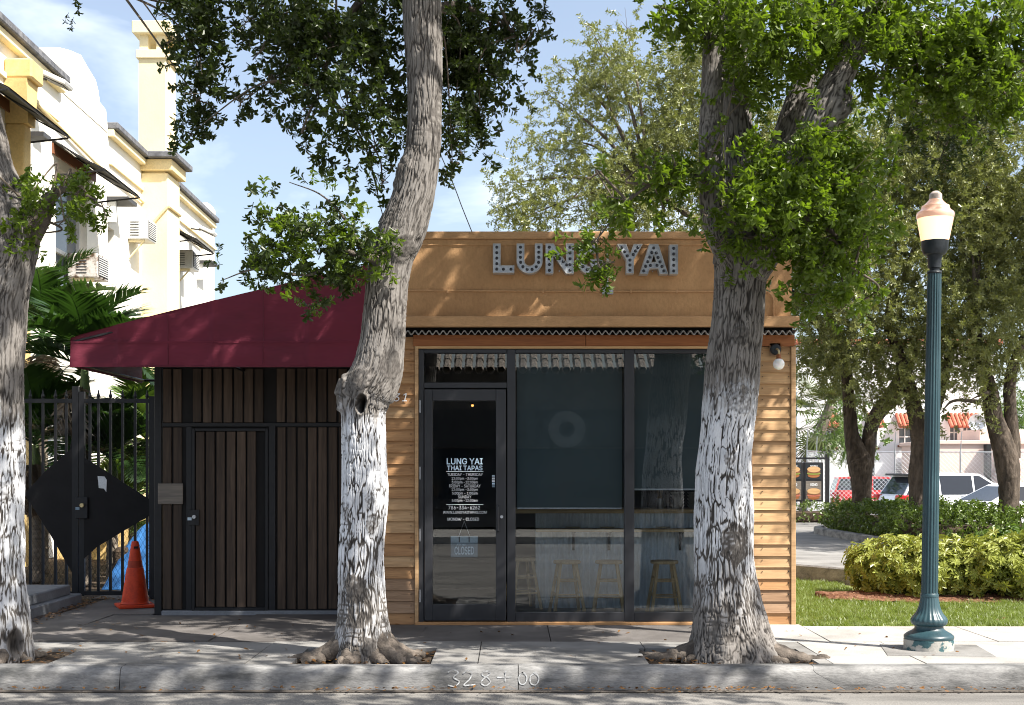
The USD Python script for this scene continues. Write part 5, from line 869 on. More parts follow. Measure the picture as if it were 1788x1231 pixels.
b1 = [PB(55, 345, 50, 30, -2.15, .25, 1.1), PB(110, 335, 40, 22, -2.15, .2), PB(150, 345, 26, 22, -2.15, .15), PB(40, 390, 36, 24, -2.2, .18), PB(20, 420, 22, 18, -2.2, .12), PB(180, 372, 9, 14, -2.15, .06), PB(112, 395, 10, 20, -2.15, .08), PB(145, 375, 14, 14, -2.15, .08), PB(10, 350, 26, 30, -2.15, .2)]
b1top = [((-5.0, -2.2, 6.6), (1.8, 1.8, 0.9), 0.6), ((-6.4, -2.4, 6.4), (1.4, 1.5, 0.8), 0.6), ((-4.9, -3.6, 6.8), (1.2, 1.0, 0.7), 0.5)]
pos, d = blob_points(b1, 760, 51, clump=6, sig=.08, droop=.5); scatter('crown', T1, mid_sprays, 'leaf_right', pos, d, rng.uniform(.6, .95, len(pos)), 52)
pos, d = blob_points(b1top, 60, 55, clump=12, sig=.2); scatter('upper_crown', T1, mid_sprays, 'leaf_middle', pos, d, rng.uniform(.9, 1.4, len(pos)), 56)
lims1 = [[(*np.array(r1[-1][:3]), .11), (-5.4, -2.1, 6.2, .08), (-6.2, -2.3, 6.5, .04)], [(*np.array(r1[-1][:3]), .11), (-4.6, -2.3, 6.3, .07), (-4.4, -2.8, 6.7, .03)]]
for l_ in lims1: limb(T1, l_, 'root_bark')
twigs(T1, [P(70, 380, -2.05), P(88, 345, -2.08), P(120, 330, -2.1)], b1, 57)

# big oaks behind, over the drive
def oak(label, rows, blobs, seed, stems=()):
    t = thing('oak_tree', label, 'tree', group=None)
    trunk('trunk', t, rows, 'oak_bark', 130, 48, seed=seed, ridge_amp=.02, freq=.7, flare=(.05, .2, 5))
    for st_ in stems: trunk('limb', t, st_, 'oak_bark', 90, 32, seed=seed + 1, ridge_amp=.015, freq=.7)
    pos, d = blob_points(blobs, 125.0, seed, clump=9, sig=.2, droop=.15, shell=.5); scatter('crown', t, oak_sprays, 'leaf_oak', pos, d, np.random.default_rng(seed).uniform(.7, 1.1, len(pos)), seed + 2)
    starts = np.vstack([smoothline(np.array(q)[:, :3], 20) for q in [rows, *stems]]); twigs(t, starts[len(starts) // 8:], blobs, seed + 3, 'twig', r0=.05, frac=.8)
    return t
Y1, Y2, Y3 = 12.6, 10.6, 10.0
oak('large grey green oak with forked trunk nearest the menu board, crown over the roof', rows_px([(940, 1476, 1530, Y1), (915, 1480, 1520, Y1), (880, 1487, 1520, Y1), (850, 1487, 1522, Y1), (810, 1480, 1524, Y1), (795, 1478, 1518, Y1), (760, 1474, 1500, Y1), (710, 1472, 1494, Y1), (620, 1462, 1482, Y1 - .3), (500, 1420, 1436, Y1 - .6)]),
    [PB(925, 345, 60, 40, 12.0, 1.2, .9), PB(1000, 245, 70, 50, 12.0, 1.2), PB(1075, 160, 80, 60, 12.2, 1.2), PB(1050, 95, 45, 30, 12.0, .8, .7), PB(1028, 45, 16, 16, 12, .4, .6), PB(1095, 50, 22, 22, 12, .4, .7), PB(950, 160, 12, 10, 12, .3, .6), PB(985, 120, 24, 12, 12, .3, .7), PB(1090, 300, 110, 60, 12.2, 1.6, 1.1), PB(980, 370, 95, 34, 11.6, 1.2), PB(1180, 230, 90, 100, 12.4, 1.6, 1.1), PB(1120, 380, 120, 40, 11.8, 1.4), PB(1200, 110, 60, 70, 12.2, 1.2), PB(880, 320, 26, 14, 12, .4, .6), PB(900, 385, 36, 20, 11.6, .6), PB(905, 265, 36, 16, 12, .5, .7), PB(1400, 480, 70, 90, 12.4, 1.4), PB(1430, 620, 50, 50, 12.6, 1.2, .9), PB(1480, 640, 60, 50, 12.6, 1.2, .9), PB(1430, 240, 90, 100, 12.8, 1.4), PB(1300, 300, 120, 120, 13, 1.6)], 61,
    stems=[rows_px([(815, 1500, 1526, Y1), (790, 1502, 1528, Y1), (760, 1506, 1530, Y1), (735, 1512, 1538, Y1), (710, 1528, 1556, Y1 - .2), (680, 1550, 1580, Y1 - .4), (600, 1590, 1610, Y1 - .8)]), rows_px([(620, 1462, 1482, Y1 - .3), (520, 1380, 1396, Y1 - .5), (420, 1260, 1274, Y1 - .6), (330, 1130, 1140, Y1 - .6)])])
oak('dark trunked oak directly behind the street lamp post', rows_px([(950, 1575, 1640, Y2), (915, 1586, 1624, Y2), (870, 1588, 1616, Y2), (830, 1586, 1616, Y2), (790, 1590, 1618, Y2), (760, 1590, 1630, Y2), (720, 1584, 1612, Y2), (660, 1572, 1594, Y2), (560, 1540, 1556, Y2)]),
    [PB(1500, 420, 110, 110, 11, 1.6, 1.1), PB(1560, 300, 120, 110, 11.4, 1.6), PB(1560, 560, 110, 80, 10.6, 1.6), PB(1490, 590, 80, 70, 10.8, 1.4), PB(1570, 660, 70, 36, 10.4, 1.0, .9), PB(1640, 200, 110, 80, 11.4, 1.4), PB(1600, 690, 40, 26, 10.4, .6, .7), PB(1520, 700, 40, 20, 10.6, .6, .6)], 71,
    stems=[rows_px([(770, 1600, 1628, Y2), (730, 1612, 1638, Y2), (680, 1632, 1652, Y2), (600, 1656, 1672, Y2)])])
oak('broad oak with a thick twin trunk at the right edge', rows_px([(960, 1728, 1800, Y3), (930, 1738, 1786, Y3), (890, 1744, 1780, Y3), (850, 1744, 1780, Y3), (810, 1738, 1780, Y3), (770, 1730, 1768, Y3), (730, 1720, 1752, Y3), (690, 1714, 1744, Y3), (650, 1708, 1732, Y3), (560, 1690, 1708, Y3)]),
    [PB(1690, 430, 120, 110, 10.4, 1.6, 1.1), PB(1700, 560, 110, 70, 10, 1.5, 1.1), PB(1650, 640, 70, 44, 9.8, 1.1, .9), PB(1760, 330, 110, 110, 10.6, 1.6), PB(1740, 620, 90, 46, 9.8, 1.1, .9), PB(1690, 700, 56, 24, 9.6, .7, .7), PB(1800, 480, 90, 120, 10.4, 1.5), PB(1660, 320, 90, 80, 10.8, 1.4), PB(1740, 200, 110, 90, 11, 1.4), PB(1640, 725, 40, 14, 9.6, .5, .5), ((9.8, 7.4, 6.6), (1.1, 3.0, 1.0), 1.2)], 81,
    stems=[rows_px([(850, 1756, 1780, Y3), (800, 1758, 1778, Y3), (750, 1756, 1778, Y3), (700, 1752, 1774, Y3), (650, 1756, 1776, Y3), (590, 1780, 1796, Y3)]), rows_px([(800, 1768, 1782, Y3 + .1), (770, 1768, 1782, Y3 + .1), (735, 1764, 1776, Y3 + .1), (700, 1760, 1772, Y3 + .1)])])

# ------------------------------------------------------------------ palms
def frond(L, seed, arch=0.9, nl=34, ll=0.5, lw_=0.052, dead=False):
    r = np.random.default_rng(seed); m = MB(); k = 16; t = np.linspace(0, 1, k)
    p = np.stack([L * (t * 0.92), 0 * t, L * (0.55 * t - arch * t ** 2)], 1); m.tube(p, np.linspace(0.014, 0.003, k), 4, False)
    for i in range(nl):
        u = 0.14 + 0.85 * i / nl; q = np.array([np.interp(u, t, p[:, j]) for j in range(3)]); tg = np.array([0.92, 0, 0.55 - 2 * arch * u]); tg /= np.linalg.norm(tg); nn = np.array([-tg[2], 0, tg[0]])
        l_ = ll * (0.45 + 1.0 * math.sin(PI * min(1, u * .93 + .08))) * .75
        for s_ in (-1, 1):
            d = tg * 0.75 + np.array([0, s_ * 1.0, 0]) + nn * 0.35 + r.normal(0, .08, 3); d /= np.linalg.norm(d); w = np.cross(d, nn); w /= np.linalg.norm(w)
            g = np.array([0, 0, -1.0]); a, b, c = q, q + d * l_ * .5, q + d * l_ + g * l_ * (.10 + r.uniform(0, .14))
            m.add([a - w * lw_ * .25, a + w * lw_ * .25, b + w * lw_ * .5, b - w * lw_ * .5, c], [(0, 1, 2), (0, 2, 3), (3, 2, 4)])
    return m
def place_frond(m, base, az, el):
    v, f = m.get(); e = math.radians(el); R1 = np.array([[math.cos(e), 0, -math.sin(e)], [0, 1, 0], [math.sin(e), 0, math.cos(e)]]); a = math.radians(az); R2 = np.array([[math.cos(a), -math.sin(a), 0], [math.sin(a), math.cos(a), 0], [0, 0, 1]])
    return v @ R1.T @ R2.T + base, f
def palm(label, foot, h, nf, L, seed, r0=0.07, mat='leaf_palm', lean=(0, 0), dead=3, ll=.5):
    t = thing('palm_tree', label, 'palm', foot); r = np.random.default_rng(seed); top = np.array([lean[0], lean[1], h])
    k = 60; u = np.linspace(0, 1, k); pts = np.stack([lean[0] * u ** 1.5, lean[1] * u ** 1.5, h * u], 1); rad = r0 * (1.1 - .25 * u) * (1 + .05 * np.sin(u * h * 60))
    obj('trunk', MB().tube(pts[:52], rad[:52], 14), 'palm_trunk', t, smooth=True); obj('crownshaft', MB().tube(pts[50:], rad[50:] * np.linspace(1.25, .7, 10), 14), 'crownshaft', t, smooth=True)
    for i in range(nf):
        az = i * 137.5 + r.normal(0, 8); el = np.interp(i / nf, [0, 1], [62, -18]) + r.normal(0, 5)
        obj('frond', place_frond(frond(L * r.uniform(.85, 1.1), seed + i, arch=.55 + .25 * r.uniform(), ll=ll), top, az, el), mat, t)
    for i in range(dead): obj('frond', place_frond(frond(L * .6, seed + 50 + i, arch=.8, nl=20, ll=.3), top - (0, 0, .2), r.uniform(200, 340), -62), 'dead_frond', t, label='dry brown hanging frond')
    return t
p_ = P(148, 640, 4.2); palm('dark green feather palm rising behind the iron gate', (p_[0], 4.2, -0.02), p_[2], 15, 1.35, 300, ll=.55)
p_ = P(75, 560, 6.2); palm('taller feather palm beside the cream building behind the first palm', (p_[0], 6.2, -0.02), p_[2] - .2, 12, 1.4, 340, ll=.5)
p_ = P(245, 700, 5.0); palm('low bright feather palm behind the right leaf of the gate', (p_[0], 5.6, -0.02), 1.7, 12, 1.5, 380, mat='leaf_bright', dead=0, ll=.5)
p_ = P(215, 770, 7.0); palm('small yellow green palm low in the yard behind the gate', (p_[0], 7.5, -0.02), 1.0, 11, 1.4, 420, mat='leaf_bright', dead=0, ll=.5)
p_ = P(62, 690, 4.6); palm('dark feather palm low at the left end of the gate', (p_[0], 4.6, -0.02), 1.75, 13, 1.2, 440, ll=.5)
p_ = P(196, 700, 4.4); palm('dark feather palm just right of the gate stiles', (p_[0], 4.4, -0.02), 1.55, 12, 1.15, 460, dead=1, ll=.45)
# cabbage palm with fan leaves, leaning, behind the menu board
fp = thing('fan_palm', 'leaning grey fan palm behind the menu board', 'palm', (P(1405, 880, 37)[0], 37, -0.37)); b0 = np.array([P(1405, 880, 37)[0], 37, -0.37])
obj('trunk', MB().tube(smoothline([P(1405, 906, 37) - b0, P(1414, 800, 37) - b0, P(1434, 750, 37) - b0, P(1452, 700, 36.8) - b0], 40), np.linspace(.24, .17, 40), 14), 'palm_trunk', fp, smooth=True)
def fan(seed, L=1.5):
    r = np.random.default_rng(seed); m = MB(); m.tube([(0, 0, 0), (L * .55, 0, 0.05)], 0.015, 4, False)
    for i in range(26):
        a = np.interp(i, [0, 25], [-1.9, 1.9]); d = np.array([math.cos(a), math.sin(a), .1]); q = np.array([L * .55, 0, .05]); w = np.array([-math.sin(a), math.cos(a), 0]) * .03; e = q + d * L * .55 + (0, 0, -.12 * L * r.uniform(.4, 1.6))
        m.add([q - w * .3, q + w * .3, q + d * L * .3 + w, q + d * L * .3 - w, e], [(0, 1, 2), (0, 2, 3), (3, 2, 4)])
    return m
for i in range(22):
    r = np.random.default_rng(500 + i); obj('fan_leaf', place_frond(fan(500 + i, r.uniform(1.8, 2.5)), P(1440, 728, 36.8) - b0 + r.normal(0, .15, 3), i * 137.5, np.interp(i, [0, 21], [60, -65])), 'leaf_fan', fp)

# ------------------------------------------------------------------ hedges, shrubs, grass, litter
hedge_sprays = [spray(600 + i, 0.14, 9, 0.055, 0.030, whorl=5, twig=False) for i in range(4)]
def hedge(label, x0, x1, y0, y1, z0, z1, seed, per=95, mat_='leaf_hedge'):
    t = thing('hedge', label, 'hedge'); r = np.random.default_rng(seed)
    obj('inner_twigs', MB().box((x0 + .1, y0 + .1, z0), (x1 - .1, y1 - .1, z1 - .12), .05), 'black_backing' if False else 'soil', t)
    def face(n, f):
        return f(r.uniform(0, 1, n), r.uniform(0, 1, n))
    lx_, ly_, h = x1 - x0, y1 - y0, z1 - z0; q, d = [], []
    n = int(per * lx_ * h); u, w = r.uniform(0, 1, n), r.uniform(0, 1, n); q.append(np.stack([x0 + u * lx_, y0 + 0 * u, z0 + w * h], 1)); d.append(np.tile((0, -1, .35), (n, 1)))
    n = int(per * lx_ * ly_ * .8); u, w = r.uniform(0, 1, n), r.uniform(0, 1, n); q.append(np.stack([x0 + u * lx_, y0 + w * ly_, z1 + 0 * u], 1)); d.append(np.tile((0, -.2, 1), (n, 1)))
    n = int(per * ly_ * h); u, w = r.uniform(0, 1, n), r.uniform(0, 1, n); q.append(np.stack([x0 + 0 * u, y0 + u * ly_, z0 + w * h], 1)); d.append(np.tile((-1, 0, .35), (n, 1)))
    n = int(per * ly_ * h * .3); u, w = r.uniform(0, 1, n), r.uniform(0, 1, n); q.append(np.stack([x1 + 0 * u, y0 + u * ly_, z0 + w * h], 1)); d.append(np.tile((1, 0, .35), (n, 1)))
    q, d = np.vstack(q), np.vstack(d).astype(float); q = q + r.normal(0, .05, q.shape) + d * (0.10 * (meshkit.noise(q * 3) - .5))[:, None]; d += r.normal(0, .5, d.shape)
    scatter('foliage', t, hedge_sprays, mat_, q, d, r.uniform(.8, 1.3, len(q)), seed)
    return t
hedge('long clipped green hedge along the drive in front of the parked cars', 6.3, 22, 9.0, 10.2, 0.2, 0.62, 91, 150)
hedge('clipped hedge end running back beside the drive under the forked oak', 6.25, 8.2, 10.3, 14.0, 0.2, 0.64, 92, 130)
hedge('short bright hedge at the foot of the menu board', 7.2, 11.6, 32.2, 33.2, -0.37, 0.12, 93, 60)
gold_sprays = []
for i in range(4):
    r = np.random.default_rng(700 + i); m = MB()
    for b in range(5):
        base_ = np.array([r.normal(0, .025), r.normal(0, .025), .03 * b]); ax_ = np.array([r.normal(0, .6), r.normal(0, .6), 1.0]); ax_ /= np.linalg.norm(ax_); c = base_ + ax_ * .06; s1 = np.cross(ax_, (1, 0, .2)); s1 /= np.linalg.norm(s1); s2 = np.cross(ax_, s1)
        for k in range(7):
            a = k * 2 * PI / 7; v, f = leaf(c, s1 * math.cos(a) + s2 * math.sin(a) + ax_ * .25, ax_, (.05 + .03 * r.uniform()) * r.uniform(.8, 1.15), .024, bend=.25); m.add(v, f)
    gold_sprays.append(m)
def shrub(label, c, rad, seed, mat_='leaf_gold'):
    t = thing('variegated_shrub', label, 'shrub', (c[0], c[1], 0)); r = np.random.default_rng(seed); mb = MB()
    for i in range(9):
        a = r.uniform(0, 2 * PI); e = np.array([math.cos(a) * rad[0] * .6, math.sin(a) * rad[1] * .6, rad[2] * 1.5]); mb.tube(smoothline([(e[0] * .15, e[1] * .15, 0), e * (.5, .5, .5), e], 10), np.linspace(.014, .006, 10), 5, False)
    obj('stems', mb, 'twig', t, smooth=True, kind='stuff')
    n = int(480 * (rad[0] + .15) * (rad[1] + .15) * 4 * rad[2] * 1.1); u = r.normal(size=(n, 3)); u /= np.linalg.norm(u, axis=1, keepdims=True); rr_ = r.uniform(.55, 1.0, (n, 1)) ** .6
    lump = 0.72 + 0.5 * meshkit.noise((u + seed) * 2.3)[:, None]; q = u * rr_ * lump * np.array(rad) + (0, 0, rad[2] + .06); keep = q[:, 2] > .05
    scatter('foliage', t, gold_sprays, mat_, q[keep], (u * .8 + (0, -.1, .55) + r.normal(0, .25, u.shape))[keep], r.uniform(.8, 1.25, int(keep.sum())), seed)
sl = ['leftmost yellow variegated shrub beside the driveway edging', 'yellow variegated shrub just left of the lamp post', 'yellow variegated shrub directly right of the lamp post', 'yellow variegated shrub second from the right edge', 'yellow variegated shrub at the right picture edge']
for i, (px, Y, rx, rz) in enumerate(((1550, 2.75, .36, .235), (1605, 2.5, .36, .22), (1672, 2.55, .40, .225), (1735, 2.4, .42, .225), (1795, 2.35, .42, .26))): shrub(sl[i], (X_(px, Y), Y), (rx, .42, rz), 110 + i)
for i, (px, Y) in enumerate(((1850, 2.4),)): shrub('yellow variegated shrub just past the right picture edge', (X_(px, Y), Y), (.42, .42, .26), 130)
shrub('bright green leafy bush above the yellow shrubs at the right edge', (X_(1768, 3.1), 3.1), (.32, .3, .3), 140, 'leaf_bright')
yc = thing('spiky_plant', 'upright blade leaved plant at the right edge before the oak trunk', 'plant', (X_(1778, 3.4), 3.4, 0))
for i in range(16):
    r = np.random.default_rng(800 + i); a = i * 2.4; h = r.uniform(.6, .95); o_ = np.array([math.cos(a), math.sin(a), 0]); w = np.array([-math.sin(a), math.cos(a), 0]) * .016
    obj('blade_leaf', MB().add([o_ * .02 - w, o_ * .02 + w, o_ * .08 + w + (0, 0, h * .6), o_ * .08 - w + (0, 0, h * .6), o_ * .17 + (0, 0, h)], [(0, 1, 2), (0, 2, 3), (3, 2, 4)]), 'leaf_bright', yc)
r = np.random.default_rng(900); tufts = []
for i in range(4):
    m = MB()
    for b in range(11):
        a = r.uniform(0, 2 * PI); o_ = np.array([math.cos(a), math.sin(a), 0]); bs = np.array([r.normal(0, .025), r.normal(0, .025), 0]); w = np.array([-math.sin(a), math.cos(a), 0]) * .0028; h = r.uniform(.03, .075)
        m.add([bs - w, bs + w, bs + o_ * h * .25 + w * .8 + (0, 0, h * .65), bs + o_ * h * .25 - w * .8 + (0, 0, h * .65), bs + o_ * h * .7 + (0, 0, h)], [(0, 1, 2), (0, 2, 3), (3, 2, 4)])
    tufts.append(m)
gl = np.column_stack([r.uniform(2.63, 9.5, 15000), r.uniform(-.12, 4.9, 15000)]); line_ = LineString(near); nl_ = smoothline(near, 200)
keep = np.ones(len(gl), bool); yn = np.interp(gl[:, 0], nl_[:, 0], nl_[:, 1]); keep &= (gl[:, 1] < yn - .1)
xm = (gl[:, 0] - 3.35) / 9.7; hf = .60 * np.minimum(1, np.sqrt(np.clip(xm * 9, 0, 1))); keep &= ~((xm > 0) & (np.abs(gl[:, 1] - 2.5) < hf)); keep &= (gl[:, 1] < 3.2) | (gl[:, 0] < 4)
gl = gl[keep]; gz_ = -0.03 + 0.03 * meshkit.fbm(np.column_stack([gl, 0 * gl[:, 0]]), 3)
scatter('grass', None, tufts, 'grass_blade', np.column_stack([gl, gz_ - .003]), np.column_stack([r.normal(0, .2, (len(gl), 2)), np.ones(len(gl))]), r.uniform(.6, 1.15, len(gl)), 901, label='short sunlit lawn grass beside the restaurant', cat='grass')
def litter(name, label, xs, ys, zf, seed, size, m='dry_leaf'):
    r = np.random.default_rng(seed); mb = MB()
    for x, y in zip(xs, ys):
        a = r.uniform(0, 2 * PI); v, f = leaf(np.array([x, y, zf(x, y) + .004]), np.array([math.cos(a), math.sin(a), r.uniform(-.02, .25)]), np.array([r.normal(0, .3), r.normal(0, .3), 1.0]), size * r.uniform(.5, 1.2), size * .42, bend=-.1); mb.add(v, f)
    obj(name, mb, m, None, label=label, cat='leaf litter', kind='stuff')
n = 420; xs = r.uniform(-6, 6, n); xs = np.concatenate([xs, r.normal(X_(1230, -2.7), .35, 70), r.normal(X_(700, -2.7), .3, 30)]); litter('gutter_leaves', 'small yellow dry leaves lying along the gutter', xs, FY - .06 - np.abs(r.normal(0, .06, len(xs))), lambda x, y: -.141, 31, .042)
n = 150; litter('sidewalk_leaves', 'scattered yellow dry leaves on the sidewalk', r.uniform(-5.2, 5.5, n), r.uniform(-2.4, .6, n) * 1.0, lambda x, y: 0.001, 32, .045)
n = 420; litter('walkway_leaves', 'dry leaves gathered along the steps and under the gate', np.concatenate([r.normal(-4.48, .06, 160), r.uniform(-5.2, -3.6, 260)]), np.concatenate([r.uniform(-.2, 1.9, 160), 2.15 + np.abs(r.normal(0, .3, 260))]), lambda x, y: 0.001 if x > -4.55 else -.02, 33, .05)
pl = []
for a, b in PITS: k = 150; pl.append(np.column_stack([r.uniform(a + .02, b - .02, k), r.uniform(BY + .02, PITBACK - .02, k)]))
pl = np.vstack(pl); litter('pit_leaves', 'brown and yellow dry leaves in the tree pits', pl[:, 0], pl[:, 1], lambda x, y: -.015, 34, .05)

# ------------------------------------------------------------------ cream apartment building on the left
def LB(a, b, z): return (-7.35 - 0.0214 * a + b, a, z)
def la_(px):
    k = (px - CX) / FPX; return (-7.35 - 12 * k) / (k + 0.0214)
def lzz(px, py): return EYE - (py - HY) * (la_(px) + CD) / FPX
AB = thing('apartment_building', 'cream and white two storey apartment building with tall chimney on the left', 'building')
def lbox(a0, a1, b0, b1, z0, z1, c=0.0):
    m = MB().box((b0, a0, z0), (b1, a1, z1), c); v = m.v[-1]; m.v[-1] = np.stack([-7.35 - 0.0214 * v[:, 1] + v[:, 0], v[:, 1], v[:, 2]], 1); return m
def lprism(poly, b0, b1):
    m = MB().prism(poly, b0, b1, 'x'); v = m.v[-1]; m.v[-1] = np.stack([-7.35 - 0.0214 * v[:, 1] + v[:, 0], v[:, 1], v[:, 2]], 1); return m
EV = 7.86; A1 = la_(375)
holes = [(la_(97), la_(152), 3.85, 6.45), (la_(188), la_(199), 4.35, 6.0), (la_(5), la_(13), 4.2, 6.3), (17.0, 18.4, 3.6, 5.6), (8.8, 10.6, 0.7, 2.5), (12.6, 14.0, 0.7, 2.5)]
wp = sbox(3.0, -0.1, A1, EV)
for h in holes: wp = wp.difference(sbox(h[0], h[2], h[1], h[3]))
obj('wall', lprism(wp, -0.25, 0.0), 'wall_white', AB); obj('end_wall', lbox(A1 - .25, A1, -9, -.251, -.1, EV), 'wall_white', AB); obj('near_end_wall', lbox(3.0, 3.25, -9, -.251, -.1, EV), 'wall_white', AB); obj('roof', lbox(3.0, A1, -9, -.3, EV - .3, EV - .2), 'roofing', AB)
gpts = [(64, 137), (64, 97), (73, 95), (73, 84), (103, 83), (122, 88), (140, 96), (152, 117), (166, 140), (171, 160), (173, 178), (184, 192), (187, 224)]
gable = Polygon([(la_(x), lzz(x, y)) for x, y in gpts] + [(la_(187), EV - .1), (la_(64), EV - .1)])
obj('stepped_gable', lprism(gable.buffer(0), -0.3, 0.012), 'wall_white', AB)
obj('far_gable', lprism(Polygon([(la_(348), EV - .1), (la_(348), lzz(348, 354)), (la_(362), lzz(362, 354)), (la_(370), lzz(370, 360)), (la_(375), lzz(375, 368)), (la_(375), EV - .1)]).buffer(0), -0.3, 0.012), 'wall_white', AB)
for a, b in ((3.0, la_(103)), (la_(188), 15.12), (16.3, la_(370))):
    obj('roof_edge', lbox(a, b, -.3, .20, EV - .02, EV + .11, .02), 'roof_edge', AB); obj('cornice', lbox(a, b, .0, .12, EV - .16, EV - .03, .01), 'wall_cream', AB)
for a, b, z in ((3.0, la_(100), EV - .62), (la_(190), 15.25, EV - .62), (16.1, A1, EV - .62)): obj('string_course', lbox(a, b, .0, .05, z - .05, z + .03), 'wall_cream', AB)
for a, b in ((la_(42), 15.25), (16.1, la_(350))): obj('conduit', MB().tube([LB(a, .04, lzz(45, 166) - .0), LB((a + b) / 2, .05, 6.98), LB(b, .04, 6.95)], .025, 6), 'trim_cream', AB)
# chimney tower against the wall
cx0, cx1, cy0, cy1 = -7.75, -7.20, 15.25, 16.1
ct = obj('chimney', MB().box((cx0, cy0, -0.1), (cx1, cy1, 9.95)), 'wall_cream', AB)
obj('chimney_base', MB().box((cx0 - .3, cy0 - .06, -.1), (cx1 + .07, cy1 + .06, EV - .3), .01), 'wall_cream', ct)
obj('chimney_band', MB().box((cx0 - .05, cy0 - .05, 9.95), (cx1 + .05, cy1 + .05, 10.12), .01), 'wall_cream', ct); obj('chimney_cap', MB().box((cx0 - .12, cy0 - .10, 10.45), (cx1 + .12, cy1 + .1, 10.72), .02), 'wall_cream', ct)
for x in (cx0 + .01, cx1 - .19): 
    for y in (cy0 + .02, cy1 - .2): obj('chimney_pier', MB().box((x, y, 10.12), (x + .18, y + .18, 10.45)), 'wall_cream', ct)
obj('tower_roof_edge', MB().box((cx0 - .5, cy0 - .28, EV - .02), (cx1 + .30, cy1 + .28, EV + .11), .02), 'roof_edge', ct); obj('tower_cornice', MB().box((cx0 - .45, cy0 - .16, EV - .26), (cx1 + .18, cy1 + .16, EV - .03), .01), 'trim_cream', ct)
obj('arched_moulding', MB().tube(smoothline([(cx0, cy0 - .08, EV - 1.5), (cx0 + .25, cy0 - .09, EV - 1.42), (cx0 + .45, cy0 - .09, EV - 1.2), (cx1 + .08, cy0 - .08, EV - 1.0)], 20), .03, 6).tube([(cx1 + .09, cy0 - .06, EV - 1.0), (cx1 + .09, cy1 + .06, EV - 1.0)], .03, 6), 'trim_cream', ct)
# pilaster at the picture's edge
pi_ = obj('pilaster', lbox(la_(9), la_(22), 0, .28, -.1, 6.55, .02), 'trim_yellow', AB); obj('capital', lbox(la_(6), la_(28), 0, .42, 7.2, 7.5, .03), 'trim_yellow', pi_); obj('capital', lprism(Polygon([(la_(9), 6.55), (la_(22), 6.55), (la_(27), 7.2), (la_(6), 7.2)]), 0, .34), 'trim_yellow', pi_)
for i, (a0_, a1_, z0, z1) in enumerate(holes):
    w_ = thing('window', None, None, parent=AB); obj('reveal', lbox(a0_, a1_, -.249, -.20, z0, z1), 'window_brown', w_)
    obj('pane', lbox(a0_ + .06, a1_ - .06, -.19, -.18, z0 + .06, z1 - .06), 'far_glass', w_)
    for k in range(2): obj('sash_bar', lbox(a0_ + .04, a1_ - .04, -.18, -.13, z0 + (z1 - z0) * (.0 + .48 * k), z0 + (z1 - z0) * (.0 + .48 * k) + .07), 'metal_white', w_)
    obj('sash_bar', lbox(a0_, a0_ + .07, -.18, -.12, z0, z1), 'metal_white', w_); obj('sash_bar', lbox(a1_ - .07, a1_, -.18, -.12, z0, z1), 'metal_white', w_); obj('sill', lbox(a0_ - .06, a1_ + .06, -.12, .07, z0 - .10, z0 - .003, .01), 'wall_cream', w_)
def awning(a0_, a1_, zt_, out, drop, label):
    t = thing('window_awning', label, 'awning', LB(a0_, 0, 0)); o_ = np.array(LB(a0_, 0, 0))
    n, m_ = 12, 10; uu, tt = np.meshgrid(np.linspace(0, 1, m_), np.linspace(0, 1, n)); v = np.stack([-.0214 * (a1_ - a0_) * uu + out * tt + .01, (a1_ - a0_) * uu, zt_ - drop * tt - .03 * np.sin(tt * PI)], -1)
    f = grid_faces(n, m_); obj('canvas', MB().add(v, f).add(v - (0, 0, .012), f[:, ::-1]), 'olive_canvas', t, smooth=False)
    e = v[-1, 0], v[-1, -1]; obj('front_bar', MB().tube([e[0] - (0.02, 0, .02), e[1] - (0.02, 0, .02)], .016, 6), 'black_iron', t)
    for k in (0, -1): obj('arm', MB().tube([(v[0, k][0], v[0, k][1], zt_ - drop - .12), v[-1, k] - (0.03, 0, .03)], .016, 6), 'black_iron', t)
    for k in (0, 5, -1): obj('rib', MB().tube([v[0, k] - (0, 0, .03), v[5, k] - (0, 0, .03), v[-1, k] - (0, 0, .03)], .012, 5), 'black_iron', t)
    obj('mounting_board', MB().box((0.002, 0, zt_ - .25), (.03, a1_ - a0_, zt_ - .08)), 'window_brown', t)
awning(5.2, 7.75, 6.95, .86, .52, 'olive canvas window awning nearest, at the left picture edge'); awning(9.55, 11.75, 6.86, .86, .50, 'olive canvas window awning over the air conditioned window'); awning(16.4, 18.3, 6.92, .86, .50, 'olive canvas window awning beyond the chimney, farthest')
def hood(a0_, a1_, z): 
    h = obj('window_hood', lprism(Polygon([(a0_, z), (a1_, z), (a1_, z + .07), (a0_, z + .07)]), 0.002, .4), 'slot_dark', AB); obj('hood_bracket', lprism(Polygon([(a0_ + .05, z - .4), (a0_ + .12, z - .4), (a0_ + .12, z - .003), (a0_ + .05, z - .003)]), .003, .16), 'metal_white', h)
hood(la_(30), la_(44), lzz(34, 240)); hood(la_(186), la_(203), lzz(190, 352)); hood(la_(342), la_(352), lzz(346, 462))
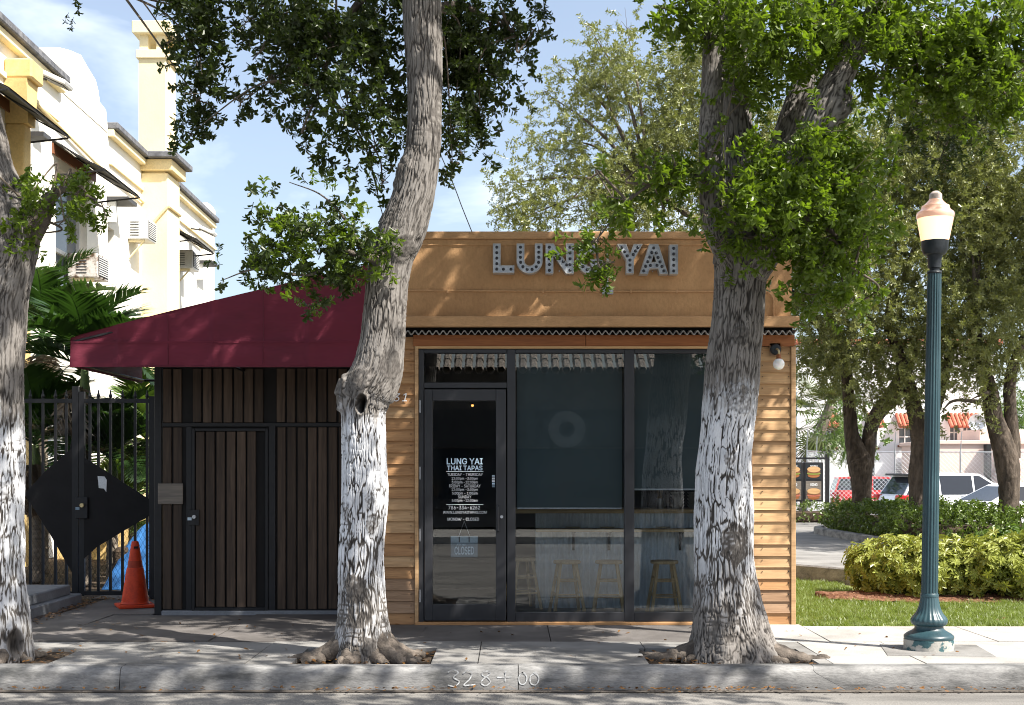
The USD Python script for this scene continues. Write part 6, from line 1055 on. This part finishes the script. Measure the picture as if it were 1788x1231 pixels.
def air_con(a, z, w, h, dpt, label, rust):
    t = thing('air_conditioner', label, 'air conditioner', LB(a, 0, z), group=None); m = 'rust_white' if rust else 'metal_white'
    obj('casing', MB().box((-.1, 0, 0), (dpt, w, h), .015), m, t); obj('rear_grille', MB().box((dpt, .04, .04), (dpt + .008, w - .04, h - .04)), 'slot_dark', t)
    for i in range(9): z_ = .06 + (h - .12) * i / 8; obj('grille_slat', MB().box((dpt + .008, .05, z_ - .008), (dpt + .02, w - .05, z_ + .008)), 'metal_white', t)
    for i in range(6): z_ = .08 + (h - .16) * i / 5; obj('side_louver', MB().box((.05, -.006, z_ - .008), (dpt * .55, .0, z_ + .008)), 'slot_dark', t)
    obj('bracket', MB().box((-.05, .05, -.05), (dpt * .8, .09, -.002)).tube([(0.0, .07, -.38), (dpt * .75, .07, -.04)], .02, 5), 'wall_cream', t)
air_con(la_(128), lzz(128, 484) , .62, .42, .42, 'rust streaked window air conditioner low beside the palm', True); air_con(la_(223), lzz(235, 425), .62, .42, .40, 'white wall air conditioner left of the chimney tower', False); air_con(la_(306), lzz(312, 472), .62, .42, .40, 'white wall air conditioner under the farthest awning', False)
def flood(px, py, label):
    a = la_(px); z = lzz(px, py); t = thing('floodlight', label, 'floodlight', LB(a, .3, z), 0); obj('housing', MB().box((-.05, -.2, -.03), (.35, .2, .05), .02, ((0, 1, 0), 25)), 'metal_white', t); obj('lens', MB().box((-.02, -.16, -.043), (.32, .16, -.034), 0, ((0, 1, 0), 25), np.array([.15, 0, .01])), 'slot_dark', t); obj('bracket', MB().tube([(-.3, 0, .08), (-.02, 0, .03)], .02, 6), 'slot_dark', t)
flood(50, 142, 'flat floodlight bracketed under the roof edge near the pilaster'); flood(330, 404, 'small floodlight above the farthest awning')
yb = thing('yard_wall', 'low sunlit yellow wall behind the iron gate', 'wall', (-3.9, 9.0, -0.03)); obj('masonry', MB().box((-3.4, 0, 0), (2.4, .2, .85), .01), 'trim_yellow', yb); obj('coping', MB().box((-3.45, -.04, .853), (2.45, .24, .92), .01), 'wall_cream', yb)
tp = thing('blue_tarp', 'blue tarpaulin draped over a pile behind the gate, right of the diamond', 'tarp', (X_(250, 4.2), 4.2, -.03))
uu, tt = np.meshgrid(np.linspace(-1, 1, 30), np.linspace(-1, 1, 30)); hh = .95 * np.clip(1 - np.maximum(np.abs(uu), np.abs(tt)) ** 2.2, 0, 1) * (1 + .2 * uu) + .08 * (meshkit.fbm(np.stack([uu * 3, tt * 3, uu * 0], -1), 3) - .5)
obj('sheet', MB().add(np.stack([uu * .36, tt * .5, np.maximum(hh * 1.05 * (.75 + .25 * uu), .01)], -1), grid_faces(30, 30)), 'blue_tarp', tp, smooth=True); obj('pile', MB().box((-.3, -.3, 0), (.3, .3, .5), .05), 'soil', tp)

# ------------------------------------------------------------------ behind on the right: menu board, fence, cars, houses
LZ = -0.37
mb_ = thing('menu_board', 'drive through menu board with burger pictures in a dark frame', 'menu board', (P(1410, 880, 33)[0], 33.0, LZ)); mo = np.array([P(1410, 880, 33)[0], 33.0, LZ])
def mbx(x0, y0, x1, y1, ya, yb, c=0): return MB().box(P(x0, y1, 33) * (1, 0, 1) + (0, 33 + ya, 0) - mo, P(x1, y0, 33) * (1, 0, 1) + (0, 33 + yb, 0) - mo, c)
obj('post', mbx(1440.5, 793, 1447, 906, -.05, .05), 'black_iron', mb_); obj('post', mbx(1360, 793, 1366, 906, -.05, .05), 'black_iron', mb_); obj('top_bar', mbx(1366, 798.5, 1440, 802, -.04, .04), 'black_iron', mb_)
for x0, x1 in ((1402.5, 1436), (1367, 1401)):
    cse = obj('panel_case', mbx(x0, 807, x1, 876, -.12, .08, .02), 'black_iron', mb_)
    obj('poster', mbx(x0 + 3.2, 809.5, x1 - 3.5, 837, -.126, -.1205), 'lamp_dark', cse); obj('poster', mbx(x0 + 3.2, 840, x1 - 3.5, 873, -.126, -.1205), 'board_grey', cse)
    for yy, k in ((824, 0), (862, 1)):
        c_ = (x0 + x1) / 2; s_ = S(33)
        def el(y, rx, ry, m, dpt): obj('burger_picture', MB().prism(Polygon([((c_ + rx * math.cos(t) - CX) / s_ - mo[0], EYE - (y + ry * math.sin(t) - HY) / s_ - mo[2]) for t in np.linspace(0, 2 * PI, 24)[:-1]]), -dpt, -dpt + .004), m, cse)
        el(yy + 6, 10.5, 4.2, 'beam_red', .134); el(yy + 2.6, 12, 2.6, 'leaf_gold' if k == 0 else 'tile_red', .139); el(yy, 12, 2.2, 'window_brown', .144); el(yy - 4.5, 11.5, 5.2, 'ply_edge', .149)
    for txt, y, w, m in (('DOUBLE', 817, 13, 'white_paint'), ('KING', 848.5, 12, 'white_paint'), ('BURGER', 842.6, 15, 'cone_orange')):
        tmx = meshkit.text_mesh(txt, .09, .004, bold=True); v = np.array(tmx.vertices); v[:, 0] *= (w / S(33)) / np.ptp(v[:, 0]); xx = ((x0 + x1) / 2 - w / 2 - CX) / S(33) - mo[0]
        if txt != 'BURGER': obj('lettering', (np.stack([v[:, 0] + xx, -.13 - v[:, 2], v[:, 1] + EYE - (y - HY) / S(33) - mo[2]], 1), tmx.faces), m, cse)
def chain(label, p0, p1, h, npost, step=.16):
    t = thing('chain_link_fence', label, 'fence', (p0[0], p0[1], LZ)); p0, p1 = np.array([0, 0]), np.asarray(p1, float) - np.asarray(p0, float); L = np.linalg.norm(p1); d = p1 / L; at = lambda s, z: (d[0] * s, d[1] * s, z)
    for i in range(npost): s = L * i / (npost - 1); obj('post', MB().tube([at(s, 0), at(s, h + .05)], .03, 8), 'galvanised', t); obj('barbed_arm', MB().tube([at(s, h + .05), tuple(np.array(at(s, h + .75)) + (0, -.15, 0))], .018, 6), 'galvanised', t)
    obj('top_rail', MB().tube([at(0, h), at(L, h)], .022, 6), 'galvanised', t); m = MB()
    for i in range(int((L + h) / step)):
        s = i * step
        for sg in (1, -1):
            a, b = (s - h, s) if sg > 0 else (s, s - h); z0, z1 = .05, h
            ts = [0.0, 1.0]; 
            for lim, hi in ((0, 0), (L, 1)):
                dx = b - a; tc = (lim - a) / dx
                if (a < lim) == (not hi) and (b < lim) == (not hi) and ((a < lim and not hi) or (a > lim and hi)): ts = None; break
                if not hi and a < lim: ts[0] = max(ts[0], tc)
                if not hi and b < lim: ts[1] = min(ts[1], tc)
                if hi and a > lim: ts[0] = max(ts[0], tc)
                if hi and b > lim: ts[1] = min(ts[1], tc)
            if ts and ts[1] > ts[0]: m.tube([at(a + (b - a) * ts[0], z0 + (z1 - z0) * ts[0]), at(a + (b - a) * ts[1], z0 + (z1 - z0) * ts[1])], .006, 3, False)
    obj('wire_mesh', m, 'galvanised', t, kind='stuff')
chain('long chain link fence behind the parked white cars', (11.6, 36), (26, 36), 2.43, 7); chain('short chain link fence running back beside the menu board', (11.45, 35.9), (10.2, 33.4), 2.43, 3)

def car(name, label, cat, loc, rz, L, W, H, prof, glass, paint, belt, roofw=.72, tail=None, mirror=True):
    """prof: lower body outline (x, z); glass: greenhouse outline (x, z), nose at +x, origin on the ground under the middle."""
    t = thing(name, label, cat, loc, rz)
    m = MB().prism(Polygon(prof).buffer(.03).buffer(-.03), -W / 2, W / 2, 'y'); v, f = m.get(); mm = trimesh.Trimesh(v, f).subdivide_to_size(.25); v = np.array(mm.vertices)
    k = np.clip(np.abs(v[:, 0]) / (L / 2), 0, 1) ** 5; v[:, 1] *= (1 - .20 * k); z_ = np.clip((v[:, 2] - belt * .55) / (belt * .5), 0, 1); v[:, 1] *= 1 - .05 * z_
    for wx in (L * .31, -L * .30): pass
    obj('body', (v, mm.faces), paint, t, smooth=30)
    g = MB().prism(Polygon(glass), -W / 2 + .06, W / 2 - .06, 'y'); v, f = g.get(); gm = trimesh.Trimesh(v, f).subdivide_to_size(.3); v = np.array(gm.vertices); zz2 = (v[:, 2] - belt) / (H - belt); v[:, 1] *= 1 - (1 - roofw) * np.clip(zz2, 0, 1) * .75; obj('cabin', (v, gm.faces), paint, t, smooth=30)
    gp_ = Polygon(glass).buffer(-.055); xs_ = sorted([p[0] for p in glass]); ztop = H - .10
    side = gp_.intersection(sbox(-9, belt + .035, 9, ztop)); wins = side
    cuts_ = np.linspace(side.bounds[0], side.bounds[2], 4)[1:-1] if L > 4 else [np.mean(side.bounds[::2])]
    for c_ in cuts_: wins = wins.difference(sbox(c_ - .035, 0, c_ + .035, 9))
    for gg in getattr(wins, 'geoms', [wins]):
        for sd in (-1, 1):
            q = MB().prism(gg, -.006, .006, 'y'); v = q.v[-1]; yy = (W / 2 - .055) * (1 - (1 - roofw) * np.clip((v[:, 2] - belt) / (H - belt), 0, 1) * .75) + .004; q.v[-1] = np.stack([v[:, 0], sd * (yy + v[:, 1] * sd), v[:, 2]], 1); obj('side_window', q, 'car_glass', t)
    gl_ = sorted(glass, key=lambda p: p[1]); low_, hi_ = sorted(gl_[:2]), sorted(gl_[2:], key=lambda p: p[0])
    for nm, a, b, sg in (('windscreen', low_[-1], hi_[-1], 1), ('rear_window', low_[0], hi_[0], -1)):
        a, b = np.array(a), np.array(b); n_ = np.array([(b - a)[1], -(b - a)[0]]); n_ = n_ / np.linalg.norm(n_); n_ = n_ * sg if n_[0] * sg > 0 else -n_; a2, b2 = a + (b - a) * .1 + n_ * .008, a + (b - a) * .88 + n_ * .008; w0, w1 = (W / 2 - .14), (W / 2 - .12) * (1 - (1 - roofw) * .7)
        obj(nm, MB().add([(a2[0], -w0, a2[1]), (a2[0], w0, a2[1]), (b2[0], w1, b2[1]), (b2[0], -w1, b2[1])], [(0, 1, 2, 3)] if sg > 0 else [(0, 3, 2, 1)]), 'car_glass', t)
    for wx in (L * .31, -L * .30):
        for sd in (-1, 1):
            def turn(q):
                v = q.v[-1]; q.v[-1] = np.stack([v[:, 0] + wx, sd * (W / 2 - .10) + v[:, 2] * sd, v[:, 1] + .33], 1); return q
            w_ = obj('wheel', turn(MB().lathe([(0, -.1), (.30, -.1), (.33, -.07), (.33, .08), (.30, .115), (.22, .115), (.21, .06), (0, .06)], sides=28)), 'tyre', t, smooth=40); obj('rim', turn(MB().lathe([(.215, .10), (.20, .09), (.05, .07), (0, .085)], sides=20, mod=lambda R, th, z: R * (1 - .05 * np.cos(5 * th)))), 'rim', w_, smooth=40)
    for sd in (-1, 1):
        if tail == 'high': obj('tail_light', MB().box((-L / 2 + .02, sd * (W / 2 - .30), belt - .18), (-L / 2 + .62, sd * (W / 2 - .012) , belt + .02), .03), 'tail_red', t)
        else: obj('tail_light', MB().box((-L / 2 + .005, sd * (W / 2 - .42), belt - .2), (-L / 2 + .25, sd * (W / 2 - .10), belt - .05), .03), 'tail_red', t)
        obj('headlight', MB().box((L / 2 - .42, sd * (W / 2 - .5), belt - .30), (L / 2 - .03, sd * (W / 2 - .13), belt - .16), .03), 'head_clear', t)
        if mirror: x_ = low_[-1][0] - .42; obj('mirror', MB().box((x_ - .09, sd * (W / 2 - .05), belt + .02), (x_ + .10, sd * (W / 2 + .20), belt + .17), .05), paint, t)
        for dx in (.0, -.85): obj('door_handle', MB().box((dx - .02, sd * (W / 2 - .045), belt - .12), (dx + .16, sd * (W / 2 - .015), belt - .085), .01), paint, t)
    if tail == 'high': obj('spoiler', MB().box((glass[1][0] - .28, -W * .36, H - .09), (glass[1][0] + .1, W * .36, H - .03), .02), 'black_frame', t)
    obj('number_plate', MB().box((-L / 2 - .012, -.26, belt - .42), (-L / 2 + .02, .26, belt - .28)), 'white_paint', t); obj('bumper', MB().box((-L / 2 - .01, -W / 2 + .2, .25), (-L / 2 + .1, W / 2 - .2, .42), .03), 'black_rubber', t)
    return t
sx = P(1540, 850, 26.8)[0]
car('parked_suv', 'white sport utility vehicle parked behind the lamp post, red tail light in view', 'car', (sx + 2.3, 26.8, LZ), 8, 4.65, 1.84, 1.70, [(-2.3, .3), (-2.33, .75), (-2.2, 1.02), (.95, 1.04), (1.9, .98), (2.26, .82), (2.32, .5), (2.25, .26)], [(-2.16, 1.0), (-1.75, 1.64), (-.9, 1.70), (.25, 1.66), (1.25, 1.02)], 'paint_white', 1.03, tail='high')
car('parked_sedan', 'white sedan parked nearest the hedge at the right edge, mirror in view', 'car', (P(1636, 850, 21.5)[0] + 2.2, 22.0, LZ), 192, 4.5, 1.78, 1.45, [(-2.22, .3), (-2.25, .7), (-2.1, .95), (1.0, .96), (1.9, .84), (2.2, .66), (2.25, .4), (2.15, .24)], [(-1.75, .94), (-.95, 1.40), (-.2, 1.45), (.35, 1.40), (1.25, .95)], 'paint_white', .95)
car('parked_hatchback', 'small red car parked behind the chain link fence', 'car', (P(1452, 850, 38)[0] + 1.95, 38, LZ), -6, 4.0, 1.7, 1.55, [(-1.95, .3), (-1.98, .7), (-1.9, .98), (.9, .98), (1.7, .85), (1.95, .66), (1.98, .4), (1.9, .24)], [(-1.9, .96), (-1.72, 1.50), (-.8, 1.55), (.15, 1.5), (1.0, .97)], 'paint_red', .97)

HYY = 52.0
def hp(px, py, Y=HYY): return P(px, py, Y)
wh = thing('white_house', 'white two storey house with red tile window canopies behind the fence', 'house'); x0, x1 = hp(1392, 0)[0], hp(1738, 0)[0]
wp = sbox(x0, LZ - .1, x1, 7.5); wins = [(1519, 752, 1532, 781, 'u'), (1570, 748, 1592, 777, 'u'), (1659, 738, 1676, 772, 'u'), (1682, 738, 1697, 772, 'u'), (1514, 810, 1528, 848, 'l'), (1562, 808, 1578, 830, 'l'), (1440, 752, 1462, 781, 'u')]
for a, b, c_, d_, k in wins: wp = wp.difference(sbox(hp(a, 0)[0], hp(0, d_)[2], hp(c_, 0)[0], hp(0, b)[2]))
obj('wall', MB().prism(wp, HYY, HYY + .3), 'house_white', wh); obj('side_wall', MB().box((x1 - .3, HYY + .301, LZ - .1), (x1, HYY + 9, 7.5)).box((x0, HYY + .301, LZ - .1), (x0 + .3, HYY + 9, 7.5)), 'house_white', wh); obj('roof', MB().box((x0 - .3, HYY - .3, 7.5), (x1 + .3, HYY + 9.3, 7.75), .05), 'tile_red', wh)
for a, b, c_, d_, k in wins:
    A, B = hp(a, d_), hp(c_, b); w_ = thing('window', None, None, parent=wh); obj('pane', MB().box((A[0], HYY + .16, A[2]), (B[0], HYY + .18, B[2])), 'far_glass', w_)
    if k == 'u': obj('sash_bar', MB().box((A[0], HYY + .10, (A[2] + B[2]) / 2 - .03), (B[0], HYY + .158, (A[2] + B[2]) / 2 + .03)), 'metal_white', w_); obj('sash_bar', MB().box(((A[0] + B[0]) / 2 - .025, HYY + .11, A[2]), ((A[0] + B[0]) / 2 + .025, HYY + .157, B[2])), 'metal_white', w_)
    else:
        for i in range(6): z = A[2] + (B[2] - A[2]) * (i + .5) / 6; obj('louver', MB().box((A[0], HYY + .06, z - .05), (B[0], HYY + .15, z + .03)), 'metal_white', w_)
    obj('sill', MB().box((A[0] - .08, HYY - .08, A[2] - .10), (B[0] + .08, HYY + .05, A[2] - .005)), 'window_brown' if k == 'u' else 'house_white', w_)
for a, b in ((1512, 1540), (1562, 1602), (1650, 1708), (1434, 1468)):
    A, B = hp(a, 746), hp(b, 727); cn_ = thing('window_canopy', None, None, parent=wh); m = MB(); nrow = int((B[0] - A[0]) / .2)
    for i in range(nrow): 
        x = A[0] + .1 + i * .2; obj('roof_tile', MB().tube([(x, HYY - .03, B[2] + .12), (x, HYY - .75, A[2])], .09, 7), 'tile_red', cn_)
    obj('canopy_deck', MB().add([(A[0], HYY - .01, B[2] + .06), (B[0], HYY - .01, B[2] + .06), (B[0], HYY - .74, A[2] - .05), (A[0], HYY - .74, A[2] - .05)], [(0, 3, 2, 1), (0, 1, 2, 3)]), 'tile_red', cn_)
pk = thing('pink_building', 'low pale pink flat roofed building behind the white cars', 'building'); PY = 46.0; x0, x1 = hp(1640, 0, PY)[0], hp(1900, 0, PY)[0]; zt_ = hp(0, 776, PY)[2]
obj('wall', MB().box((x0, PY, LZ - .1), (x1, PY + 5.6, zt_)), 'house_pink', pk); obj('parapet_cap', MB().box((x0 - .1, PY - .1, zt_), (x1, PY + 5.7, zt_ + .18), .03), 'house_pink', pk); obj('raised_parapet', MB().box((hp(1725, 0, PY)[0], PY + 1, zt_ + .181), (x1, PY + 4, zt_ + .7)), 'house_pink', pk)
obj('ramp_wall', MB().prism(Polygon([(hp(1742, 0, PY)[0], LZ), (hp(1742, 0, PY)[0], zt_ - .2), (hp(1715, 0, PY)[0], LZ)]), PY - 2.5, PY - .003), 'house_pink', pk); obj('dark_downpipe', MB().box(P(1716, 812, PY) * (1, 0, 1) + (0, PY - .5, -1.2), P(1724, 776, PY) * (1, 0, 1) + (0, PY - .1, 0)), 'black_iron', pk)
sd = thing('satellite_dish', 'small grey satellite dish on the pink building roof', 'satellite dish', (hp(1704, 0, PY + 2)[0], PY + 2, zt_ + .18)); q = MB().lathe([(0, 0), (.2, .02), (.38, .09), (.39, .1), (.37, .1), (.19, .03), (0, .012)], sides=24); v = q.v[-1]; q.v[-1] = np.stack([v[:, 0], -v[:, 2], v[:, 1] + .85], 1)
obj('dish', q, 'galvanised', sd, smooth=40); obj('mast', MB().tube([(0, .02, 0), (0, .02, .85)], .03, 8), 'galvanised', sd); obj('feed_arm', MB().tube([(0, -.02, .55), (0, -.45, .8)], .015, 6), 'galvanised', sd)
wr = thing('power_lines', 'three thin power lines crossing behind the right oak', 'power lines'); 
for i, (py) in enumerate((713, 722, 735)): obj('wire', MB().tube([P(1700, py - 2, 60), P(1800, py, 60), P(2100, py + 4, 60)], .025, 5), 'black_iron', wr)
dw = thing('utility_wire', 'single thin drop wire rising from the roof past the middle tree', 'wire'); obj('wire', MB().tube(smoothline([P(824, 405, 2.5), P(806, 360, 2.5), P(790, 318, 2.6), P(740, 200, 2.8), P(690, 60, 3)], 30), .006, 5), 'black_iron', dw)
br = thing('leafy_tree', 'bright green tree far behind the right oak', 'tree'); bpos = [PB(1790, 740, 50, 40, 58, 3, .9), PB(1850, 720, 60, 60, 58, 3, .9), PB(1770, 700, 30, 24, 58, 2, .6)]
trunk('trunk', br, rows_px([(905, 1824, 1840, 58), (830, 1826, 1838, 58), (740, 1828, 1836, 58)]), 'oak_bark', 40, 16, seed=9); pos, d = blob_points(bpos, 12, 95, clump=8, sig=.5); scatter('crown', br, oak_sprays, 'leaf_bright', pos, d, rng.uniform(2, 3, len(pos)), 96)
br = thing('leafy_tree', 'bright yellow green tree between the fan palm and forked oak', 'tree'); bpos = [PB(1468, 745, 30, 44, 30, 1.2, .9), PB(1530, 770, 16, 30, 30, .8, .9), PB(1500, 700, 40, 30, 30, 1.2, .8)]
trunk('trunk', br, rows_px([(905, 1492, 1500, 30), (840, 1493, 1500, 30), (760, 1494, 1499, 30)]), 'oak_bark', 40, 16, seed=10); pos, d = blob_points(bpos, 40, 97, clump=8, sig=.3); scatter('crown', br, oak_sprays, 'leaf_bright', pos, d, rng.uniform(1.2, 2, len(pos)), 98)

# ------------------------------------------------------------------ across the street, seen as reflections in the glass
OY = -25.0
struct('far_sidewalk', MB().box((-60, -19, -.3), (60, -15.5, 0.0)), 'concrete_pale')
ob = thing('shop_building', 'tile roofed shop across the street, reflected in the storefront glass', 'building')
obj('wall', MB().box((-14, OY - 6, -.2), (14, OY, 4.3)), 'concrete_dark', ob); obj('shopfront', MB().box((-13, OY + .002, .3), (13, OY + .06, 2.0)), 'car_glass', ob); obj('sign_band', MB().box((-13, OY + .002, 2.05), (13, OY + .12, 3.1)), 'black_frame', ob)
q = MB().prism(Point(0, 0).buffer(.52, 24).difference(Point(0, 0).buffer(.22, 24)), 0, .06); v = q.v[-1]; q.v[-1] = v + (X_(990, 0) / 1.0 * 36.8 / 12 * 1.0, OY + .13, 2.55); obj('round_letter', q, 'faded_white', ob)
for rw in range(6):
    for i in range(60): x = -9 + i * .3; obj('roof_tile' if False else 'roof_tile', MB().tube([(x, OY + .9 - rw * .5, 4.15 + rw * .28), (x, OY + .42 - rw * .5, 4.42 + rw * .28)], [.12, .10], 6, False), 'tile_clay', ob) if (rw < 4 and abs(x) < 8.5) else None
